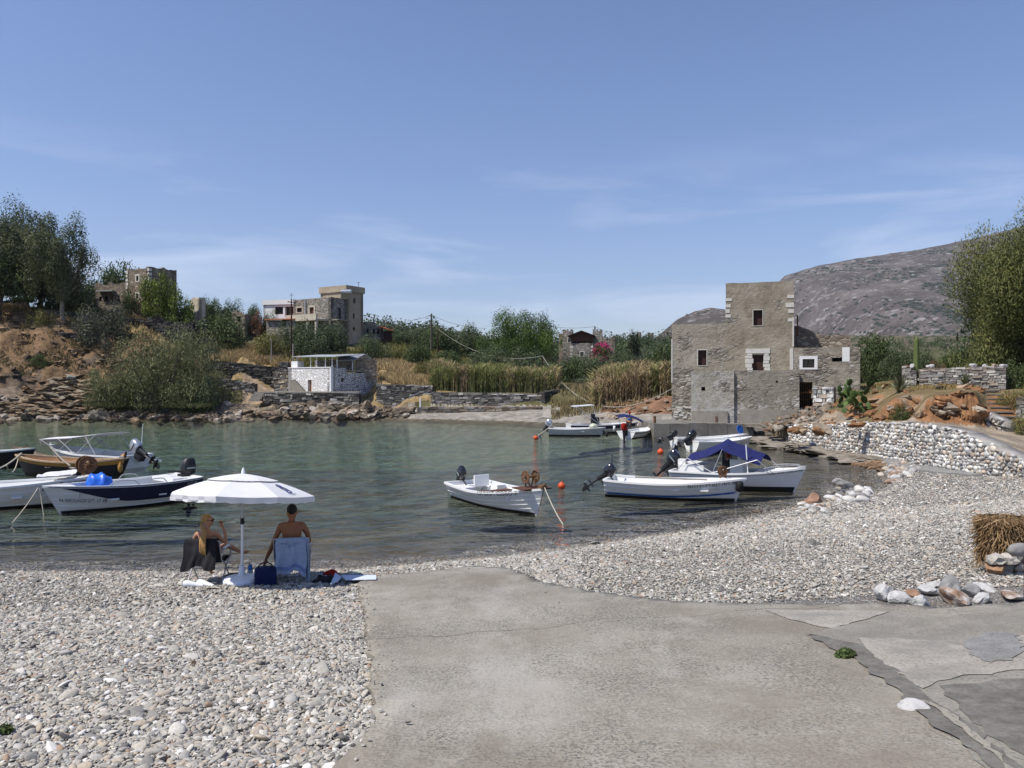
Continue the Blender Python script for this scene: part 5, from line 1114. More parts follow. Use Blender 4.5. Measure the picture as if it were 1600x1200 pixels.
def far_house_white():
    f = Facade.at(459.5, 108, 14); zb = 8.6; h = house('white_house', 'low white house with a wide window left of the stone house', 'house', f.w(-3, zb)); u0 = f.uz(411.5, 480)[0]; zT = f.uz(435, 468.5)[1]; zm = f.uz(435, 476)[1]
    w1 = f.rect(429.5, 479.5, 442.3, 491); w2 = f.rect(445, 479, 459, 495)
    mb = MB(); wall(mb, f, u0, 0, zb-2, zm, [w1, w2], .4); s_ = f.side(u0); s_.b = f.d.copy(); wall(mb, s_, 0, 6, zb-2, zm, [], .4); wall(mb, f.shift(5.6), u0, 0, zb-2, zm, [], .4); mb.build('wall', M['limewash'], h)
    r = MB(); f.box(r, u0-.15, .0, zm+.003, zT, -.2, 6.1); r.build('parapet', M['limewash'], h)
    window(h, f, w1, .25, 'window_dark', 'shutter_brown', .1); q = window(h, f, w2, 1.2, 'tan_plaster', name='porch_wall'); m = MB(); u = f.uz(454, 480)[0]; f.box(m, u-.6, u+.7, zz(487, 107), zz(480, 107), 1.05, 1.19); m.build('door', M['shutter_red'], q)
    r = MB(); p = f.w(f.uz(444, 460)[0], zT, 2); r.tube([p, p+[0, 0, 1.1]], .03, 5); r.tube([p+[-.35, 0, .75], p+[.3, 0, .85]], .02, 5); r.tube([p+[-.25, 0, 1.0], p+[.2, 0, 1.05]], .02, 5); r.build('antenna', M['wire'], h)
    # tiled porch roof below
    fp = f.shift(-3); a, b = fp.uz(416, 500)[0], fp.uz(462, 500)[0]; z1, z2 = zz(498.5, 105), zz(495, 105)
    r = MB(); r.hexa([fp.w(a, z1-.12, -.4), fp.w(b, z1-.12, -.4), fp.w(b, z2-.12, 2.6), fp.w(a, z2-.12, 2.6), fp.w(a, z1, -.4), fp.w(b, z1, -.4), fp.w(b, z2, 2.6), fp.w(a, z2, 2.6)]); r.build('tiled_porch_roof', M['roof_tile'], h)
    wd = fp.rect(439.5, 499.5, 446.5, 511); r = MB(); wall(r, fp, a, b, zb-3, z1-.14, [wd], .3); r.build('porch_front', M['rubble_grey'], h); window(h, fp, wd, .2, 'dark_void', name='door')
far_house_white()
def outbuilding():
    f = Facade.at(567, 112, -8); zb = 8.0; h = house('outbuilding', 'low grey outbuilding with small windows right of the tan tower', 'house', f.w(1.5, zb)); u1 = f.uz(598, 510)[0]; zT = f.uz(580, 503)[1]; zT2 = f.uz(592, 509)[1]
    ws = [f.rect(x, 514, x+3, 522) for x in (573, 582.5, 589.5)]; mb = MB(); wall(mb, f, 0, u1, zb-2, zT2, ws, .4, lambda u: zT if u < u1*.6 else zT2, .4); s_ = f.side(u1); s_.b = -f.d; wall(mb, s_, 0, 5, zb-2, zT2, [], .4); mb.build('wall', M['rubble_grey'], h)
    for q in ws: window(h, f, q, .15, 'dark_void')
    r = MB(); f.box(r, 0, u1-.1, zT2-.4, zT2-.2, .3, 5); r.build('roof', M['house_concrete'], h)
    f2 = Facade.at(592, 111, -8); a, b = 0, f2.uz(614.5, 510)[0]; r = MB(); za, zc = zz(516, 111), zz(508, 113)
    r.hexa([f2.w(a, za+.35, -.5), f2.w(b, za-.1, -.5), f2.w(b, zc-.8, 3.5), f2.w(a, zc-.1, 3.5), f2.w(a, za+.5, -.5), f2.w(b, za+.05, -.5), f2.w(b, zc-.65, 3.5), f2.w(a, zc+.05, 3.5)]); h2 = house('tiled_shed', 'shed with an orange tiled roof beside the grey outbuilding', 'shed', f2.w(1, zb)); r.build('roof', M['roof_tile'], h2)
    r = MB(); wall(r, f2.shift(.2), a+.6, b-.2, zb-2, za-.1, [], .3); r.build('wall', M['shutter_brown'], h2)
outbuilding()
def ruin():
    f = Facade.at(233, 98, 30); zb = 11.3; h = house('ruined_tower', 'roofless stone ruin with white-framed windows on the left hilltop', 'ruin', f.w(-1, zb)); fR = f.side(0); fR.b = -f.d; uL = f.uz(197, 450)[0]; kR = fR.uz(276, 450)[0]
    zT = f.uz(233, 416.5)[1]; jag = lambda z, s, a=.5: (lambda u: z+a*(float(fbm(np.array([u*1.4]), np.array([s*2.0]), 4, s)))-.12)
    w1, w2 = f.rect(213, 431, 216.5, 439), f.rect(213, 459, 216.5, 466.5)
    mb = MB(); wall(mb, f, uL, 0, zb-2, zT, [w1, w2], .6, jag(zT, 1), .3); wall(mb, fR, 0, kR, zb-2, zT, [], .6, jag(zT+.1, 2), .35); wall(mb, f.shift(kR-.6), uL, 0, zb-2, zT, [], .6, jag(zT, 3), .3); s_ = f.side(uL); s_.b = f.d.copy(); wall(mb, s_, 0, kR, zb-2, zT, [], .6, jag(zT, 4), .3); mb.build('tower_wall', M['rubble_brown'], h)
    for q in (w1, w2): window(h, f, q, .3, 'dark_void', surround='quoin_white', sw=.22)
    for e in (0, 1):
        z = zT-.2
        while z > zb: hh = rnd(.3, .5); qs(h, f, *((uL-.03, uL+rnd(.3, .5)) if e else (-rnd(.2, .4), .03)), z-hh, z, -.04, .4); z -= hh+rnd(.02, .25)
    fw = f.shift(.6); fw = Facade.at(197.5, 102, 12); u0 = fw.uz(148.5, 460)[0]; zt = fw.uz(172, 446)[1]; ws = [fw.rect(a, c, b, 471) for a, b, c in ((154.5, 159, 463.5), (162.5, 168.5, 463), (172.5, 176.5, 462), (183, 187, 461.5))]
    mb = MB(); wall(mb, fw, u0, 0, zb-2, zt, ws, .4, lambda u: zt+.25*float(fbm(np.array([u*3.0]), np.array([2.0]), 3, 5))+(.35 if (u-u0) < .8 or 2.2 < (u-u0) < 2.6 else 0)+.12*(u-u0)*.6, .2); s2 = fw.side(u0); s2.b = fw.d.copy(); wall(mb, s2, 0, 4, zb-2, zt, [], .4); mb.build('wing_wall', M['rubble_brown'], h)
    r = MB(); fw.box(r, u0+.1, -.1, zt-.35, zt-.2, .2, 4); r.build('wing_roof', M['house_concrete'], h); r = MB(); za = fw.uz(165, 455)[1]; fw.box(r, u0+.7, fw.uz(181, 455)[0], za-.1, za+.05, -.7, .1); r.build('awning', M['metal_roof'], h)
    for k, q in enumerate(ws): window(h, fw, q, .2, 'shutter_red' if k == 2 else 'dark_void', name='door' if k == 2 else 'window')
ruin()
def small_ruins():
    f = Facade.at(303, 104, 40); h = house('broken_wall', 'pale broken wall of a roofless hut right of the ruin', 'ruin', f.w(0, 11)); mb = MB(); wall(mb, f, f.uz(298, 480)[0], f.uz(311, 480)[0], 10, zz(464, 104), [], .4, lambda u: zz(464, 104)-.35*abs(u), .3); s_ = f.side(f.uz(311, 480)[0]); s_.b = -f.d; wall(mb, s_, 0, .9, 10, zz(467, 105), [], .4); mb.build('wall', M['pale_plaster'], h)
    f = Facade.at(362, 105, 20); h = house('stone_hut', 'small roofless stone hut with a dark doorway above the black wall', 'ruin', f.w(0, 9.5)); w_ = f.rect(371, 494, 376, 503); mb = MB(); wall(mb, f, 0, f.uz(382, 490)[0], 8, zz(489, 105), [w_], .4, lambda u: zz(489, 105)+.3*math.sin(u*2.1), .3); s_ = f.side(0); s_.b = f.d.copy(); wall(mb, s_, 0, 3.5, 8, zz(489, 105), [], .4); mb.build('wall', M['rubble_brown'], h); window(h, f, w_, .2, 'dark_void', name='doorway')
    f = Facade.at(-20, 101, 6); h = house('low_shed', 'low shed with a pale flat roof under the eucalyptus trees', 'shed', f.w(3, 13)); r = MB(); u1 = f.uz(43, 460)[0]; zt = zz(455, 100); r.hexa([f.w(-1, zt-.5, 0), f.w(u1, zt-1.0, 0), f.w(u1, zt-.55, 4), f.w(-1, zt-.05, 4), f.w(-1, zt-.38, 0), f.w(u1, zt-.88, 0), f.w(u1, zt-.43, 4), f.w(-1, zt+.07, 4)]); r.build('roof', M['metal_roof'], h); r = MB(); wall(r, f.shift(.4), -.5, u1-.4, 11, zt-1.1, [], .3); r.build('wall', M['rubble_dark'], h)
    for (px0, px1, top, base, Y, lab) in ((995, 1001, 519, 531, 330, 'left of two tiny ruined towers on the far scrub hill'), (1012, 1020, 520, 531, 335, 'right of two tiny ruined towers on the far scrub hill')):
        f = Facade.at(px0, Y, 15); h = house('ruined_tower', lab, 'ruin', f.w(0, zz(base, Y))); mb = MB(); u1 = f.uz(px1, 520)[0]; wall(mb, f, 0, u1, zz(base+6, Y), zz(top, Y), [f.rect(px0+2, top+4, px0+3.2, top+6)], .5, lambda u: zz(top, Y)+.25*math.sin(u*3), .5); s_ = f.side(0); s_.b = f.d.copy(); wall(mb, s_, 0, 3, zz(base+6, Y), zz(top, Y), [], .5); s_ = f.side(u1); s_.b = -f.d; wall(mb, s_, 0, 3, zz(base+6, Y), zz(top, Y), [], .5); mb.build('wall', M['rubble_brown'], h)
    f = Facade.at(940, 128, 10); h = house('stone_ruin', 'brown roofless stone building behind the castle house', 'ruin', f.w(1, 5)); mb = MB(); u1 = f.uz(961, 540)[0]; z = zz(528, 128); wall(mb, f, 0, u1, 3, z, [f.rect(951, 530, 953, 533)], .5, lambda u: z-.2+.3*math.sin(u*5), .3); s_ = f.side(u1); s_.b = -f.d; wall(mb, s_, 0, 3, 3, z, [], .5); mb.build('wall', M['rubble_brown'], h)
    f = Facade.at(1387, 230, 8); h = house('stone_hut', 'distant pale ruin with one standing pillar behind the column cactus', 'ruin', f.w(2, 5)); mb = MB(); wall(mb, f, 0, f.uz(1410, 540)[0], 2, zz(541, 230), [], .5); u = f.uz(1414, 540)[0]; wall(mb, f, u, u+1.0, 2, zz(530, 230), [], .9); mb.build('wall', M['rubble_brown'], h)
    f = Facade.at(1462, 240, 4); h = house('stone_hut', 'distant pale roofless house behind the yuccas', 'ruin', f.w(2, 5)); mb = MB(); u1 = f.uz(1494, 540)[0]; z = zz(540, 240); wall(mb, f, 0, u1, 2, z, [], .5, lambda u: z+.5*math.sin(u*1.4)*math.sin(u*.6), .5); mb.build('wall', M['pale_plaster'], h)
small_ruins()
def castle_house():
    f = Facade.at(891, 115, 8); zb = 5.5; h = house('castle_house', 'grey stone house with battlement towers and a gabled wooden loggia', 'house', f.w(2, zb)); zw = f.uz(910, 536)[1]; u1 = f.uz(926.5, 540)[0]
    w0 = f.rect(906.8, 550, 912, 557); mb = MB(); wall(mb, f, 0, u1, zb-2, zw, [w0], .5); s_ = f.side(u1); s_.b = -f.d; wall(mb, s_, 0, 5, zb-2, zw, [], .5); f2 = f.shift(4.5); wall(mb, f2, 0, u1, zb-2, zw, [], .5); mb.build('wall', M['rubble_grey'], h)
    window(h, f, w0, .15, 'window_dark', 'shutter_brown', .08, surround='quoin_white', sw=.14)
    def tower(a, b, top, dep, ww):
        g_ = f.shift(dep); ua, ub = g_.uz(a, 540)[0], g_.uz(b, 540)[0]; zt = g_.uz((a+b)/2, top+3)[1]; zc = g_.uz((a+b)/2, top)[1]; m = MB(); ws = [g_.rect(*q) for q in ww]; wall(m, g_, ua, ub, zb-2, zt, ws, .4)
        for e, sg in ((ua, 1), (ub, -1)):
            q = g_.side(e); q.b = f.d*sg; wall(m, q, .4, 2.6, zb-2, zt, [], .4)
        n = 3; cw = (ub-ua)/(2*n-1)
        for k in range(n): g_.box(m, ua+2*k*cw, ua+(2*k+1)*cw, zt+.002, zc, 0, .4)
        for e in (ua, ub-.4):
            for k in range(1, 3): g_.box(m, e, e+.4, zt+.002, zc, k*.9, k*.9+.45)
        m.build('tower', M['rubble_grey'], h)
        for q in ws: window(h, g_, q, .15, 'window_dark', surround='quoin_white', sw=.12)
    tower(879, 894.5, 514.5, .5, [(887.5, 528.5, 891.3, 535)]); tower(926, 940.7, 514.5, 1.5, [])
    fs = f.shift(1.2); m = MB(); a, b = fs.uz(873, 540)[0], fs.uz(879, 540)[0]; q1 = fs.rect(875.5, 530.5, 878, 538); wall(m, fs, a, b-.003, zb-2, zz(521, 116), [q1], .4); m.build('side_wall', M['rubble_brown'], h); window(h, fs, q1, .15, 'window_dark')
    # loggia
    zE, zR = f.uz(910, 523.5)[1], f.uz(910, 516.5)[1]; ur = u1/2; m = MB()
    for k in range(5): u = .1+k*(u1-.3)/4; f.box(m, u, u+.14, zw+.003, zE, .05, .19)
    f.box(m, .25, u1-.25, zw+.25, zw+1.0, .08, .14); f.box(m, 0, u1, zE-.16, zE-.01, .02, .22); m.add([f.w(.1, zE, .1), f.w(u1-.1, zE, .1), f.w(ur, zR-.15, .1)], [[0, 1, 2]]); m.build('loggia', M['brown_wood'], h)
    m = MB(); wall(m, f.shift(1.6), .1, u1-.1, zw, zR-.3, [], .1, lambda u: zE+(zR-.3-zE)*(1-abs(u-ur)/ur), .4); m.build('loggia_back', M['shutter_brown'], h)
    m = MB(); o_ = -.5
    for (ua, ub, za, zc) in ((-.35, ur, zE-.1, zR), (ur, u1+.35, zR, zE-.1)): m.hexa([f.w(ua, za-.12, o_), f.w(ub, zc-.12, o_), f.w(ub, zc-.12, 4.8), f.w(ua, za-.12, 4.8), f.w(ua, za, o_), f.w(ub, zc, o_), f.w(ub, zc, 4.8), f.w(ua, za, 4.8)])
    m.build('roof', M['shutter_brown'], h)
    for e in (0, 1):
        z = zb-1
        while z < zw-.3: hh = rnd(.25, .4); qs(h, f, *((u1-rnd(.25, .5), u1+.03) if e else (-.03, rnd(.25, .5))), z, z+hh, -.04, .3); z += hh+rnd(.1, .3)
    g_ = f.shift(-.6); m = MB(); wall(m, g_, u1, g_.uz(945, 560)[0], zb-2, zz(558, 114), [], .4); m.build('yard_wall', M['rubble_grey'], h)
castle_house()

def shore_house():
    f = Facade.at(517, 77.4, 33); zb = 1.6; h = house('shore_house', 'whitewashed stone shore house with a roofed veranda on its flat top', 'house', f.w(-1, 2)); fR = f.side(0); fR.b = -f.d; uL = f.uz(450.5, 590)[0]; kR = fR.uz(589, 600)[0]
    zT = f.uz(517, 574.5)[1]; zR2 = fR.rect(540, 583, 589, 600)[3]; d = f.rect(481, 593.5, 487.3, 611.5); w_ = fR.rect(533.5, 591, 538.2, 597)
    m = MB(); wall(m, f, uL, 0, zb-1, zT, [d], .5); sl_ = f.side(uL); sl_.b = f.d.copy(); wall(m, sl_, 0, 4, zb-1, zT, [], .5); m.build('wall', M['white_rubble_top'], h)
    m = MB(); km = fR.uz(541, 590)[0]; wall(m, fR, 0, kR, zb-1.4, zR2, [w_], .5); wall(m, fR, 0, km, zR2+.003, zT, [], .5); m.build('wall', M['white_rubble'], h)
    m = MB(); wall(m, f.shift(kR-.4), uL, -.2, zb, zR2-.3, [], .4); m.build('wall', M['rubble_grey'], h)
    r = MB(); f.box(r, uL+.1, -.1, zT-.35, zT-.2, .1, kR-.6); r.build('terrace_floor', M['house_concrete'], h)
    window(h, f, d, .25, 'varnished_wood', name='door', surround='limewash', sw=.14); window(h, fR, w_, .3, 'dark_void')
    m = MB(); f.box(m, -.16, .03, zb, zT-.02, -.03, .3); m.build('corner_strip', M['limewash'], h)
    m = MB(); f.box(m, uL, .04, zT+.002, zT+.09, -.06, .35); m.build('parapet_cap', M['limewash'], h)
    # veranda: posts, flat iron roof, pitched slate roof
    fv = f.shift(.7); m = MB(); za = zz(556.5, 78)
    for x in (464, 485.5, 495, 508.5, 519): u = fv.uz(x, 565)[0]; m = MB(); m.tube([fv.w(u, zT-.2), fv.w(u, za)], .05, 6); m.build('post', M['white_frame'], h)
    for x, y in ((530, 565), (554, 567), (570, 566)): u = fR.uz(x, 570)[0]; m = MB(); m.tube([fR.w(u, zT-.8, .3), fR.w(u, zz(y-4, 80), .3)], .055, 6); m.build('post', M['white_frame'], h)
    u0, u1 = fv.uz(462, 556)[0], fv.uz(530, 556)[0]; m = MB(); m.hexa([fv.w(u0, za, -.5), fv.w(u1, za-.1, -.5), fv.w(u1, za+.2, 3.0), fv.w(u0, za+.3, 3.0), fv.w(u0, za+.07, -.5), fv.w(u1, za-.03, -.5), fv.w(u1, za+.27, 3.0), fv.w(u0, za+.37, 3.0)]); m.build('iron_roof', M['metal_roof'], h)
    k0, k1 = fR.uz(524, 560)[0], kR+.3; zr, ze1, ze2 = zz(554.5, 81), zz(564.5, 80), zz(567, 82)
    m = MB()
    kA, kB, kC = fR.uz(523.5, 560)[0], fR.uz(570.5, 560)[0], fR.uz(590, 560)[0]; fd = f.d; up = np.array([0, 0, 1.])
    def slab(p): m.hexa(list(p)+[q+up*.09 for q in p])
    A0, A1 = fR.w(kA, ze1, -.5), fR.w(kB-1.2, ze1+.05, -.5); B0, B1 = fR.w(kA, zr, 2.3), fR.w(kB+.1, zr+.05, 2.3)
    a = P(524, 564.5, 79.0); b = P(553, 564, 80.0); c = P(571, 554.2, 82.4); d_ = P(534, 554.6, 81.5); slab([a, b, c, d_]); e = P(589.5, 568, 82.6); g_ = P(556, 560, 84.6); 
    slab([c+[0, 0, -.0], e, e+np.array([-1.2, 2.4, .1]), c+np.array([-1.6, 2.6, .1])])
    m.build('slate_roof', M['slate_roof'], h); m = MB(); bw = Facade.at(556, 81.2, -20); wall(m, bw, bw.uz(556, 575)[0], bw.uz(588.5, 575)[0], zT-1.2, zz(568, 81.5), [], .3, lambda u: zz(557, 82)-.36*max(0, u-1.0), .4); m.build('gable_wall', M['rubble_brown'], h)
    m = MB(); wall(m, f.shift(3.4), uL+.3, -.3, zT-.3, zT+.95, [], .25); m.build('back_parapet', M['rubble_grey'], h)
    m = MB(); f.box(m, uL, uL+.95, zT+.092, zT+.75, .4, 1.3); m.build('chimney', M['limewash'], h)
    # stair down the left side
    fs = f.shift(-.02); m = MB(); n = 9
    for k in range(n): p = P(459+k*2.1, 593+k*2.4, 80.2-k*.12); m.box(p+[0, .4, -.6], (.6, 1.1, 1.2), -.2)
    m.build('stairs', M['house_concrete'], h)
shore_house()
dry_wall('terrace_wall', 'grey stone wall with a sloping end beside the stairs of the shore house', (428, 81.6, 581, 606), (458, 80.8, 583, 606), pal=PGREY+PBROWN, seed=33, t=1.0)
def terrace_slab():
    o = thing('quay_terrace', 'low concrete terrace with dark stone front before the shore house', 'terrace', P(486, 626, 76.5)); mb = MB(); a, b = P(413, 612, 77.4), P(561, 618.5, 76.2)
    stones(mb, a, b, zz(613, 77.4), zz(616.5, 76.2), zz(625, 77.4), zz(630, 76.2), .6, .5, .2, PDARK+PMID, seed=35); mb.build('stonework', M['stone_v'], o)
    m = MB(); za = zz(612.5, 77.2); m.prism([a[:2]+[0, -.05], b[:2]+[0, -.05], b[:2]+[0, 1.6], P(498, 600, 78.5)[:2], P(470, 600, 80.4)[:2], a[:2]+[0, 4.5]], za-.1, za+.05); m.build('slab', M['house_concrete'], o)
    m = MB()
    for k in range(4): m.box(P(408-k*2.4, 614+k*3.6, 79+k*-.5), (1.1, 1.0, .25))
    m.build('steps', M['house_concrete'], o)
    o2 = thing('stone_pillar', 'dark square stone gatepost behind the shore house stairs', 'pillar', P(443, 583, 84)); mb = MB(); stones(mb, P(436, 600, 84), P(450, 600, 84), zz(566, 84), zz(566, 84), zz(584, 84), zz(584, 84), .8, .4, .2, PMID, seed=37); mb.build('stonework', M['stone_v'], o2)
terrace_slab()

# ---- quay, steps, landing path on the far beach
def quay():
    o = thing('stone_quay', 'weathered concrete quay in front of the tower house', 'quay', (13, 49, 0)); mb = MB(); g = np.random.default_rng(4)
    xs = [8.95, 10.0, 11.2, 12.4, 13.6, 15.3]
    for a, b in zip(xs[:-1], xs[1:]): mb.prism([(a+.015, 48.6-.004*a), (b-.015, 48.6-.004*b), (b-.015, 53.5), (a+.015, 53.5)], -1.5, .9+.02*g.normal())
    mb.prism([(15.0, 49.5), (16.8, 48.0), (18.5, 52), (15.0, 53.5)], -1.0, .93); mb.build('wall', M['quay_concrete'], o)
    m = MB(); m.tube([(9.1, 49.0, .9), (9.1, 49.0, 1.35)], .09, 8); m.build('bollard', M['rust'], o)
    st = thing('quay_steps', 'dark slab steps leading down from the quay to the water', 'steps', (16.3, 47.5, .4)); m = MB()
    for k in range(5): m.box((15.5+k*.42, 48.3-k*.62, .80-k*.2), (1.5, .75, .2), -.5+g.normal()*.06)
    m.build('treads', M['slab_rock'], st)
quay()
def landing():
    mb = MB(); mb.grid(np.array([[P(845, 654, 68)+[0, 0, .1], P(886, 657, 67)+[0, 0, .1]], [P(852, 643, 72.5)+[0, 0, .12], P(892, 636, 73)+[0, 0, .12]], [P(893, 628, 76), P(905, 628, 76.5)+[0, 0, 0]], [P(905, 612, 84), P(924, 612, 84)]]), flip=False)
    for k in range(0): pass
    o = struct(mb.build('landing_path', M['patch_light'])); m = MB(); a, b = P(890, 637.5, 72.8), P(868, 656, 67.2); m.hexa([a+[0, 0, -.9], b+[0, 0, -.6], b+[.35, 0, -.6], a+[.35, 0, -.9], a+[0, 0, .02], b+[0, 0, .02], b+[.35, 0, .02], a+[.35, 0, .02]]); q = m.build('boat_ramp_side', M['patch_dark']); struct(q)
landing()
def stairs():
    o = thing('stone_stairs', 'worn stone stairs climbing between garden wall and trailing shrubs', 'stairs', P(1565, 668, 33)); m = MB(); n = 9; g = np.random.default_rng(9)
    for k in range(n):
        t = k/(n-1); Y = 32.9+t*4.4; pl, pr = 1571-t*46, 1587-t*34; zt = 1.55+t*1.5; xl, xr = (pl-800)/F*Y, (pr-800)/F*Y+.25
        m.hexa([(xl, Y, zt-1.2), (xr, Y+.05, zt-1.2), (xr, Y+.9, zt-1.2), (xl, Y+.9, zt-1.2), (xl, Y+g.normal()*.03, zt), (xr, Y+.05, zt), (xr, Y+.9, zt), (xl, Y+.9, zt)])
        m.box(((xl+xr)/2, Y+.08, zt+.02), (xr-xl+.1, .3, .06))
    m.build('treads', M['slab_rock'], o)
    q = MB(); pts = [P(1527, 618, 36.5), P(1531, 640, 34.6), P(1540, 655, 33.5), P(1556, 665, 32.6), P(1580, 671, 32.2)]; q.tube(pts, .035, 6); hz = q.build('water_pipe', M['black_item'], None, True); tag(hz, 'thin black water pipe running down beside the stone stairs', 'pipe')
stairs()

# ---- poles and wires
def pole(name, label, px, top, base, Y, r, mat, arms=True):
    p = P(px, base, Y); q = P(px, top, Y); o = thing(name, label, 'pole', p); m = MB(); m.tube([p-[0, 0, .5], (p+q)/2, q], [r*1.2, r, r*.8], 8); m.build('shaft', M[mat], o, True)
    if arms: m = MB(); m.box(q-[0, 0, .35], (.9, .09, .09), .5); m.build('crossarm', M[mat], o); m = MB(); [m.lathe([(.04, 0), (.06, .05), (.03, .16)], q+np.array([d, d*.5, -.3]), 8) for d in (-.35, .35)]; m.build('insulators', M['white_plastic'], o)
    return q
t1 = pole('power_pole', 'slim power pole standing above the bushes in the middle hillside', 674, 490, 542, 112, .14, 'pole_wood')
t2 = pole('power_pole', 'power pole behind the castle house', 929.5, 510, 535, 122, .13, 'pole_wood', False)
t3 = pole('power_pole', 'dark wooden pole in front of the flat-roofed stone house', 455.3, 467.5, 548, 94, .09, 'pole_dark')
t4 = pole('cable_post', 'short dark post carrying the pale cable beside the reeds', 847.5, 556, 592, 90, .11, 'pole_dark', False)
t5 = pole('power_pole', 'dark pole behind the yuccas at the foot of the mountain', 1496, 520, 566, 150, .16, 'pole_dark', False)
t6 = pole('cable_post', 'thin post under the pale cable left of the big pine', 684, 514, 552, 100, .08, 'pole_dark', False)
pole('light_post', 'grey post behind the iron veranda roof', 457.8, 537, 566, 82, .07, 'grey_wood', False)
pole('mooring_post', 'white post standing in front of the dark retaining wall', 657, 622, 638, 76, .09, 'white_frame', False)
pole('scaffold_pole', 'leaning bare pole in the bushes above the shore house', 424, 530, 558, 90, .06, 'grey_wood', False)
def wire(name, label, a, b, sag, r, mat):
    t = np.linspace(0, 1, 20)[:, None]; a, b = np.array(a), np.array(b); p = a+(b-a)*t; p[:, 2] -= (4*t*(1-t))[:, 0]*sag; m = MB(); m.tube(p, r, 5); o = m.build(name, M[mat], None, True); tag(o, label, 'cable')
wire('power_cable', 'power line running from the tan tower to the hillside pole', P(569, 493, 106), t1-[0, 0, .2], .9, .022, 'wire')
wire('power_cable', 'power line running from the hillside pole behind the big pine', t1-[0, 0, .2], P(760, 513, 118), .5, .022, 'wire')
wire('power_cable', 'power line reaching the castle house pole from the pine', P(845, 507, 120), t2, .4, .022, 'wire')
wire('power_cable', 'power line falling from the castle house pole to the right', t2, P(1010, 531, 128), .8, .022, 'wire')
wire('overhead_cable', 'pale cable sagging from the thin post to the short post by the reeds', t6, t4, 1.6, .022, 'cable_pale')
wire('overhead_cable', 'pale cable sagging across the brown reeds to the tower house', t4, P(1051, 607, 52.3), 3.2, .026, 'cable_pale')
wire('power_cable', 'pair of wires from the dark wooden pole to the tan tower', t3, P(541, 489, 106), .7, .02, 'wire')
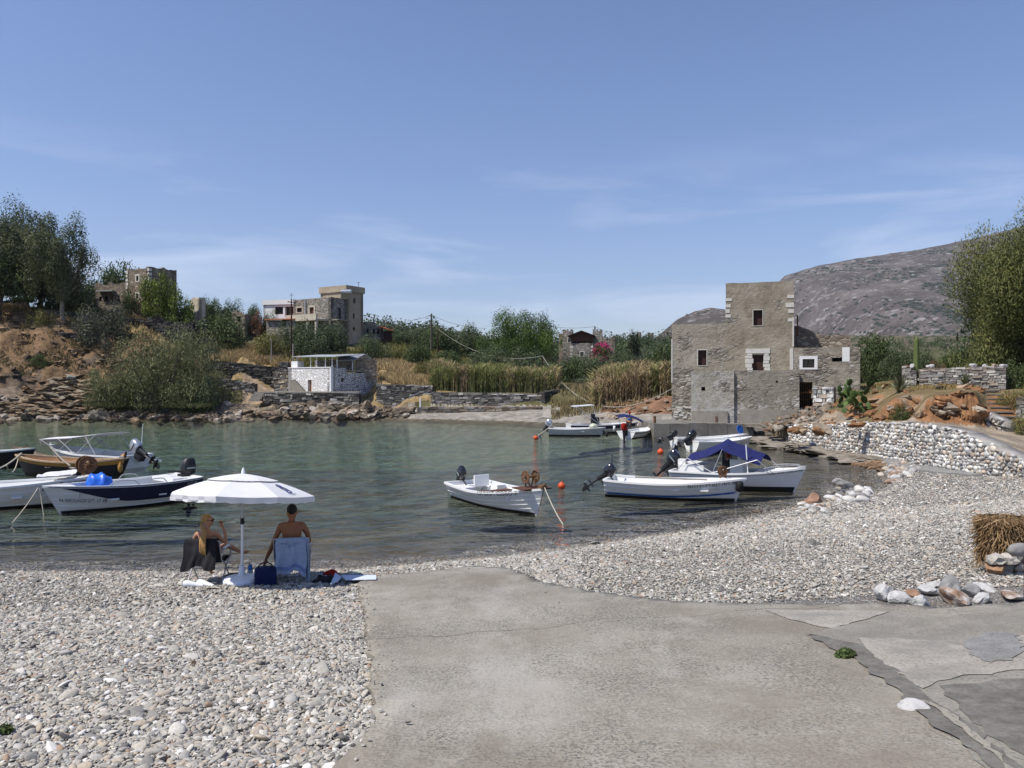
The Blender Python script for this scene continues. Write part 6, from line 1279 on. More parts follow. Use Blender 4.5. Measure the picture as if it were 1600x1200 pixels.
# ------------------------------------------------------------------ boats
class Hull:
    """open boat, local x from stern (0) to bow (L), z = 0 at the water line"""
    def __init__(s, L, B, st, bw, mid=None, keel=-.16, rake=.38, dbl=False, flare=1.0, n=34, m=15):
        s.L, s.B, s.st, s.bw, s.keel, s.rake, s.dbl, s.n, s.m, s.flare = L, B, st, bw, keel, rake, dbl, n, m, flare
        s.mid = mid if mid is not None else min(st, bw)-.02
    def half(s, t):
        if s.dbl: return s.B/2*(1-abs(2*t-1)**2.4)**.8+.012
        e = 1-np.clip((t-.42)/.58, 0, 1)**2.3; a = .86+.14*np.clip(t/.42, 0, 1)**.7; return s.B/2*e**.9*a+.012
    def sheer(s, t):
        a, b, c = s.st, s.mid, s.bw; q = .38
        return b+(a-b)*np.clip((q-t)/q, 0, 1)**2+(c-b)*np.clip((t-q)/(1-q), 0, 1)**2
    def pt(s, t, v, side, off=0.0):
        """v: 0 keel .. 1 sheer; side +-1"""
        b = s.half(t); z1 = s.sheer(t); bow = np.clip((t-.5)/.5, 0, 1); k0 = s.keel*(1-.55*bow**3)
        p = .42+.30*bow**1.5                                   # fuller amidships, finer at the bow
        y = b*(1-(1-v)**(1/p))*(1-.10*(1-v)) if False else b*v**p
        z = k0+(z1-k0)*(v**(1.25-.2*bow)); x = t*s.L*(1-s.rake/s.L)+s.rake*bow**2*(.15+.85*v)**1.1
        if s.dbl: x = t*s.L+s.rake*(v-.4)*((2*t-1)**3)
        return np.array([x, side*(y+off*(1 if b > .03 else .3)), z])
    def shell(s, strakes=0):
        mb = MB(); T = np.linspace(0, 1, s.n)**.92; V = np.linspace(0, 1, s.m); vs = [(v, 0) for v in V]
        if strakes:
            vs = []
            for k in range(strakes):
                a, b = .18+.82*k/strakes, .18+.82*(k+1)/strakes; vs += [(a+.004, .016), (a+(b-a)*.5, .008), (b-.004, 0.0)]
            vs = [(0, 0), (.1, 0)]+vs
        for sd in (-1, 1):
            G = np.array([[s.pt(t, v, sd, -o if True else 0) for v, o in vs] for t in T])
            if strakes:
                G = np.array([[s.pt(t, v, sd, .016-o if k > 1 else 0) for k, (v, o) in enumerate(vs)] for t in T])
            mb.grid(G, flip=(sd > 0))
        if not s.dbl:
            vv = [v for v, _ in vs]; a = [s.pt(0, v, -1) for v in vv]; b = [s.pt(0, v, 1) for v in vv]; mb.grid(np.array([b, a]))
        return mb
    def inside(s, floor, th=.05, t1=.97, t0=.02):
        mb = MB(); T = np.linspace(t0, t1, 26)
        rows = []
        for t in T:
            z1 = s.sheer(t); row = []
            for sd in (-1, 1):
                side = []
                for q in np.linspace(0, 1, 6):
                    k0 = s.keel; z = floor+(z1-floor)*q; bow = np.clip((t-.5)/.5, 0, 1); kk = k0*(1-.55*bow**3); v = np.clip((z-kk)/(z1-kk), 0.02, 1)**(1/(1.25-.2*bow)); p = s.pt(t, v, sd); y = max(abs(p[1])-th, .004); side.append(np.array([p[0]-(.04 if t > .9 else 0), sd*y, z]))
                row.append(side)
            rows.append(row[0][::-1]+row[1])
        mb.grid(np.array(rows)); r0 = rows[0]; k = len(r0)//2; mb.grid(np.array([[r0[k-1-i], r0[k+i]] for i in range(k)]))
        return mb
    def gunwale(s, wdt=.075, th=.035, t1=1.0, t0=0.0):
        mb = MB(); T = np.linspace(t0, t1, 30)
        for sd in (-1, 1):
            rows = []
            for t in T:
                p = s.pt(t, 1, sd); o = p+[0, sd*.022, 0]; i = p.copy(); i[1] = sd*max(abs(p[1])-wdt, .0); rows.append([o+[0, 0, -th], o+[0, 0, th*.55], i+[0, 0, th*.55], i+[0, 0, -th]])
            mb.grid(np.array(rows), flip=sd > 0)
        if not s.dbl and t0 == 0: a, b = s.pt(0, 1, -1), s.pt(0, 1, 1); mb.box(((a+b)/2)+[.03, 0, 0], (.09, abs(b[1]-a[1])+.03, .055))
        return mb
    def deck(s, t0, t1=.995, drop=.01, camber=.03):
        mb = MB(); rows = []
        for t in np.linspace(t0, t1, 12):
            a = s.pt(t, 1, -1); a[1] = min(a[1]+.03, -.002); z = s.sheer(t)-drop; rows.append([np.array([a[0], a[1]*q, z+camber*(1-q*q)]) for q in (1, .5, 0, -.5, -1)])
        mb.grid(np.array(rows)); a = rows[0]; mb.grid(np.array([[p+[0, 0, -.28] for p in a], a])); return mb
    def band(s, v0, v1, t0=.0, t1=1.0, off=.006, sides=(-1, 1), taper=None, strake_off=0.0):
        mb = MB()
        for sd in sides:
            rows = []
            for t in np.linspace(t0, t1, 40):
                a, b = v0, v1
                if taper: a = v0+(v1-v0)*np.clip((t-taper[0])/(taper[1]-taper[0]), 0, 1)**taper[2]
                rows.append([s.pt(t, a+(b-a)*q, sd, off+strake_off) for q in (0, .5, 1)])
            mb.grid(np.array(rows), flip=sd > 0)
        return mb
    def band_z(s, z0, z1, off=.008, t1=.985):
        mb = MB()
        for sd in (-1, 1):
            rows = []
            for t in np.linspace(0, t1, 40):
                bow = np.clip((t-.5)/.5, 0, 1); kk = s.keel*(1-.55*bow**3); zs = s.sheer(t); V = [np.clip((z-kk)/(zs-kk), 0, 1)**(1/(1.25-.2*bow)) for z in (max(z0, kk), (max(z0, kk)+z1)/2, z1)]; rows.append([s.pt(t, v, sd, off) for v in V])
            mb.grid(np.array(rows), flip=sd > 0)
        return mb
    def text(s, body, t0, v, size, sd, parent, mat, off=.02, rev=False, shear=0.0):
        cu = bpy.data.curves.new('lettering', 'FONT'); cu.body = body; cu.size = 1; cu.shear = shear; o = bpy.data.objects.new('lettering', cu); COL.objects.link(o); skin = bpy.context.evaluated_depsgraph_get()
        me = bpy.data.meshes.new_from_object(o.evaluated_get(skin)); bpy.data.objects.remove(o); n = len(me.vertices); co = np.zeros(n*3, np.float32); me.vertices.foreach_get('co', co); co = co.reshape(-1, 3)
        for i in range(n):
            u, w_ = co[i, 0]*size, co[i, 1]*size; t = t0+(u if not rev else -u)/s.L; z1 = s.sheer(t); hgt = z1-s.keel; p = s.pt(t, np.clip(v+w_/hgt, 0, 1.2), sd, off); co[i] = p
        me.vertices.foreach_set('co', co.ravel()); me.materials.append(mat); me.update(); ob = bpy.data.objects.new('lettering', me); COL.objects.link(ob); ob.parent = parent; return ob

def outboard(parent, x, z, y=0.0, tilt=0.0, s=1.0, cowl='motor_black', leg='motor_dull', stripe=None, turn=0.0):
    """outboard motor on the transom at (x, y, z); tilt lifts the propeller aft"""
    tilt = -tilt; s = s*1.14; R = np.array(Matrix.Rotation(math.radians(turn), 3, 'Z')@Matrix.Rotation(math.radians(tilt), 3, 'Y')); O = np.array([x-.06, y, z]); tr = lambda p: O+R@(np.array(p, float)*s)
    def loft(secs, mat, nm, par, k=14, pw=2.7):
        mb = MB(); a = np.arange(k)*2*math.pi/k; rows = []
        for (cx, cz, rx, ry) in secs:
            ca, sa = np.cos(a), np.sin(a); px_ = np.sign(ca)*np.abs(ca)**(2/pw)*rx; py_ = np.sign(sa)*np.abs(sa)**(2/pw)*ry; rows.append([tr((cx+u, v, cz)) for u, v in zip(px_, py_)])
        G = np.array(rows); G = np.concatenate([G, G[:, :1]], 1); mb.grid(G, flip=False); mb.add(G[0][:-1][::-1], [list(range(k))]); mb.add(G[-1][:-1], [list(range(k))]); return mb.build(nm, M[mat], par, True, autosmooth=50)
    m = loft([(-.16, -.30, .075, .06), (-.15, -.05, .085, .075), (-.13, .05, .12, .10)], leg, 'outboard_motor', parent)
    c = loft([(-.14, .055, .17, .115), (-.14, .12, .205, .135), (-.15, .27, .20, .13), (-.17, .38, .165, .108), (-.18, .425, .10, .07)], cowl, 'cowl', m)
    if stripe: b = MB(); [b.box(tr((-.15, sd*.138, .20)), (.24*s, .004, .035*s), R=R) for sd in (-1, 1)]; b.build('stripe', M[stripe], m)
    b = MB(); b.tube([tr((-.155, 0, -.26)), tr((-.165, 0, -.70))], [.05*s, .042*s], 8, sq=(1.3, .7)); b.tube([tr((.02, 0, -.76)), tr((-.14, 0, -.76)), tr((-.32, 0, -.76))], [.018*s, .055*s, .035*s], 8); b.box(tr((-.18, 0, -.57)), (.26*s, .15*s, .014*s), R=R); b.hexa([tr(q) for q in ((-.10, -.008, -.96), (-.19, -.008, -.96), (-.19, .008, -.96), (-.10, .008, -.96), (-.08, -.012, -.78), (-.25, -.012, -.78), (-.25, .012, -.78), (-.08, .012, -.78))]); b.build('lower_leg', M[leg], m, True, autosmooth=40)
    b = MB()
    for k in range(3):
        a = k*2.094; d = np.array([0, math.cos(a), math.sin(a)]); e = np.array([.35, -math.sin(a), math.cos(a)]); b.quad(tr(np.array([-.33, 0, -.76])+d*.02-e*.02), tr(np.array([-.33, 0, -.76])+d*.02+e*.02), tr(np.array([-.33, 0, -.76])+d*.115+e*.05), tr(np.array([-.33, 0, -.76])+d*.115-e*.05))
    b.build('propeller', M['motor_silver'], m)
    b = MB(); b.box(tr((.03, 0, -.08)), (.16*s, .2*s, .3*s), R=R); b.tube([tr((-.02, 0, .10)), tr((.24, 0, .14)), tr((.44, 0, .15))], [.022*s, .02*s, .026*s], 8); b.build('bracket', M[leg], m)
    return m
def net_hauler(parent, p, r=.19, gap=.26, h=.3, rot=0.0):
    mb = MB(); p = np.array(p, float); R = rotm(0, 0, rot)
    for sd in (-1, 1):
        c = p+R@np.array([0, sd*gap/2, h]); a = np.linspace(0, 2*math.pi, 21); ring = lambda rr: [c+R@np.array([rr*math.cos(q), 0, rr*math.sin(q)]) for q in a]; mb.tube(ring(r), .018, 6, cap=False)
        for k in range(5): q = k*2*math.pi/5; mb.tube([c, c+R@np.array([r*math.cos(q), 0, r*math.sin(q)])], .014, 5)
        for k in range(20):
            q0, q1 = a[k], a[k+1]; e = lambda q, rr: c+R@np.array([rr*math.cos(q), sd*.012, rr*math.sin(q)]); mb.quad(e(q0, r*.55), e(q1, r*.55), e(q1, r*.97), e(q0, r*.97))
    mb.tube([p+R@np.array([0, -gap/2-.05, h]), p+R@np.array([0, gap/2+.05, h])], .03, 8)
    for sd in (-1, 1): mb.tube([p+R@np.array([-.1, sd*gap*.3, 0]), p+R@np.array([0, sd*gap*.3, h])], .022, 6); mb.tube([p+R@np.array([.12, sd*gap*.3, 0]), p+R@np.array([0, sd*gap*.3, h])], .022, 6)
    return mb.build('net_hauler', M['rust'], parent, True, autosmooth=40)
def boat(name, label, stern, bow, hull, group=None, cat='boat'):
    """stern, bow: (photo px, py) on the water line"""
    def wl(p): Y = EYE*F/(p[1]-600); return np.array([(p[0]-800)/F*Y, Y])
    a, b = wl(stern), wl(bow); ang = math.atan2(*(b-a)[::-1])
    return thing(name, label, cat, (a[0], a[1], 0), ang, group, local=True)
def basics(h, o, white='boat_white', inn='boat_inside', strakes=0, floor=.06, gun='boat_white', deck=None, af=None, seats=(.3, .58), seat_mat='boat_white', inn_t=(.02, .97)):
    q = h.shell(strakes).build('hull', M[white], o, True, autosmooth=30); h.inside(floor, t0=inn_t[0], t1=inn_t[1]).build('inner_hull', M[inn], o, True, autosmooth=40)
    h.gunwale().build('gunwale', M[gun], o)
    if deck: h.deck(deck).build('foredeck', M[white], o, True, autosmooth=40)
    if af: h.band_z(-.3, af, .008+(.016 if strakes else 0)).build('antifouling', M['antifoul'], o, True)
    for t in seats:
        y = float(h.half(t))*.9; m = MB(); m.box((t*h.L, 0, floor+.24), (.26, 2*y, .04)); m.box((t*h.L, 0, floor+.13), (.2, y*.8, .2)); m.build('thwart', M[seat_mat], o)
    return q
def rope(label, pts, r=.016, mat='rope', sag=0.0):
    p = np.array(pts, float)
    if len(p) == 2: t = np.linspace(0, 1, 12)[:, None]; q = p[0]+(p[1]-p[0])*t; q[:, 2] -= (4*t*(1-t))[:, 0]*sag; p = q
    m = MB(); m.tube(p, r, 5); o = m.build('mooring_rope', M[mat], None, True); tag(o, label, 'rope')
def to_w(o, p):
    c, s = math.cos(o.rotation_euler.z), math.sin(o.rotation_euler.z); p = np.array(p, float)*np.array(o.scale); return np.array([o.location.x+c*p[0]-s*p[1], o.location.y+s*p[0]+c*p[1], o.location.z+p[2]])

def boat_middle():
    h = Hull(4.32, 1.6, .44, .70, .40); o = boat('rowing_boat', 'white clinker boat alone in mid-bay with raised motor and rusty net hauler', (727, 774), (848, 806), h)
    basics(h, o, strakes=5, seats=(.34,), seat_mat='brown_wood', deck=.80, af=.035); h.band(.83, 1.0, .03, .86, .024).build('name_band', M['boat_white'], o, True)
    m = MB(); m.box((.2, .0, .33), (.35, 1.1, .05)); m.build('stern_bench', M['boat_white'], o); m = MB(); m.box((1.05, -.52, .40), (.5, .3, .05)); m.box((1.05, .52, .40), (.5, .3, .05)); m.build('side_locker', M['boat_white'], o)
    m = MB(); m.box((3.75, 0, .66), (.62, .85, .035)); m.build('bow_board', M['brown_wood'], o); m = MB(); m.box((.42, .33, .48), (.06, .5, .34)); m.build('backrest', M['boat_white'], o)
    outboard(o, .02, .44, -.12, -38, .82, stripe='motor_silver'); net_hauler(o, (3.68, -.0, .68), .155, .34, .27, .1); m = MB(); m.tube([(2.6, -.62, .42), (2.6, -.62, .62)], .018, 6); m.build('rowlock', M['steel'], o)
    h.text('ΛΡΓΟΛΕΣ ΙΩΒΒΟ-7', .56, .865, .155, -1, o, M['letter_dark'], .030); m = MB(); m.tube([(4.1, 0, .72), (4.4, 0, .82)], .03, 6); m.box((4.25, .0, .74), (.2, .16, .07)); m.build('bow_roller', M['rust'], o)
    rope('thin rope running down from the bow of the lone middle boat', [to_w(o, (4.35, 0, .74)), P(880, 820, 18.6)], .014, sag=.06)
    return o
boat_middle()
def boat_stripe():
    h = Hull(4.35, 1.62, .50, .64, .46, keel=-.15); o = boat('rowing_boat', 'white boat with a worn blue stripe moored right of the lone middle boat', (951, 771), (1146, 781), h)
    basics(h, o, strakes=4, seats=(.28, .52, .72), deck=.84, af=.05); o.scale = (.945, 1, 1); h.band(.42, .50, .02, .97, .024).build('stripe', M['blue_paint'], o, True)
    outboard(o, .02, .48, 0, -54, .86); net_hauler(o, (3.62, .1, .62), .14, .08, .2, .7); h.text("Ν.Π ΓΕΩΡΓΙΟΣ ΛΠ 780", .66, .83, .13, -1, o, M['letter_dark'], .026)
    m = MB(); m.lathe([(.02, -.17), (.10, -.13), (.115, 0), (.10, .13), (.02, .17)], (4.15, -.16, .42), 10, R=rotm(.3, .2, 0)); m.build('fender', M['rubber'], o, True); m = MB(); m.tube([(.05, .3, .5), (.04, .3, 1.15)], .012, 5); m.ico((.04, .3, 1.16), .03, 0); m.build('stern_pole', M['black_item'], o)
    m = MB(); m.tube([(1.0, -.55, .62), (3.2, -.35, .60)], .025, 6); m.build('oar', M['grey_wood'], o)
boat_stripe()
def boat_canopy():
    h = Hull(5.0, 1.95, .55, .80, .56, keel=-.2, rake=.5); o = boat('motor_boat', 'white motor boat with navy blue canopy and large black outboard', (1056, 757), (1227, 768), h)
    o.scale = (.83, .92, .97); basics(h, o, deck=.70, af=.17, seats=(.16,)); h.band(.90, .93, .0, .99, .008).build('rubbing_strake', M['boat_grey'], o, True)
    outboard(o, -.1, .60, 0, -46, 1.12, stripe='motor_silver'); m = MB(); m.box((.85, 0, .62), (1.0, 1.5, .34)); m.box((.45, -.5, .86), (.3, .3, .18)); m.build('stern_locker', M['boat_white'], o)
    m = MB(); m.box((2.5, .0, .62), (.5, .62, .75)); m.box((2.62, 0, 1.02), (.12, .6, .28), R=rotm(0, -.4, 0)); m.build('console', M['boat_inside'], o); m = MB(); a = np.linspace(0, 2*math.pi, 17); m.tube([(2.18+.05*math.cos(q), .0+.2*math.sin(q), .95+.19*math.cos(q)) for q in a], .018, 6, cap=False); m.build('steering_wheel', M['black_item'], o)
    m = MB(); m.box((2.0, .25, .75), (.3, .35, .3)); m.box((1.9, .25, 1.0), (.08, .35, .3)); m.build('helm_seat', M['motor_dull'], o)
    # canopy: tilted two-way cloth on bent poles
    cx = [(.75, 1.16), (1.45, 1.36), (2.1, 1.66), (2.75, 1.45), (3.55, 1.20)]; rows = []
    for x, z in cx:
        rows.append([np.array([x+.05*q, q*.86, z-.20*q*q-.10*abs(q)*(1 if x > 1 else .3)]) for q in (-1, -.66, -.33, 0, .33, .66, 1)])
    G = np.array(rows); t = np.linspace(0, 4, 17); G2 = np.stack([[np.interp(t, range(5), G[:, j, k]) for k in range(3)] for j in range(7)], 0).transpose(2, 0, 1); G2[:, :, 2] -= .03*np.sin(t*math.pi)[:, None]**2; mb = MB(); mb.grid(G2); mb.grid(G2-[0, 0, .012], flip=True); mb.build('canopy', M['navy_cloth'], o, True)
    m = MB()
    for sd in (-1, 1):
        y = sd*.84; m.tube([(1.75, sd*.92, .58), (.72, y, 1.02)], .018, 6); m.tube([(.35, sd*.9, .60), (.72, y, 1.0)], .015, 6); m.tube([(1.75, sd*.92, .58), (3.4, y, 1.06)], .018, 6); m.tube([(3.95, sd*.75, .66), (3.4, y, 1.06)], .016, 6); m.tube([(1.75, sd*.92, .58), (2.1, y, 1.36)], .015, 6)
    m.build('canopy_frame', M['steel'], o); m = MB(); m.tube([(3.05, -.8, .62), (2.98, -.8, 1.55)], .022, 6); m.build('rod_holder', M['white_plastic'], o)
    m = MB()
    for sd in (-1, 1): p = [h.pt(t, 1, sd)*np.array([1, .85, 1])+[0, 0, e] for t, e in ((.72, .03), (.78, .14), (.88, .15), (.96, .12))]; m.tube(p, .013, 6); [m.tube([q, q-[0, 0, .12]], .011, 5) for q in p[1:]]
    m.build('bow_rail', M['steel'], o); h.text('ΛΑΓΕΙΑ - ΝΠ096', .80, .90, .13, -1, o, M['letter_dark'], .014); m = MB(); m.box((4.85, 0, .84), (.3, .12, .05)); m.build('bow_roller', M['steel'], o)
    m = MB(); R = rotm(0, math.pi/2, 0); m.lathe([(.01, -.17), (.08, -.15), (.085, 0), (.08, .15), (.01, .17)], (1.85, .75, 1.02), 12, R=R); m.tube([(1.85, .75, .6), (1.85, .75, .95)], .02, 6); m.build('orange_float', M['orange_float'], o, True)
boat_canopy()
def boat_navy():
    h = Hull(4.85, 1.85, .66, .74, .62, keel=-.18, rake=.62); o = boat('motor_boat', 'white boat with broad navy band and rails nearest on the left side', (296, 777), (98, 801), h)
    o.scale = (.83, .95, 1); basics(h, o, strakes=4, seats=(.30, .62), deck=.86, af=.05, gun='boat_white'); h.band(.54, .985, 0.0, .97, .026, taper=(.60, .95, 1.5)).build('navy_band', M['navy_paint'], o, True); h.band(.955, 1.0, 0, 1.0, .030).build('rubbing_strake', M['navy_paint'], o, True)
    outboard(o, .30, .64, 0, 0, 1.12, stripe='motor_silver', cowl='motor_dull'); m = MB()
    for sd in (-1, 1):
        for t0, t1 in ((.32, .48), (.54, .72)):
            T = np.linspace(t0, t1, 7); p = [h.pt(t, 1, sd)*np.array([1, .97, 1])+[0, 0, .02+.13*min(1, 5*min(t-t0, t1-t)/(t1-t0))] for t in T]; m.tube(p, .014, 6)
    m.build('side_rail', M['steel'], o); m = MB(); m.box((.75, 0, .62), (.5, 1.3, .12)); m.build('stern_seat', M['boat_white'], o)
    m = MB(); m.box((.35, -.0, .60), (.55, 1.5, .10)); m.build('motor_well', M['boat_inside'], o); h.text('Ν.ΘΕΟΛΟΓΟΣ 17 78', .965, .52, .125, 1, o, M['letter_dark'], .03, True)
    h.text('ΛΥΤ 500', .14, .83, .11, 1, o, M['boat_grey'], .032, True)
    b = thing('bin_bag', 'crumpled bright blue plastic bag lying in the navy-banded boat', 'bag', to_w(o, (3.05, -.15, .3))); g = np.random.default_rng(2); m = MB(); V, Fc = ICO[3]; n = 1+.16*fbm(V[:, 0]*3+5, V[:, 2]*3+V[:, 1]*2, 3, 4)[:, None]*2; v = V*n*np.array([.36, .3, .30]); v[:, 2] = np.maximum(v[:, 2], -.22); v[:, 2] += .06*np.clip(np.sin(V[:, 0]*7+V[:, 1]*5), 0, 1)*np.clip(V[:, 2]*2, 0, 1)
    c0 = to_w(o, (3.05, -.15, .62)); m.add(v+c0, Fc); m.build('sack', M['bright_blue_plastic'], b, True)
    rope('rope hanging straight down from the bow of the navy-banded boat', [to_w(o, (4.9, 0, .70)), to_w(o, (4.85, .35, -.5))], .014); rope('rope slanting left into the water from the navy-banded boat', [to_w(o, (4.95, 0, .72)), P(18, 818, 18.9)], .014, sag=.05)
    return o
boat_navy()
def boat_aria():
    h = Hull(5.0, 1.8, .60, .78, .58, keel=-.18, rake=.5); o = boat('fishing_boat', 'white fishing boat with italic name cut off by the left photo edge', (-160, 797), (78, 787), h)
    basics(h, o, strakes=4, seats=(.4, .6), deck=.80, af=.05); net_hauler(o, (4.55, -.05, .78), .24, .26, .30, .5); h.text('ν. Αρια ΙΙ', .755, .76, .27, -1, o, M['letter_dark'], .028, shear=.35)
    m = MB(); g = np.random.default_rng(3); X, Yg = np.meshgrid(np.linspace(3.4, 4.25, 14), np.linspace(-.5, .45, 10), indexing='ij'); Z = .80+.16*np.clip(fbm(X*3, Yg*3, 4, 6)+.25, 0, 1)+.04*(X-3.4); G = np.stack([X, Yg, Z], 2); m.grid(G); m.grid(G-[0, 0, .03], flip=True); m.build('folded_sheet', M['white_cloth'], o, True)
boat_aria()
def boat_wood():
    h = Hull(4.9, 1.6, .62, .70, .50, keel=-.2, rake=.5, dbl=True); o = boat('wooden_boat', 'old wooden double-ended boat with black hull and ochre top strake', (193, 741), (48, 739), h)
    o.scale = (.85, .92, 1); basics(h, o, white='black_hull', inn='varnished_wood', gun='pale_wood', seats=(.35, .62), seat_mat='pale_wood', inn_t=(.04, .96)); h.band(.80, .985, .02, .98, .008).build('top_strake', M['ochre_paint'], o, True)
    m = MB(); m.tube([(0.02, 0, .3), (-.12, 0, .85)], .05, 6); m.build('stern_post', M['brown_wood'], o); m = MB(); m.tube([(3.9, -.5, .95), (2.5, .6, .62), (1.5, 1.3, .42)], [.03, .03, .035], 6); m.box((1.25, 1.48, .37), (.55, .13, .025), math.radians(145)); m.build('oar', M['grey_wood'], o)
    m = MB(); m.lathe([(.02, -.2), (.09, -.12), (.1, .05), (.02, .2)], (-.1, .35, .30), 10); m.build('fender', M['ochre_paint'], o, True)
    rope('thick rope running from the wooden boat to the left edge', [to_w(o, (4.9, 0, .75)), P(-20, 738, 25)], .03, sag=.12); rope('slack rope looping under the rope of the wooden boat', [to_w(o, (5.0, 0, .72)), P(10, 727, 27)], .02, sag=.45)
boat_wood()
def boat_bimini():
    h = Hull(5.2, 1.9, .50, .78, .52, keel=-.2, rake=.5); o = boat('motor_boat', 'white motor boat with thin white sun awning behind the wooden boat', (214, 731), (66, 722), h)
    basics(h, o, deck=.62, seats=(.2, .4)); outboard(o, -.02, .55, 0, -58, 1.15, cowl='motor_silver', leg='motor_dull', stripe='motor_black'); h.band(.86, .92, .0, .99, .008).build('rubbing_strake', M['boat_grey'], o, True)
    pr = [(1.35, 1.42), (1.8, 1.36), (3.0, 1.22), (4.1, 1.16), (4.75, 1.12), (5.1, .90)]; rows = [[np.array([x, q*.8*(1 if x < 4.9 else .6), z-.05*q*q]) for q in (-1, -.5, 0, .5, 1)] for x, z in pr]; m = MB(); m.grid(np.array(rows)); m.grid(np.array(rows)-[0, 0, .025], flip=True); m.build('awning', M['white_cloth'], o, True)
    m = MB()
    for sd in (-1, 1):
        y = sd*.8; m.tube([(2.4, sd*.93, .52), (1.35, y, 1.36)], .016, 5); m.tube([(2.4, sd*.93, .52), (3.6, y, 1.12)], .016, 5); m.tube([(3.6, sd*.8, .62), (4.75, y, 1.08)], .016, 5); m.tube([(1.2, sd*.93, .52), (2.0, y, 1.3)], .016, 5); m.tube([(3.6, sd*.8, .62), (2.7, y, 1.2)], .016, 5)
    m.build('awning_frame', M['steel'], o); m = MB(); m.tube([(.35, -.5, .5), (.25, -.5, 1.75)], [.025, .012], 6); m.build('aerial', M['white_plastic'], o); m = MB(); m.ico((.1, .55, .42), (.13, .13, .2), 1); m.build('fender', M['ochre_paint'], o, True)
    m = MB(); m.tube([(5.2, 0, .78), (5.2, 0, 1.0)], .04, 6); m.build('bow_post', M['white_plastic'], o)
boat_bimini()
def small_boats():
    h = Hull(4.3, 1.5, .46, .62, .42, keel=-.15); o = boat('rowing_boat', 'white boat with ochre line moored closest to the quay wall', (1052, 697), (1160, 695.5), h); basics(h, o, seats=(.3, .55), deck=.82); h.band(.62, .76, .0, .97, .01).build('stripe', M['ochre_paint'], o, True); outboard(o, 0, .48, 0, -62, .8, cowl='motor_dull')
    m = MB(); m.lathe([(.24, -.02), (.26, 0), (.24, .02)], (4.0, .2, .86), 14, R=rotm(1.3, 0, .4)); m.lathe([(.0, 0), (.23, .0)], (4.0, .2, .86), 14, R=rotm(1.3, 0, .4)); m.build('net_hauler', M['blue_paint'], o)
    h = Hull(4.0, 1.5, .46, .58, .42, keel=-.15); o = boat('rowing_boat', 'low white boat with bow rail between the quay boat and the blue canopy', (1080, 703), (1172, 699), h); basics(h, o, seats=(.3, .55), deck=.78); outboard(o, 0, .48, 0, -58, 1.05); m = MB(); p = [h.pt(t, 1, sd)*np.array([1, .85, 1])+[0, 0, .2] for sd, t in ((-1, .75), (-1, .9), (1, .9), (1, .75))]; m.tube(p, .016, 6); [m.tube([q, q-[0, 0, .2]], .014, 5) for q in p]; m.build('bow_rail', M['steel'], o)
    h = Hull(3.7, 1.5, .50, .56, .46, keel=-.15); o = boat('dinghy', 'pale grey dinghy furthest left of the three boats at the far beach', (859, 680), (934, 681), h); basics(h, o, white='boat_grey', gun='boat_white', seats=(.35, .6), deck=.85, af=.07); outboard(o, 0, .5, 0, -35, 1.0, cowl='motor_silver', stripe='navy_paint'); m = MB(); m.tube([(3.4, .0, .5), (3.75, -.1, .05)], .05, 6); m.ico((3.78, -.1, .1), (.1, .1, .16), 1); m.build('anchor', M['black_item'], o); m = MB(); m.ico((2.9, 0, .62), (.28, .25, .2), 2, .06); m.build('covered_net', M['clear_plastic'], o, True)
    h = Hull(5.0, 1.8, .62, .74, .6, keel=-.2); o = boat('motor_boat', 'white boat with navy band and raised sunshade at the far beach', (888, 677), (985, 676), h); basics(h, o, seats=(.25,), deck=.7); h.band(.70, .93, .0, .97, .008).build('navy_band', M['navy_paint'], o, True); h.band_z(-.3, .12).build('antifouling', M['green_antifoul'], o, True)
    m = MB(); m.box((1.0, 0, 1.9), (1.35, 1.3, .05), R=rotm(0, -.07, 0)); m.build('sunshade', M['white_cloth'], o); m = MB(); [m.tube([(2.0, sd*.7, .65), (.5, sd*.62, 1.85)], .018, 5) for sd in (-1, 1)]; [m.tube([(2.0, sd*.7, .65), (1.55, sd*.62, 1.92)], .018, 5) for sd in (-1, 1)]; m.build('sunshade_frame', M['steel'], o); m = MB(); m.box((1.9, 0, .8), (.45, .6, .6)); m.box((1.75, 0, 1.15), (.2, .4, .35)); m.build('console', M['motor_dull'], o)
    m = MB(); m.lathe([(.02, -.2), (.08, -.17), (.085, .17), (.02, .2)], (3.0, -.95, .35), 10); m.build('fender', M['white_plastic'], o, True)
    h = Hull(3.3, 1.45, .42, .56, .40, keel=-.12); o = boat('dinghy', 'small white dinghy with maroon outboard next to the quay end', (978, 685), (1017, 680), h); basics(h, o, seats=(.35, .6), deck=.84, af=.05); outboard(o, 0, .46, 0, 0, 1.05, cowl='red_cloth'); h.band(.84, .9, 0, .98, .01).build('stripe', M['rust'], o, True)
    b = thing('sun_canopy', 'small navy blue canopy on thin poles above the far dinghies', 'canopy', P(985, 676, 51.5)); m = MB(); rows = []
    for x, z in ((964, 650), (974, 648.3), (984, 649.5), (994, 653), (1003, 657.5)): a = P(x, z, 51.0); rows.append([a+[0, -.6, -.08], a+[0, 0, .06], a+[0, .7, -.05]])
    m.grid(np.array(rows)); m.grid(np.array(rows)-[0, 0, .03], flip=True); m.build('canopy', M['navy_cloth'], b, True); m = MB(); [m.tube([P(x0, y0, 51), P(x1, y1, 51)], .02, 5) for x0, y0, x1, y1 in ((966, 650, 972, 676), (990, 652, 976, 676), (1002, 657, 992, 676), (1002, 657, 1016, 657))]; m.build('frame', M['steel'], b)
    h = Hull(4.0, 1.6, .6, .7, .55, keel=-.2); o = boat('inflatable_boat', 'dark boat end just showing at the left photo edge', (-110, 729), (6, 727), h); basics(h, o, white='black_hull', gun='boat_grey', seats=())
small_boats()
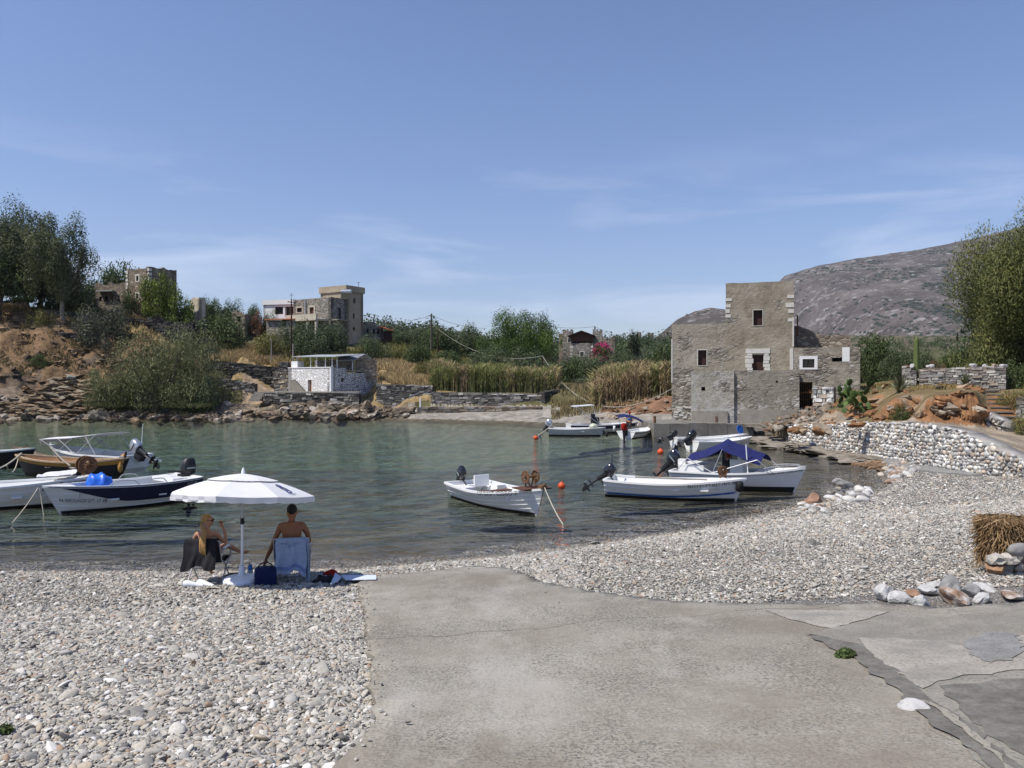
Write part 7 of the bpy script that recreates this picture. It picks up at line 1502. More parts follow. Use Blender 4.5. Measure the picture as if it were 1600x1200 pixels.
def buoy(label, px, py, r, mat='orange_float', cap=True):
    Y = EYE*F/(py-600); p = np.array([(px-800)/F*Y, Y, .0]); o = thing('mooring_buoy', label, 'buoy', p, group='orange mooring buoys'); m = MB(); m.lathe([(.02*r, -r*.9), (.55*r, -.8*r), (.9*r, -.4*r), (r, 0), (.92*r, .4*r), (.6*r, .8*r), (.25*r, .97*r), (.22*r, 1.15*r), (.02, 1.18*r)], p+[0, 0, r*.45], 18); m.build('float', M[mat], o, True); m = MB(); a = np.linspace(0, 2*math.pi, 13); m.tube([p+[.3*r*math.cos(q), 0, r*1.75+.3*r*math.sin(q)] for q in a], .06*r, 5, cap=False); m.build('eye', M['rust'], o)
buoy('orange buoy floating right of the lone middle boat', 877.5, 762, .125); buoy('orange-red buoy floating left of the blue canopy', 1032, 708.5, .16); buoy('small red buoy left of the boats at the far beach', 837, 686, .15)
rope('rope from the small red buoy to the pale grey dinghy', [P(838, 683, 48.5), P(858, 668, 50.2)], .03)
rope('rope from the far dinghy to the quay end', [P(1016, 672, 49.6), P(1049, 662, 49.2)], .025, sag=.5)
# ------------------------------------------------------------------ people, chairs, parasol and belongings
def gz(x, y): return float(beach_z(np.array([float(x)]), np.array([float(y)]))[0])
def place(px, py):
    p = ray_beach(px, py); return p
def skin_body(name, verts, edges, mat, parent, sub=2):
    """verts: list of (x, y, z, rx, ry); grown into one surface with a Skin modifier"""
    me = bpy.data.meshes.new(name); me.from_pydata([v[:3] for v in verts], edges, []); o = bpy.data.objects.new(name, me); COL.objects.link(o)
    md = o.modifiers.new('skin', 'SKIN'); md.use_smooth_shade = True; sv = me.skin_vertices[0].data
    for k, v in enumerate(verts): sv[k].radius = (v[3], v[4]); sv[k].use_root = (k == 0)
    sb = o.modifiers.new('sub', 'SUBSURF'); sb.levels = sub; sb.render_levels = sub
    skin_mesh(o); o.data.materials.clear(); o.data.materials.append(mat); o.parent = parent; o.name = name
    for p in o.data.polygons: p.use_smooth = True
    return o
class Fig:
    def __init__(s): s.v = []; s.e = []
    def add(s, p, r, par=None):
        r = (r, r) if np.isscalar(r) else r; s.v.append((*[float(q) for q in p], *r)); k = len(s.v)-1
        if par is not None: s.e.append((par, k))
        return k
    def chain(s, par, pts):
        for p, r in pts: par = s.add(p, r, par)
        return par
    def hand(s, wrist, d, nrm, thumb, curl=.4, sc_=1.0):
        """five fingers; d points along the hand, nrm out of the back of the hand, thumb towards the thumb side"""
        d = np.array(d, float); d /= np.linalg.norm(d); t = np.array(thumb, float); t -= d*(t@d); t /= np.linalg.norm(t); n = np.cross(d, t); n = n if n@np.array(nrm) > 0 else -n
        w0 = np.array(s.v[wrist][:3]); palm = s.add(w0+d*.055*sc_, (.030*sc_, .020*sc_), wrist); c = np.array(s.v[palm][:3])
        for k, (o_, l) in enumerate(((.030, .072), (.010, .082), (-.010, .076), (-.029, .060))):
            b = s.add(c+d*.035*sc_+t*o_*sc_, .010*sc_, palm); q = b; p = np.array(s.v[b][:3]); a = curl*.5
            for j in range(2):
                dd = d*math.cos(a)-n*math.sin(a); p = p+dd*l*.5*sc_; q = s.add(p, (.009-.0015*j)*sc_, q); a += curl
        b = s.add(w0+d*.03*sc_+t*.032*sc_-n*.008, .011*sc_, wrist if False else palm); p = np.array(s.v[b][:3]); dd = d*.75+t*.6-n*.25; dd /= np.linalg.norm(dd); q = s.add(p+dd*.035*sc_, .010*sc_, b); s.add(p+dd*.062*sc_, .008*sc_, q)

def deck_chair(label, loc, rot, fabric, sc_, cat='beach chair'):
    o = thing('folding_chair', label, cat, loc, rot, 'folding beach chairs', local=True); o.scale = (sc_,)*3; w_ = .27; m = MB()
    for sd in (-1, 1):
        x = sd*w_; m.tube([(x, .26, .0), (x, -.05, .33), (x, -.22, .42), (x, -.36, .76)], .0115, 8); m.tube([(x*1.02, -.30, .0), (x*1.02, .05, .30), (x*1.02, .24, .40)], .0115, 8); m.tube([(x*1.04, -.26, .56), (x*1.04, .0, .585), (x*1.04, .24, .56), (x*1.04, .24, .38)], .0115, 8)
    m.tube([(-w_, -.36, .76), (w_, -.36, .76)], .0115, 8); m.tube([(-w_, .24, .40), (w_, .24, .40)], .0115, 8); m.tube([(-w_, .26, .01), (w_, .26, .01)], .011, 8); m.tube([(-w_, -.30, .01), (w_, -.30, .01)], .011, 8); m.build('frame', M['steel'], o, True, autosmooth=60)
    def sheet_(pts, nm):
        X = np.linspace(-w_, w_, 7); G = np.array([[np.array([x, y, z-.025*(1-(x/w_)**2)]) for x in X] for y, z in pts]); q = MB(); q.grid(G); q.grid(G-[0, .004, .006], flip=True); q.build(nm, M[fabric], o, True)
    sheet_([(.24, .40), (.1, .37), (-.05, .36), (-.19, .40)], 'seat'); sheet_([(-.20, .42), (-.24, .50), (-.30, .63), (-.36, .76)], 'backrest')
    m = MB(); [m.box((sd*w_*1.04, 0, .597), (.035, .26, .02)) for sd in (-1, 1)]; m.build('armrest', M['white_plastic'], o); return o
YM = 12.05; MAN = np.array([(457-800)/F*YM, YM, 0]); MAN[2] = gz(MAN[0], MAN[1]); MROT = math.radians(13)
WP = np.array([(327-800)/F*11.85, 11.85, 0]); WP[2] = gz(WP[0], WP[1]); WROT = math.radians(4)
deck_chair('steel beach chair under the seated man draped with a pale blue towel', MAN, MROT, 'dark_cloth', .95); deck_chair('steel beach chair under the seated woman draped with a dark towel', WP, WROT, 'dark_cloth', .92)
def hair_cap(o, c, r, mat, seed, rz=0.0, strands=()):
    V, Fc = ICO[3]; k = 1+.10*fbm(V[:, 0]*4+seed, V[:, 1]*4+V[:, 2]*3, 3, seed)[:, None]; v = V*k*np.array(r)
    cut = (V[:, 1] > .35) & (V[:, 2] < .45); v[cut] *= .8; v[:, 2] = np.maximum(v[:, 2], -.85*r[2]); v = v@rotm(0, 0, rz).T; m = MB(); m.add(v+np.array(c), Fc)
    for p, rr in strands: m.tube(p, rr, 6)
    return m.build('hair', M[mat], o, True)
def man():
    o = thing('person', 'shirtless man with short black hair sitting in a beach chair, back turned', 'person', MAN, MROT, local=True); o.scale = (.95,)*3; f = Fig(); A = f.add
    pel = A((0, -.10, .475), (.155, .115)); ab = A((0, -.15, .62), (.145, .10), pel); ch = A((0, -.20, .80), (.165, .105), ab); up = A((0, -.20, .92), (.155, .085), ch); nb = A((0, -.175, 1.0), (.062, .062), up); nk = A((0, -.16, 1.06), (.052, .056), nb)
    h1 = A((0, -.135, 1.12), (.068, .084), nk); h2 = A((0, -.13, 1.18), (.074, .092), h1); A((0, -.135, 1.235), (.062, .075), h2); nose = A((0, -.035, 1.15), .018, h1)
    for sd in (-1, 1): A((sd*.082, -.15, 1.15), (.012, .022), h1)
    # left arm hangs down and out to the ground, right forearm rests on the thigh
    sl = A((-.175, -.19, .935), (.062, .066), up); w1 = f.chain(sl, [((-.235, -.18, .80), .046), ((-.30, -.14, .64), .040), ((-.36, -.06, .50), .036), ((-.42, .02, .37), .026)]); f.hand(w1, (-.3, .25, -.9), (-1, 0, 0), (.3, .9, 0), .5)
    sr = A((.175, -.19, .935), (.062, .066), up); w2 = f.chain(sr, [((.25, -.18, .80), .046), ((.275, -.10, .66), .040), ((.23, .08, .62), .036), ((.16, .22, .60), .026)]); f.hand(w2, (-.3, .9, -.1), (0, 0, 1), (-.9, -.3, 0), .5)
    for sd, fx in ((-1, -.20), (1, .22)):
        hip = A((sd*.095, -.05, .46), .088, pel); f.chain(hip, [((sd*.13, .15, .49), .076), ((sd*.16, .36, .50), .056), ((fx*.95, .45, .32), .052), ((fx, .50, .11), .034), ((fx, .54, .05), (.034, .034)), ((fx*1.05, .66, .03), (.036, .020))])
    skin_body('body', f.v, f.e, M['skin_tan'], o)
    hair_cap(o, (0, -.142, 1.192), (.083, .098, .098), 'hair_black', 3)
    g = Fig(); b = g.add((0, -.10, .475), (.170, .128)); g.add((0, -.12, .56), (.156, .112), b)
    for sd in (-1, 1): h = g.add((sd*.098, -.04, .462), .098, b); g.chain(h, [((sd*.13, .14, .49), .088), ((sd*.15, .26, .495), .080)])
    skin_body('swim_shorts', g.v, g.e, M['navy_cloth'], o)
man()
def woman():
    o = thing('person', 'woman with a long blond ponytail sitting crossed-legged in a beach chair', 'person', WP, WROT, local=True); o.scale = (.92,)*3; f = Fig(); A = f.add
    pel = A((0, -.08, .465), (.150, .112)); ab = A((.0, -.13, .59), (.118, .088), pel); ch = A((0, -.165, .73), (.130, .092), ab); up = A((.0, -.165, .835), (.120, .074), ch); nb = A((.0, -.14, .905), (.048, .048), up); nk = A((.005, -.12, .955), (.043, .046), nb)
    cT, sT = math.cos(math.radians(-82)), math.sin(math.radians(-82)); H = lambda x, y, z: (.008+cT*x-sT*y, -.095+sT*x+cT*y, z)
    h1 = A(H(0, .015, 1.015), (.060, .074), nk); h2 = A(H(0, 0, 1.075), (.068, .084), h1); A(H(0, -.005, 1.125), (.056, .068), h2); n1 = A(H(0, .098, 1.045), .013, h1); A(H(0, .075, .985), .02, h1); [A(H(sd*.072, -.005, 1.045), (.010, .018), h1) for sd in (-1, 1)]
    sl = A((-.15, -.16, .845), (.050, .052), up); w1 = f.chain(sl, [((-.20, -.12, .73), .038), ((-.215, -.02, .625), .033), ((-.14, .13, .63), .029), ((-.07, .24, .64), .021)]); f.hand(w1, (.5, .85, 0), (0, 0, 1), (.8, -.5, 0), .5, .9)
    sr = A((.15, -.16, .845), (.050, .052), up); w2 = f.chain(sr, [((.22, -.10, .74), .038), ((.27, -.0, .66), .034), ((.24, .08, .79), .029), ((.195, .10, .90), .021)]); f.hand(w2, (-.35, .0, .9), (.6, .7, 0), (-.8, .1, -.3), .9, .9)
    hl = A((-.09, -.03, .45), .082, pel); f.chain(hl, [((-.11, .17, .47), .070), ((-.10, .37, .47), .050), ((-.11, .40, .28), .046), ((-.11, .42, .10), .030), ((-.11, .45, .05), .03), ((-.11, .56, .03), (.032, .018))])
    hr = A((.09, -.03, .455), .082, pel); f.chain(hr, [((.13, .16, .52), .070), ((.17, .33, .555), .050), ((.29, .34, .50), .046), ((.42, .34, .43), .030), ((.46, .34, .41), .03), ((.55, .37, .44), (.018, .030))])
    skin_body('body', f.v, f.e, M['skin_fair'], o)
    gg = np.random.default_rng(4); st = []
    for k in range(9):
        e = gg.normal(size=2)*.016; t0 = np.array(H(0, -.075, 1.035)); t1 = np.array(H(.01, -.115, .99)); d = np.array([e[0], e[1]*.6, 0])
        st.append(([t0+d*.6, t1+d*.5, np.array([.012, -.33, .90])+d*1.2, np.array([.015, -.435, .80])+d*1.6, np.array([.018, -.455, .69])+d*1.8, np.array([.02+e[0], -.46, .58-.05*gg.random()])+d], [.018, .014, .019, .020, .016, .004]))
    hair_cap(o, H(0, -.022, 1.078), (.078, .092, .090), 'hair_blond', 5, math.radians(-82), st)
    m = MB(); a = np.linspace(0, 2*math.pi, 13); c = np.array(H(0, -.118, .985)); m.tube([c+[.03*math.cos(q), .022*math.sin(q), .012*math.sin(q)] for q in a], .008, 6, cap=False); m.build('hair_tie', M['black_item'], o, True)
    m = MB(); [m.ico(H(sd*.034, .080, 1.058), (.028, .012, .02), 1, R=rotm(0, 0, math.radians(-82))) for sd in (-1, 1)]; m.tube([H(-.07, .0, 1.06), H(-.062, .07, 1.06), H(.062, .07, 1.06), H(.07, .0, 1.06)], .006, 6); m.build('sunglasses', M['black_item'], o, True)
    g = Fig(); b = g.add((0, -.155, .70), (.140, .102)); g.add((0, -.165, .745), (.138, .100), b); skin_body('swimsuit_top', g.v, g.e, M['dark_cloth'], o)
    g = Fig(); b = g.add((0, -.08, .465), (.162, .124)); g.add((0, -.10, .53), (.142, .108), b); [g.add((sd*.09, -.02, .452), .092, b) for sd in (-1, 1)]; skin_body('swimsuit_bottom', g.v, g.e, M['dark_cloth'], o)
woman()
def towel(label, loc, rot, mat, w0, drops, seed, trim=None, flap=None):
    """cloth folded over the chair back: front fall, top, rear fall"""
    o = thing('towel', label, 'towel', loc, rot, local=True); o.scale = (.94,)*3; g = np.random.default_rng(seed); m = MB(); n = 21; X = np.linspace(-1, 1, n); rows = []
    prof = [(-.235, .55), (-.29, .66), (-.335, .765), (-.372, .79), (-.41, .765)]+[(-.415-.02*k, .765-(drops*(k+1)/9)) for k in range(9)]
    for j, (y, z) in enumerate(prof):
        row = []
        for i, x in enumerate(X):
            k = max(0, j-4)/9; fold = .030*math.sin(x*7+seed+.2*j)*k+.016*math.sin(x*15+j*.4)*k+.05*(1-x*x)*k; zz_ = z-(.05*k*abs(x)**2+.03*k*math.sin(x*5+seed)); row.append(np.array([x*w0*(1+.06*k)+.01*math.sin(j*.9), y+fold-.015*k, max(zz_, .05)]))
        rows.append(row)
    G = np.array(rows); m.grid(G, flip=True); m.grid(G+[0, .006, -.004]); b = m.build('cloth', M[mat], o, True)
    if trim:
        k = MB(); Gq = G[-3:-1]+[0, -.006, 0]; k.grid(Gq, flip=True); k.build('trim', M[trim], b, True); k = MB()
        for q in range(26): a = g.normal()*.08; z = .715-abs(g.normal())*.035; k.ico((a, -.424-.05*(1-(a/.235)**2)*.15, z-.05*(abs(a) < .04)*g.random()), (.011, .006, .011), 0)
        k.build('emblem', M[trim], b)
    if flap:
        k = MB(); side, wd, dr = flap; Gf = np.array([[np.array([side*(w0*.86+wd*u)+.02*v*side*.6, -.40-.05*v+.05*math.sin(u*6)*v, .78-dr*v-.10*u*v]) for u in np.linspace(0, 1, 6)] for v in np.linspace(0, 1, 10)]); k.grid(Gf, flip=side > 0); k.grid(Gf+[0, .006, 0], flip=side < 0); k.build('side_flap', M[mat], b, True)
    return o
towel('pale blue towel with darker hem hanging over the back of the man\'s chair', MAN+[0, .0, 0], MROT, 'blue_towel', .235, .50, 3, 'pattern_blue', (1, .07, .62))
towel('charcoal towel hanging over the back of the woman\'s chair', WP, WROT, 'dark_cloth', .25, .40, 5, None, (-1, .03, .30))
def parasol():
    p = place(377, 921); p = np.array([(378-800)/F*11.55, 11.55, 0]); p[2] = gz(p[0], p[1]); o = thing('beach_parasol', 'white beach parasol with frilled edge standing between the two beach chairs', 'parasol', p)
    top = p+[.02, 0, EYE-(738-600)/F*11.55-p[2]]; rim = EYE-(772-600)/F*11.55; R = 1.07; n = 8; m = MB(); tilt = rotm(.02, .035, 0); c = np.array([top[0], top[1], 0]); hgt = top[2]-.04
    def cp(a, t):          # ribs bow gently, panels sag between them
        r = R*t; k = (a*n/(2*math.pi)) % 1; sagp = 1+(math.cos(math.pi/n)/math.cos((k-.5)*2*math.pi/n)-1)*min(1, t*1.6); z = hgt-(hgt-rim)*(.34*t+.66*t*t)-.012*math.sin(math.pi*k)*t; q = np.array([r*sagp*math.cos(a), r*sagp*math.sin(a), z]); return c+np.array([q[0], q[1], q[2]])
    A = np.linspace(0, 2*math.pi, n*8+1); T1 = np.linspace(.02, .50, 7); T2 = np.linspace(.47, 1, 9)
    for T, dz in ((T1, .022), (T2, 0)):
        G = np.array([[cp(a, t)+[0, 0, dz] for a in A] for t in T]); G[:, :, 2] -= .115*(G[:, :, 1]-c[1])+.03*(G[:, :, 0]-c[0]); m.grid(G, flip=True); last = G[-1]
    m.grid(np.array([last, last+[0, 0, -.055]+(.012*np.sin(np.arange(len(last))*2.1)[:, None]*np.array([1, 1, 0])), last+[0, 0, -.085]+(.018*np.sin(np.arange(len(last))*2.6)[:, None]*np.array([.7, .7, .3]))]), flip=True)
    cn = m.build('canopy', M['white_cloth'], o, True, autosmooth=11)
    # printed emblem on the right-hand panel
    k = MB(); a0 = -.40
    def ep(u, v): a = a0+u; q = cp(a, v); d = q-c; return q+[0, 0, .012-.115*d[1]-.03*d[0]]
    for (u, v, du, dv) in ((.02, .66, .05, .05), (.02, .84, .05, .05)):
        aa = np.linspace(0, 2*math.pi, 13); k.tube([ep(u+du*math.cos(q), v+dv*math.sin(q)) for q in aa], .007, 5, cap=False)
    k.tube([ep(-.06, .75), ep(.10, .75)], .007, 5); k.tube([ep(-.05, .715), ep(.09, .715)], .006, 5); k.tube([ep(-.05, .785), ep(.09, .785)], .006, 5); k.tube([ep(-.07, .91), ep(.02, .93), ep(.10, .91)], .004, 5); k.build('emblem', M['letter_blue'], cn)
    m = MB(); m.tube([p+[0, 0, .1], p+[.005, 0, .95]], .019, 10); m.build('lower_pole', M['white_plastic'], o, True); m = MB(); m.tube([p+[.004, 0, .9], top-[0, 0, .02]], .014, 10); m.build('upper_pole', M['steel'], o, True)
    m = MB(); m.tube([p+[.005, 0, .91], p+[.005, 0, 1.0]], .028, 10); m.tube([p+[.005, 0, .95], p+[.05, -.02, .95]], .01, 6); m.build('clamp', M['black_item'], o, True); m = MB(); m.lathe([(.03, -.03), (.028, .02), (.012, .06), (.004, .075)], top, 10); m.build('finial', M['white_plastic'], o, True)
    m = MB()
    for q in range(n): e = last[q*8]; m.tube([e+[0, 0, -.02], (e+top)/2+[0, 0, -.06], top-[0, 0, .08]], .006, 5)
    m.build('ribs', M['steel'], o)
    m = MB(); m.lathe([(.03, .02), (.24, .02), (.275, .05), (.275, .10), (.25, .135), (.09, .155), (.055, .17), (.04, .30), (.03, .31)], p+[0, 0, -.02], 28); b = m.build('base', M['white_plastic'], o, True, autosmooth=35); k = MB(); k.box(p+[.06, -.275, .04], (.12, .04, .06)); k.build('base_plug', M['white_plastic'], b)
parasol()
def crumple(name, label, cat, px, py, size, mat, seed, col=None, flat=.5, rz=0.0):
    p = place(px, py); o = thing(name, label, cat, p); V, Fc = ICO[3]; n = 1+.9*fbm(V[:, 0]*2.3+seed, V[:, 1]*2.3+V[:, 2]*2, 4, seed)[:, None]; v = V*n*np.array(size); v[:, 2] = np.maximum(v[:, 2], -.02); v = v@rotm(0, 0, rz).T; m = MB(); m.add(v+p+[0, 0, .0], Fc); m.build('cloth', M[mat], o, True); return o
def belongings():
    # trainers
    p = place(312, 918)
    o = thing('trainers', 'pair of white trainers under the woman\'s chair', 'shoes', p)
    for k, (dx, dy, r) in enumerate(((-.10, .02, .1), (.06, .06, -.25))):
        m = MB(); c = p+[dx, dy, .0]; R = rotm(0, 0, r); rows = []
        for x, w_, h in ((-.14, .03, .085), (-.12, .04, .10), (-.05, .045, .095), (.02, .045, .07), (.09, .045, .05), (.14, .03, .035)): rows.append([c+R@np.array([x, w_*math.cos(a), max(0.0, h*.5+h*.55*math.sin(a))]) for a in np.linspace(0, 2*math.pi, 11)])
        m.grid(np.array(rows), flip=True); m.add(np.array(rows[0][:-1]), [list(range(10))]); m.add(np.array(rows[-1][:-1])[::-1], [list(range(10))]); m.build('shoe', M['white_plastic'], o, True)
    crumple('dark_clothes', 'dark clothes heaped beside the parasol base', 'clothes', 362, 905, (.16, .12, .09), 'dark_cloth', 3)
    crumple('sandals', 'dark flat sandals lying under the woman\'s chair', 'shoes', 335, 922, (.16, .08, .03), 'dark_cloth', 13)
    # cool bag
    p = place(415, 915); o = thing('cool_bag', 'dark blue cool bag standing beside the man\'s chair', 'bag', p); m = MB(); c = p+[0, 0, .13]; R = rotm(0, 0, .25); secs = []
    for z, s in ((-.135, .94), (-.12, 1), (.1, 1), (.14, .92), (.15, .7)): a = np.arange(16)*2*math.pi/16; ca, sa = np.cos(a), np.sin(a); secs.append([c+R@np.array([.16*s*np.sign(u)*abs(u)**.5, .11*s*np.sign(v)*abs(v)**.5, z]) for u, v in zip(ca, sa)])
    G = np.array(secs); G = np.concatenate([G, G[:, :1]], 1); m.grid(G); m.add(G[-1][:-1], [list(range(16))]); m.build('body', M['blue_bag'], o, True, autosmooth=40); m = MB(); a = np.linspace(0, math.pi, 9); m.tube([c+R@np.array([.11*math.cos(q), -.06, .14+.09*math.sin(q)]) for q in a], .009, 6); m.build('handle', M['black_item'], o, True)
    p = place(391, 908)+[0, 0, 0]; o = thing('water_bottle', 'clear water bottle with a blue cap between parasol pole and cool bag', 'bottle', p); m = MB(); m.lathe([(.0, 0), (.042, .005), (.044, .03), (.040, .1), (.044, .15), (.036, .19), (.016, .215), (.016, .225)], p, 16); m.build('body', M['bottle_plastic'], o, True); m = MB(); m.lathe([(.040, .18), (.034, .215), (.03, .25), (.0, .262)], p, 14); m.build('cap', M['blue_cap'], o, True)
    p = place(398, 914); o = thing('small_bottle', 'small clear bottle with blue base in front of the cool bag', 'bottle', p); m = MB(); m.lathe([(.0, 0), (.028, .004), (.028, .1), (.012, .13), (.012, .15), (0, .152)], p, 12); m.build('body', M['bottle_plastic'], o, True); m = MB(); m.lathe([(.029, .0), (.0295, .05)], p, 12); m.build('label', M['blue_cap'], o)
    o = crumple('rucksack', 'black bag with three pale stripes lying right of the man', 'bag', 508, 911, (.19, .13, .11), 'black_item', 5); p = place(504, 902); m = MB(); [m.tube([p+[-.05+.03*k, -.12, .10], p+[-.02+.03*k, -.13, .05]], .005, 5) for k in range(3)]; m.build('stripes', M['white_plastic'], o)
    crumple('red_top', 'red garment lying on the black bag beside the man', 'clothes', 517, 900, (.15, .09, .10), 'red_cloth', 7)
    crumple('plastic_bag', 'translucent whitish plastic bag at the water edge', 'bag', 560, 897, (.17, .12, .07), 'clear_plastic', 9)
    p = place(545, 910); o = thing('paper_sheets', 'pale blue papers spread at the corner of the slipway', 'paper', p); m = MB()
    for (a, b, c, d) in (((533, 906), (587, 909), (588, 913), (540, 914)), ((516, 921), (524, 905), (534, 909), (528, 916))):
        q = [place(*r)+[0, 0, .075] for r in (a, b, c, d)]; q[1] = q[1]+[0, 0, .03]; m.add(q+[r-[0, 0, .006] for r in q], [[3, 2, 1, 0], [4, 5, 6, 7], [0, 1, 5, 4], [1, 2, 6, 5], [2, 3, 7, 6], [3, 0, 4, 7]])
    m.build('sheets', M['paper_blue'], o)
belongings()
def far_person():
    p = P(984, 672, 52.0); p[2] = .35; o = thing('person', 'person in red cap and blue shirt sitting under the small navy canopy', 'person', p, math.radians(160), local=True); f = Fig(); A = f.add
    pel = A((0, 0, .45), (.15, .11)); c = A((0, .02, .72), (.15, .1), A((0, 0, .58), (.14, .1), pel)); u = A((0, .03, .86), (.14, .08), c); n = A((0, .04, .95), .05, u); h = A((0, .05, 1.05), (.07, .085), n); A((0, .05, 1.14), (.06, .075), h)
    for sd in (-1, 1):
        w_ = f.chain(A((sd*.17, .03, .87), .055, u), [((sd*.24, .06, .72), .042), ((sd*.24, .14, .58), .036), ((sd*.15, .3, .56), .026)]); f.hand(w_, (0, 1, -.1), (0, 0, 1), (-sd, 0, 0), .5); f.chain(A((sd*.09, .05, .44), .085, pel), [((sd*.13, .4, .46), .058), ((sd*.13, .44, .2), .048), ((sd*.13, .46, .03), .034), ((sd*.13, .58, .0), (.034, .02))])
    skin_body('body', f.v, f.e, M['skin_fair'], o, 1)
    g = Fig(); b = g.add((0, 0, .50), (.16, .12)); t = g.add((0, .03, .84), (.155, .1), g.add((0, .02, .70), (.165, .115), b)); [g.chain(t, [((sd*.18, .03, .86), .066), ((sd*.235, .05, .75), .056)]) for sd in (-1, 1)]; skin_body('shirt', g.v, g.e, M['blue_cap'], o, 1)
    m = MB(); m.lathe([(.095, 1.08), (.095, 1.13), (.07, 1.18), (.0, 1.2)], (0, .05, 0), 12); m.box((0, .17, 1.085), (.13, .11, .012)); m.build('cap', M['red_cloth'], o, True)
far_person()
# ------------------------------------------------------------------ stones, pebbles, thatch, weeds
def rock(name, label, px, py, size, mat, seed, rz=0.0, tilt=(0, 0), sub=2, jit=.10, lift=.0, Y=None, z=None, cat='rock', group=None):
    p = ray_beach(px, py) if Y is None else P(px, py, Y)
    if Y is None and 900 < py < 960: size = (size[0]*.88, size[1]*.85, size[2]*.70)
    if z is not None: p[2] = z
    o = thing(name, label, cat, p, group=group); V, Fc = ICO[sub]; g = np.random.default_rng(seed); n = np.zeros(len(V))
    for _ in range(7):                                   # facet the blob with a few random planes
        d = g.normal(size=3); d /= np.linalg.norm(d); k = V@d; n = np.maximum(n, np.clip((k-g.uniform(.42, .72)), 0, 1)*.95)
    v = V*(1-n[:, None])*(1+jit*fbm(V[:, 0]*2+seed, V[:, 1]*2+V[:, 2], 3, seed)[:, None]*4)*np.array(size); v = v@rotm(tilt[0], tilt[1], rz).T
    m = MB(); m.add(v+p+[0, 0, size[2]*.45+lift], Fc); m.build('stone', M[mat], o, sub > 2, autosmooth=28); return o
plain('marble_rock', (.46, .455, .44), .85, .2, var=.25, sc_=7, bump=.9, bs=14, dirt=((.24, .225, .2), 5, .5)); plain('rust_rock', (.25, .155, .10), .9, .15, var=.45, sc_=6, bump=.9, bs=14, dirt=((.44, .425, .40), 4.5, .43)); plain('grey_rock', (.24, .235, .225), .9, .15, var=.3, sc_=5, bump=.5, bs=12, dirt=((.40, .38, .35), 3.0, .58)); plain('pink_rock', (.27, .165, .11), .9, .15, var=.35, sc_=5, bump=.9, bs=10)
R_ = [  # the pile at the edge of the slipway
 ('white angular rock at the left end of the slipway rock pile', 1383, 938, (.17, .13, .15), 'marble_rock'), ('white flat rock second in the slipway rock pile', 1408, 944, (.20, .14, .10), 'marble_rock'), ('pale square rock with a sharp front face in the rock pile', 1440, 952, (.18, .12, .13), 'marble_rock'), ('white slab lying behind the square pale rock', 1452, 928, (.22, .14, .08), 'marble_rock'),
 ('largest rust-streaked rock in the middle of the rock pile', 1494, 944, (.23, .17, .16), 'rust_rock'), ('grey rock resting behind the rust-streaked rock', 1486, 922, (.26, .16, .12), 'grey_rock'), ('small white rubble rock right of the rust-streaked rock', 1532, 942, (.13, .10, .09), 'marble_rock'), ('dark wedge rock between rust-streaked rock and white rubble', 1516, 932, (.12, .12, .14), 'grey_rock'),
 ('flat ochre slab at the foot of the thatch block', 1580, 938, (.26, .15, .08), 'rust_rock'), ('pale slab leaning against the thatch plinth', 1540, 922, (.22, .12, .05), 'marble_rock'), ('small pink rock on the left side of the rock pile', 1425, 932, (.10, .08, .07), 'pink_rock'), ('white tilted slab on top of the rock pile', 1462, 918, (.2, .12, .05), 'marble_rock')]
for k, (lab, x, y, s, m) in enumerate(R_): rock('rock', lab, x, y, s, m, 50+k, rnd(0, 3), (rnd(-.2, .2), rnd(-.2, .2)), lift=.02)
rock('rock', 'brown rounded boulder standing at the water edge right of the canopy boat', 1272, 787, (.36, .28, .25), 'pink_rock', 71, .3); rock('rock', 'small white block lying on the slipway beside the dark channel', 1427, 1121, (.10, .065, .035), 'marble_rock', 72, -.3, lift=.055); rock('rock', 'brown pebble block at the upper right corner of the slipway top edge', 812, 902, (.10, .07, .06), 'rust_rock', 73)
rock('rock', 'greenish rock standing out of the shallow water near the beach', 1318, 752, (.42, .25, .16), 'grey_rock', 74, .2, (0, .35), Y=26.0, z=-.06); rock('rock', 'tilted brown slab at the end of the small grey apron', 1400, 746, (.42, .22, .16), 'rust_rock', 75, .4, (.3, -.35), Y=27.3, z=.12); rock('rock', 'ochre rock in front of the tilted brown slab', 1398, 756, (.36, .22, .14), 'rust_rock', 76, Y=26.2, z=.0)
rock('rock', 'dark weedy rock in the shallows left of the brown boulder', 1243, 801, (.34, .22, .10), 'shore_rock', 77, z=-.03); rock('rock', 'small dark weedy rock just breaking the water', 1185, 804, (.2, .12, .06), 'shore_rock', 78, Y=20.5, z=-.03); rock('rock', 'red-brown stone below the brown boulder', 1280, 793, (.12, .1, .07), 'pink_rock', 79)
rock('rock', 'black rock outcrop in the water at the left photo edge', 22, 716, (.95, .5, .42), 'shore_rock', 80, Y=35, z=-.05, sub=3, jit=.22); rock('rock', 'lower black rock behind the rope of the wooden boat', 52, 716, (.6, .4, .25), 'shore_rock', 81, Y=36, z=-.05, sub=3, jit=.2)
rock('rock', 'large grey angular rock at the foot of the left shore', 157, 652, (1.35, .8, .65), 'slab_rock', 82, .1, (0, .1), Y=74.6, z=.0, sub=3, jit=.12); rock('rock', 'low grey rock at the water under the left outcrop', 68, 652, (1.2, .6, .32), 'slab_rock', 83, Y=74.2, z=-.05, sub=3); rock('rock', 'grey boulder beside the steps of the shore house terrace', 352, 632, (.8, .6, .55), 'slab_rock', 84, Y=77.5, z=.9, sub=3); rock('rock', 'bluish stone block on top of the left outcrop', 110, 587, (.55, .4, .28), 'grey_rock', 85, Y=77.0, z=3.9)
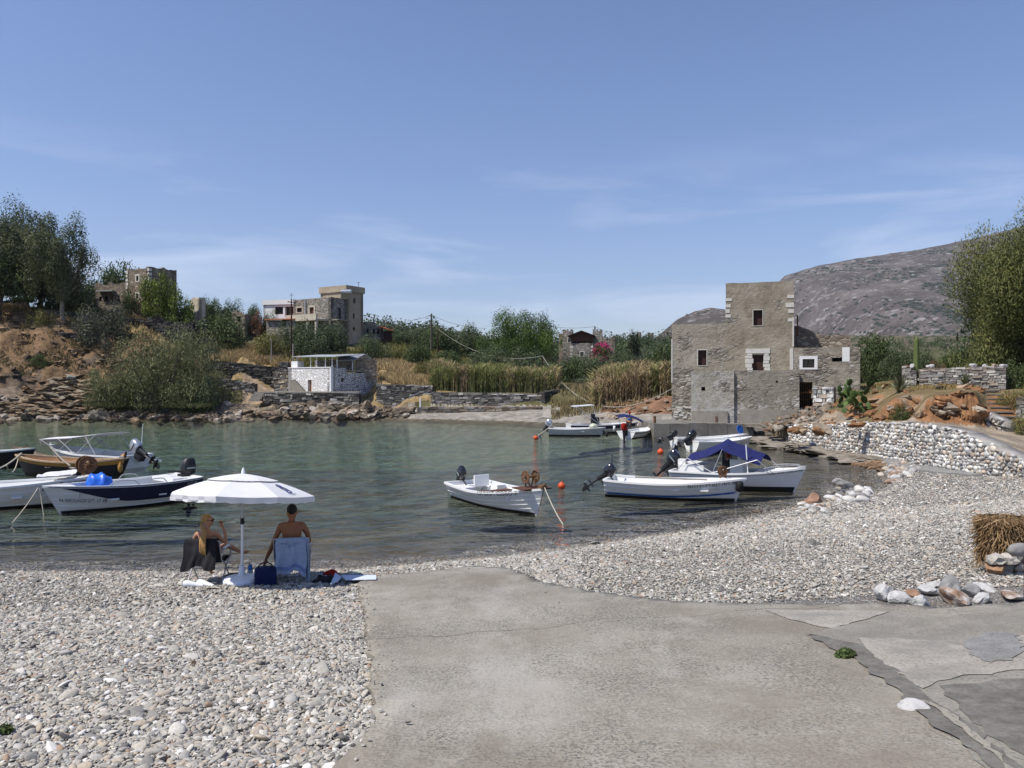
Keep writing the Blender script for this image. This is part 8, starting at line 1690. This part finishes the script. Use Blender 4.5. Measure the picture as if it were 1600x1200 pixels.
for k, (px, s) in enumerate(((1457, .2), (1451, .14), (1520, .2), (1540, .17), (1518+36, .2), (1568, .22))):
    rock('rock', ('pale stone set on the left end of the garden wall', 'round white stone beside it at the gap of the garden wall', 'pointed pale stone on top of the garden wall', 'small white stone on top of the garden wall', 'brown stone on the right part of the garden wall', 'grey stone at the right end of the garden wall')[k], px, 575, (s, s*.7, s*.7), 'marble_rock' if k != 4 else 'rust_rock', 90+k, Y=38.4+(1570-px)*.015, z=zz(574, 38.4+(1570-px)*.015))
rock('stone_ball', 'reddish round stone on top of the gate pillar', 1417, 574, (.14, .13, .11), 'pink_rock', 97, Y=40.6, z=zz(574, 40.6)); rock('stone_ball', 'round white stone on the gate pillar beside the cactus', 1425, 573, (.14, .13, .13), 'marble_rock', 98, Y=40.4, z=zz(574, 40.4))

def rubble_patch(name, label, px0, px1, py0, py1, n, smin, smax, mats, seed, kind='stuff', Y=None):
    g = np.random.default_rng(seed); m = MB(); pal = np.array(mats)
    for _ in range(n):
        px, py = g.uniform(px0, px1), g.uniform(py0, py1); p = ray_beach(px, py); s = g.uniform(smin, smax); V, Fc = ICO[1]
        m.add((V*np.array([s*g.uniform(.8, 1.6), s, s*g.uniform(.5, .8)])*(1+.12*g.normal(size=(len(V), 1))))@rotm(g.normal()*.3, g.normal()*.3, g.random()*3).T+p+[0, 0, s*.25], Fc, np.clip(pal[g.integers(0, len(pal))]*g.uniform(.75, 1.2), 0, 1))
    o = m.build(name, M['white_stone_v'], smooth=True); tag(o, label, 'stones', kind=kind); return o
rubble_patch('stone_heap', 'heap of white and grey stones beside the brown boulder', 1292, 1360, 764, 786, 54, .06, .16, PWHITE[1:], 3); rubble_patch('stone_heap', 'row of white stones edging the small grey apron', 1375, 1440, 722, 748, 38, .07, .17, PWHITE[2:], 4); rubble_patch('stone_heap', 'loose white stones below the brown boulder', 1250, 1300, 788, 800, 30, .04, .1, PWHITE, 5)
def shore_strip():
    # ragged rocks along the far left shore and flat ledges along the right water edge
    g = np.random.default_rng(12); m = MB()
    for _ in range(560):
        px = g.uniform(-120, 640); py = g.uniform(628, 655)
        if 330 < px < 420 and py < 640: continue
        Y = 74.2+(655-py)*.09+g.normal()*.3; z = float(far_z(px, Y)); s = g.uniform(.14, .5)*(1.25 if px > 400 else 1); V, Fc = ICO[1]; c = np.array([(.30, .25, .19), (.22, .175, .125), (.13, .105, .08), (.38, .33, .28), (.27, .2, .14)])[g.integers(0, 5)]
        m.add((V*np.array([s*g.uniform(1, 2.2), s, s*g.uniform(.4, .8)])*(1+.2*g.normal(size=(len(V), 1))))@rotm(g.normal()*.25, g.normal()*.25, g.random()*3).T+np.array([(px-800)/F*Y, Y, z+s*.1]), Fc, np.clip(c*g.uniform(.6, 1.2), 0, 1))
    o = m.build('shore_rocks', M['rock_v']); tag(o, 'ragged brown rocks lining the far left water edge', 'rocks', kind='stuff')
    # layered outcrop at left
    m = MB(); V, Fc = ICO[1]
    for _ in range(330):
        t = g.random(); px = 20+t*140; hi = np.interp(px, [-10, 30, 60, 90, 120, 146, 165], [640, 630, 612, 592, 588, 594, 640]); py = g.uniform(hi, 650); Y = 75.0+(650-py)*.05+g.normal()*.15; s = g.uniform(.18, .55); c = np.array([(.28, .215, .145), (.22, .16, .105), (.31, .265, .20), (.18, .13, .085)])[g.integers(0, 4)]
        m.add((V*np.array([s*g.uniform(1.2, 2.6), s*1.3, s*g.uniform(.25, .5)])*(1+.18*g.normal(size=(len(V), 1))))@rotm(g.normal()*.12, g.normal()*.12+.08, g.normal()*.4).T+P(px, py, Y), Fc, np.clip(c*g.uniform(.6, 1.2), 0, 1))
    o = m.build('rock_outcrop', M['rock_v']); o['kind'] = 'structure'
    m = MB(); g = np.random.default_rng(4)
    for k in range(44):
        t = k/43; px, py = np.interp(t, [0, .3, .55, .8, 1], [1172, 1215, 1265, 1320, 1352]), np.interp(t, [0, .3, .55, .8, 1], [688, 697, 706, 716, 724]); Y = EYE*F/(py-600); s = g.uniform(.5, 1.2); V, Fc = ICO[2]
        m.add((V*np.array([s*1.5, s*.9, .18])*(1+.1*g.normal(size=(len(V), 1))))@rotm(g.normal()*.06, g.normal()*.06, g.random()*.8-.4).T+np.array([(px-800)/F*Y+.4+g.random()*.8, Y+g.normal()*.4, .0+g.uniform(-.02, .12)]), Fc)
    o = m.build('rock_ledge', M['slab_rock']); o['kind'] = 'structure'
    m = MB()
    for _ in range(120):
        px = g.uniform(1318, 1384); py = np.interp(px, [1318, 1384], [716, 728])+g.normal()*4.5; p = ray_beach(px, py); s = g.uniform(.08, .2); V, Fc = ICO[0]; m.add((V*np.array([s*1.6, s, s*.6])*(1+.2*g.normal(size=(len(V), 1))))+p, Fc, np.clip(np.array((.20, .13, .08))*g.uniform(.6, 1.5), 0, 1))
    o = m.build('seaweed_bank', M['rock_v']); tag(o, 'brown dried seaweed bank at the foot of the pebble wall', 'seaweed', kind='stuff')
shore_strip()
sheet('concrete_apron', [ray_beach(*q)[:2] for q in ((1372, 722), (1400, 714), (1450, 722), (1500, 730), (1560, 742), (1520, 745), (1440, 738), (1395, 730))], .07, M['patch_grey'], .2, 14, .03, .2)

def bank_stones():
    g = np.random.default_rng(15); m = MB(); V, Fc = ICO[1]
    for (a, b, y0, y1, fn, n, pal) in ((1238, 1534, 32.8, 51.5, right_z, 900, [(.30, .165, .085), (.26, .135, .065), (.33, .24, .16), (.36, .30, .23)]), (938, 1050, 63.8, 68.5, far_z, 260, [(.25, .15, .09), (.2, .12, .07), (.3, .24, .18)]), (1196, 1300, 42.2, 48.5, right_z, 420, [(.24, .165, .11), (.22, .17, .12), (.30, .27, .22), (.2, .18, .155)]), (-60, 330, 78.5, 92, far_z, 420, [(.24, .16, .09), (.16, .11, .07), (.11, .085, .065), (.28, .2, .12)])):
        for _ in range(n):
            px, Y = g.uniform(a, b), g.uniform(y0, y1); z = float(fn(px, Y)); st = abs(float(fn(px, Y+.3))-z)/.3
            if st < .4 and g.random() > (.12 if n != 420 or a < 1000 or a > 1200 else .6): continue
            s = g.uniform(.07, .28)*(1 if a > 0 else 1.5); m.add((V*np.array([s*g.uniform(1, 2), s, s*g.uniform(.35, .8)])*(1+.2*g.normal(size=(len(V), 1))))@rotm(g.normal()*.3, g.normal()*.3, g.random()*3).T+np.array([(px-800)/F*Y, Y, z]), Fc, np.clip(np.array(pal[g.integers(0, len(pal))])*g.uniform(.65, 1.2), 0, 1))
    o = m.build('bank_stones', M['rock_v']); tag(o, 'loose stones and clods sticking out of the eroded earth banks', 'stones', kind='stuff')
bank_stones()
def thatch():
    p = ray_beach(1575, 895); o = thing('palm_stump', 'shaggy brown palm root block on a stone plinth at the right photo edge', 'stump', p); Yp = p[1]; g = np.random.default_rng(3); w_ = 74/F*Yp; h = 70/F*Yp; c = p+[.05, .1, .12]; m = MB()
    m.lathe([(.02, 0), (w_*.44, .02), (w_*.47, h*.5), (w_*.44, h*.85), (w_*.3, h*.96), (.02, h*.98)], c, 18, (.055, .035, .02))
    n = 3800; a = g.random(n)*6.283; t = g.random(n)**.8; top = g.random(n) < .28; r = np.where(top, w_*.47*np.sqrt(g.random(n)), w_*.47*(1+.05*g.normal(size=n))); z = np.where(top, h*(.95+.05*g.random(n)), h*t); base = c+np.stack([r*np.cos(a), r*np.sin(a), z], 1)
    d = np.stack([np.cos(a)*.35, np.sin(a)*.35, -np.ones(n)*1.0], 1)+.5*g.normal(size=(n, 3)); d[top, 2] *= .4; d /= np.linalg.norm(d, axis=1)[:, None]; l = g.uniform(.06, .20, n)[:, None]; s = np.cross(d, g.normal(size=(n, 3))); s /= np.linalg.norm(s, axis=1)[:, None]; wd = g.uniform(.004, .010, n)[:, None]
    v = np.stack([base-s*wd, base+s*wd, base+d*l+s*wd*.5, base+d*l-s*wd*.5], 1); v[:, :, 2] = np.maximum(v[:, :, 2], p[2]+.02); tt = g.random((n, 1)); col = np.array((.13, .075, .035))*(1-tt)+np.array((.42, .29, .16))*tt; m.add(v.reshape(-1, 3), np.arange(4*n).reshape(-1, 4), col); m.build('fibres', M['dry_v'], o)
    m = MB(); g = np.random.default_rng(8)
    for k in range(16): x = -.30+.72*(k % 6)/5; z = .0+.11*(k//6); V, Fc = ICO[1]; q = p+[x, -.20+g.normal()*.03, z]; col = np.array([(.26, .25, .235), (.20, .195, .185), (.36, .22, .13), (.42, .39, .34)])[g.integers(0, 4)]; m.add((V*np.array([.11, .12, .075])*(1+.14*g.normal(size=(len(V), 1))))+q, Fc, col)
    m.build('stone_plinth', M['stone_v'], o)
    q = ray_beach(1598, 935); o2 = thing('rusty_post', 'rust-red post with a grey hanging stone at the right photo edge', 'post', q); m = MB(); m.tube([q+[.05, 0, -.1], q+[.05, 0, .48], q+[.06, 0, .92]], .035, 8); m.build('shaft', M['rust'], o2, True); m = MB(); m.ico(q+[-.05, -.02, .50], (.12, .06, .07), 2, .05); m.build('grey_stone', M['grey_rock'], o2, True)
thatch()
def weed(label, px, py, s, n, seed, lift):
    p = ray_beach(px, py, lift); o = thing('weed_plant', label, 'plant', p); g = np.random.default_rng(seed); q = g.normal(size=(n, 3)); q /= np.linalg.norm(q, axis=1)[:, None]; q[:, 2] = np.abs(q[:, 2]); m = MB(); t = g.random((n, 1))
    leaf_quads(m, p+q*np.array([s, s*.8, s*.75])*g.random((n, 1))**.4, q+.5*g.normal(size=(n, 3)), g.uniform(.014, .035, n), .55, np.array((.04, .07, .02))*(1-t)+np.array((.13, .17, .05))*t, g); m.build('leaves', M['leaf_v'], o); m = MB(); [m.tube([p, p+np.array([g.normal()*.05, g.normal()*.05, s*.6])], .003, 4, (.12, .1, .05)) for _ in range(6)]; m.build('stems', M['bark_v'], o)
weed('small bushy green weed growing in the crack of the slipway', 1322, 1026, .085, 700, 1, RAMP_LIFT); weed('tiny dry weed at the left photo edge among the pebbles', 8, 1142, .06, 160, 2, .03)

# ---- pebbles: one object, instanced stones of many sizes
def pebble_mat():
    t = NT('pebble'); oi = t.n('ObjectInfo'); v = t.coord()
    c = t.ramp(oi.outputs['Random'], [(0, (.155, .148, .135)), (.07, (.235, .225, .205)), (.22, (.34, .32, .28)), (.42, (.43, .395, .335)), (.60, (.42, .36, .28)), (.72, (.38, .365, .335)), (.82, (.53, .50, .445)), (.93, (.66, .64, .60)), (.97, (.36, .25, .175)), (1, (.22, .235, .25))], 'CONSTANT')
    c = t.mix(1.0, c, t.ramp(t.noise(v, 2.3, 5, .65), [(.3, .78), (.7, 1.15)]), 'MULTIPLY'); q = t.n('SeparateXYZ'); t.l(oi.outputs['Location'], q.inputs[0]); wt = t.n('MapRange'); t.l(q.outputs['Z'], wt.inputs[0]); wt.inputs[1].default_value = .10; wt.inputs[2].default_value = .04; wt.inputs[3].default_value = 0; wt.inputs[4].default_value = .55; c = t.mix(wt.outputs[0], c, (.075, .066, .05)); M['pebble'] = t.bsdf(c, .72, .25, 0, t.bump(t.noise(v, 6, 4, .6), .15, .06))
pebble_mat()
def pebbles():
    g = np.random.default_rng(21)
    def scatter(n, x0, x1, y0, y1):
        x = g.uniform(x0, x1, n); y = g.uniform(y0, y1, n); px = 800+F*x/y; k = (px > -90) & (px < 1690) & ~in_poly(x, y, RAMP) & (shore_d(x, y) > -2.2) & (y > 3.6); return x[k], y[k]
    X, Y_ = [], []
    for (n, x0, x1, y0, y1, s0) in ((190000, -9.8, -.2, 3.6, 9.5, 1), (95000, -12, 1.0, 9.5, 15.8, 1), (130000, -1, 14, 8.5, 18, 1), (90000, 2, 18, 14, 30, 1.25)):
        x, y = scatter(n, x0, x1, y0, y1); X.append(x); Y_.append(y)
    x = g.uniform(-3, 8, 60000); y = g.uniform(4, 13, 60000); k = in_poly(x, y, RAMP); x, y = x[k], y[k]; bd = np.full(len(x), 9.0)
    for a, b in zip(RAMP[2:-2], RAMP[3:-1]): d = b-a; t = np.clip(((x-a[0])*d[0]+(y-a[1])*d[1])/(d@d), 0, 1); bd = np.minimum(bd, np.hypot(a[0]+t*d[0]-x, a[1]+t*d[1]-y))
    k = g.random(len(x)) < .16*np.exp(-bd/.07)+.0012*np.exp(-bd/.8); X.append(x[k]); Y_.append(y[k]); nr = k.sum()
    x = np.concatenate(X); y = np.concatenate(Y_); n = len(x); z = beach_z(x, y); z[n-nr:] += RAMP_LIFT
    big = fbm(x*.5, y*.5, 3, 4)
    s = np.exp(g.normal(size=n)*.40)*.0128*(1+.6*big); s *= np.where(y > 16, 1.25, 1.0); huge = g.random(n) < .008; s = np.where(huge, s*2.1, s); s = np.clip(s, .009, .12); s[n-nr:] = np.minimum(s[n-nr:], .017)
    me = bpy.data.meshes.new('pebble_points'); me.vertices.add(n); me.vertices.foreach_set('co', np.stack([x, y, z+s*.12+.016*g.random(n)], 1).ravel().astype(np.float32))
    a = me.attributes.new('size', 'FLOAT_VECTOR', 'POINT'); a.data.foreach_set('vector', np.stack([s*g.uniform(1.0, 1.7, n), s*g.uniform(.65, 1.0, n), s*g.uniform(.28, .6, n)], 1).ravel().astype(np.float32))
    a = me.attributes.new('turn', 'FLOAT_VECTOR', 'POINT'); a.data.foreach_set('vector', np.stack([g.normal(size=n)*.36, g.normal(size=n)*.36, g.random(n)*6.283], 1).ravel().astype(np.float32))
    a = me.attributes.new('pick', 'INT', 'POINT'); a.data.foreach_set('value', g.integers(0, 7, n).astype(np.int32))
    kinds = bpy.data.collections.new('pebble_kinds')
    for k in range(7):
        V, Fc = ICO[1]; gg = np.random.default_rng(k); v = V.copy()
        for _ in range(4): d = gg.normal(size=3); d[2] *= .5; d /= np.linalg.norm(d); q = v@d; v = v-np.outer(np.clip(q-gg.uniform(.62, .85), 0, 1), d)*.9
        v *= 1+.05*gg.normal(size=(len(V), 1)); m = MB(); m.add(v, Fc); o = m.build('pebble', M['pebble'], smooth=True); COL.objects.unlink(o); kinds.objects.link(o)
    ob = bpy.data.objects.new('pebbles', me); COL.objects.link(ob)
    ng = bpy.data.node_groups.new('pebble_scatter', 'GeometryNodeTree'); ng.interface.new_socket('Geometry', in_out='INPUT', socket_type='NodeSocketGeometry'); ng.interface.new_socket('Geometry', in_out='OUTPUT', socket_type='NodeSocketGeometry')
    N = ng.nodes.new; gi, go = N('NodeGroupInput'), N('NodeGroupOutput'); ci = N('GeometryNodeCollectionInfo'); ci.inputs['Collection'].default_value = kinds; ci.inputs['Separate Children'].default_value = True; ci.inputs['Reset Children'].default_value = True
    ip = N('GeometryNodeInstanceOnPoints'); ip.inputs['Pick Instance'].default_value = True; m2p = N('GeometryNodeMeshToPoints')
    def at(nm, tp): q = N('GeometryNodeInputNamedAttribute'); q.data_type = tp; q.inputs['Name'].default_value = nm; return [s for s in q.outputs if s.enabled and s.name == 'Attribute'][0]
    e2r = N('FunctionNodeEulerToRotation'); l = ng.links.new
    l(gi.outputs[0], m2p.inputs['Mesh']); l(m2p.outputs[0], ip.inputs['Points']); l(ci.outputs[0], ip.inputs['Instance']); l(at('pick', 'INT'), ip.inputs['Instance Index']); l(at('turn', 'FLOAT_VECTOR'), e2r.inputs[0]); l(e2r.outputs[0], ip.inputs['Rotation']); l(at('size', 'FLOAT_VECTOR'), ip.inputs['Scale']); l(ip.outputs[0], go.inputs[0])
    md = ob.modifiers.new('scatter', 'NODES'); md.node_group = ng; tag(ob, 'grey, white and tan pebbles covering the beach', 'pebbles', kind='stuff')
pebbles()
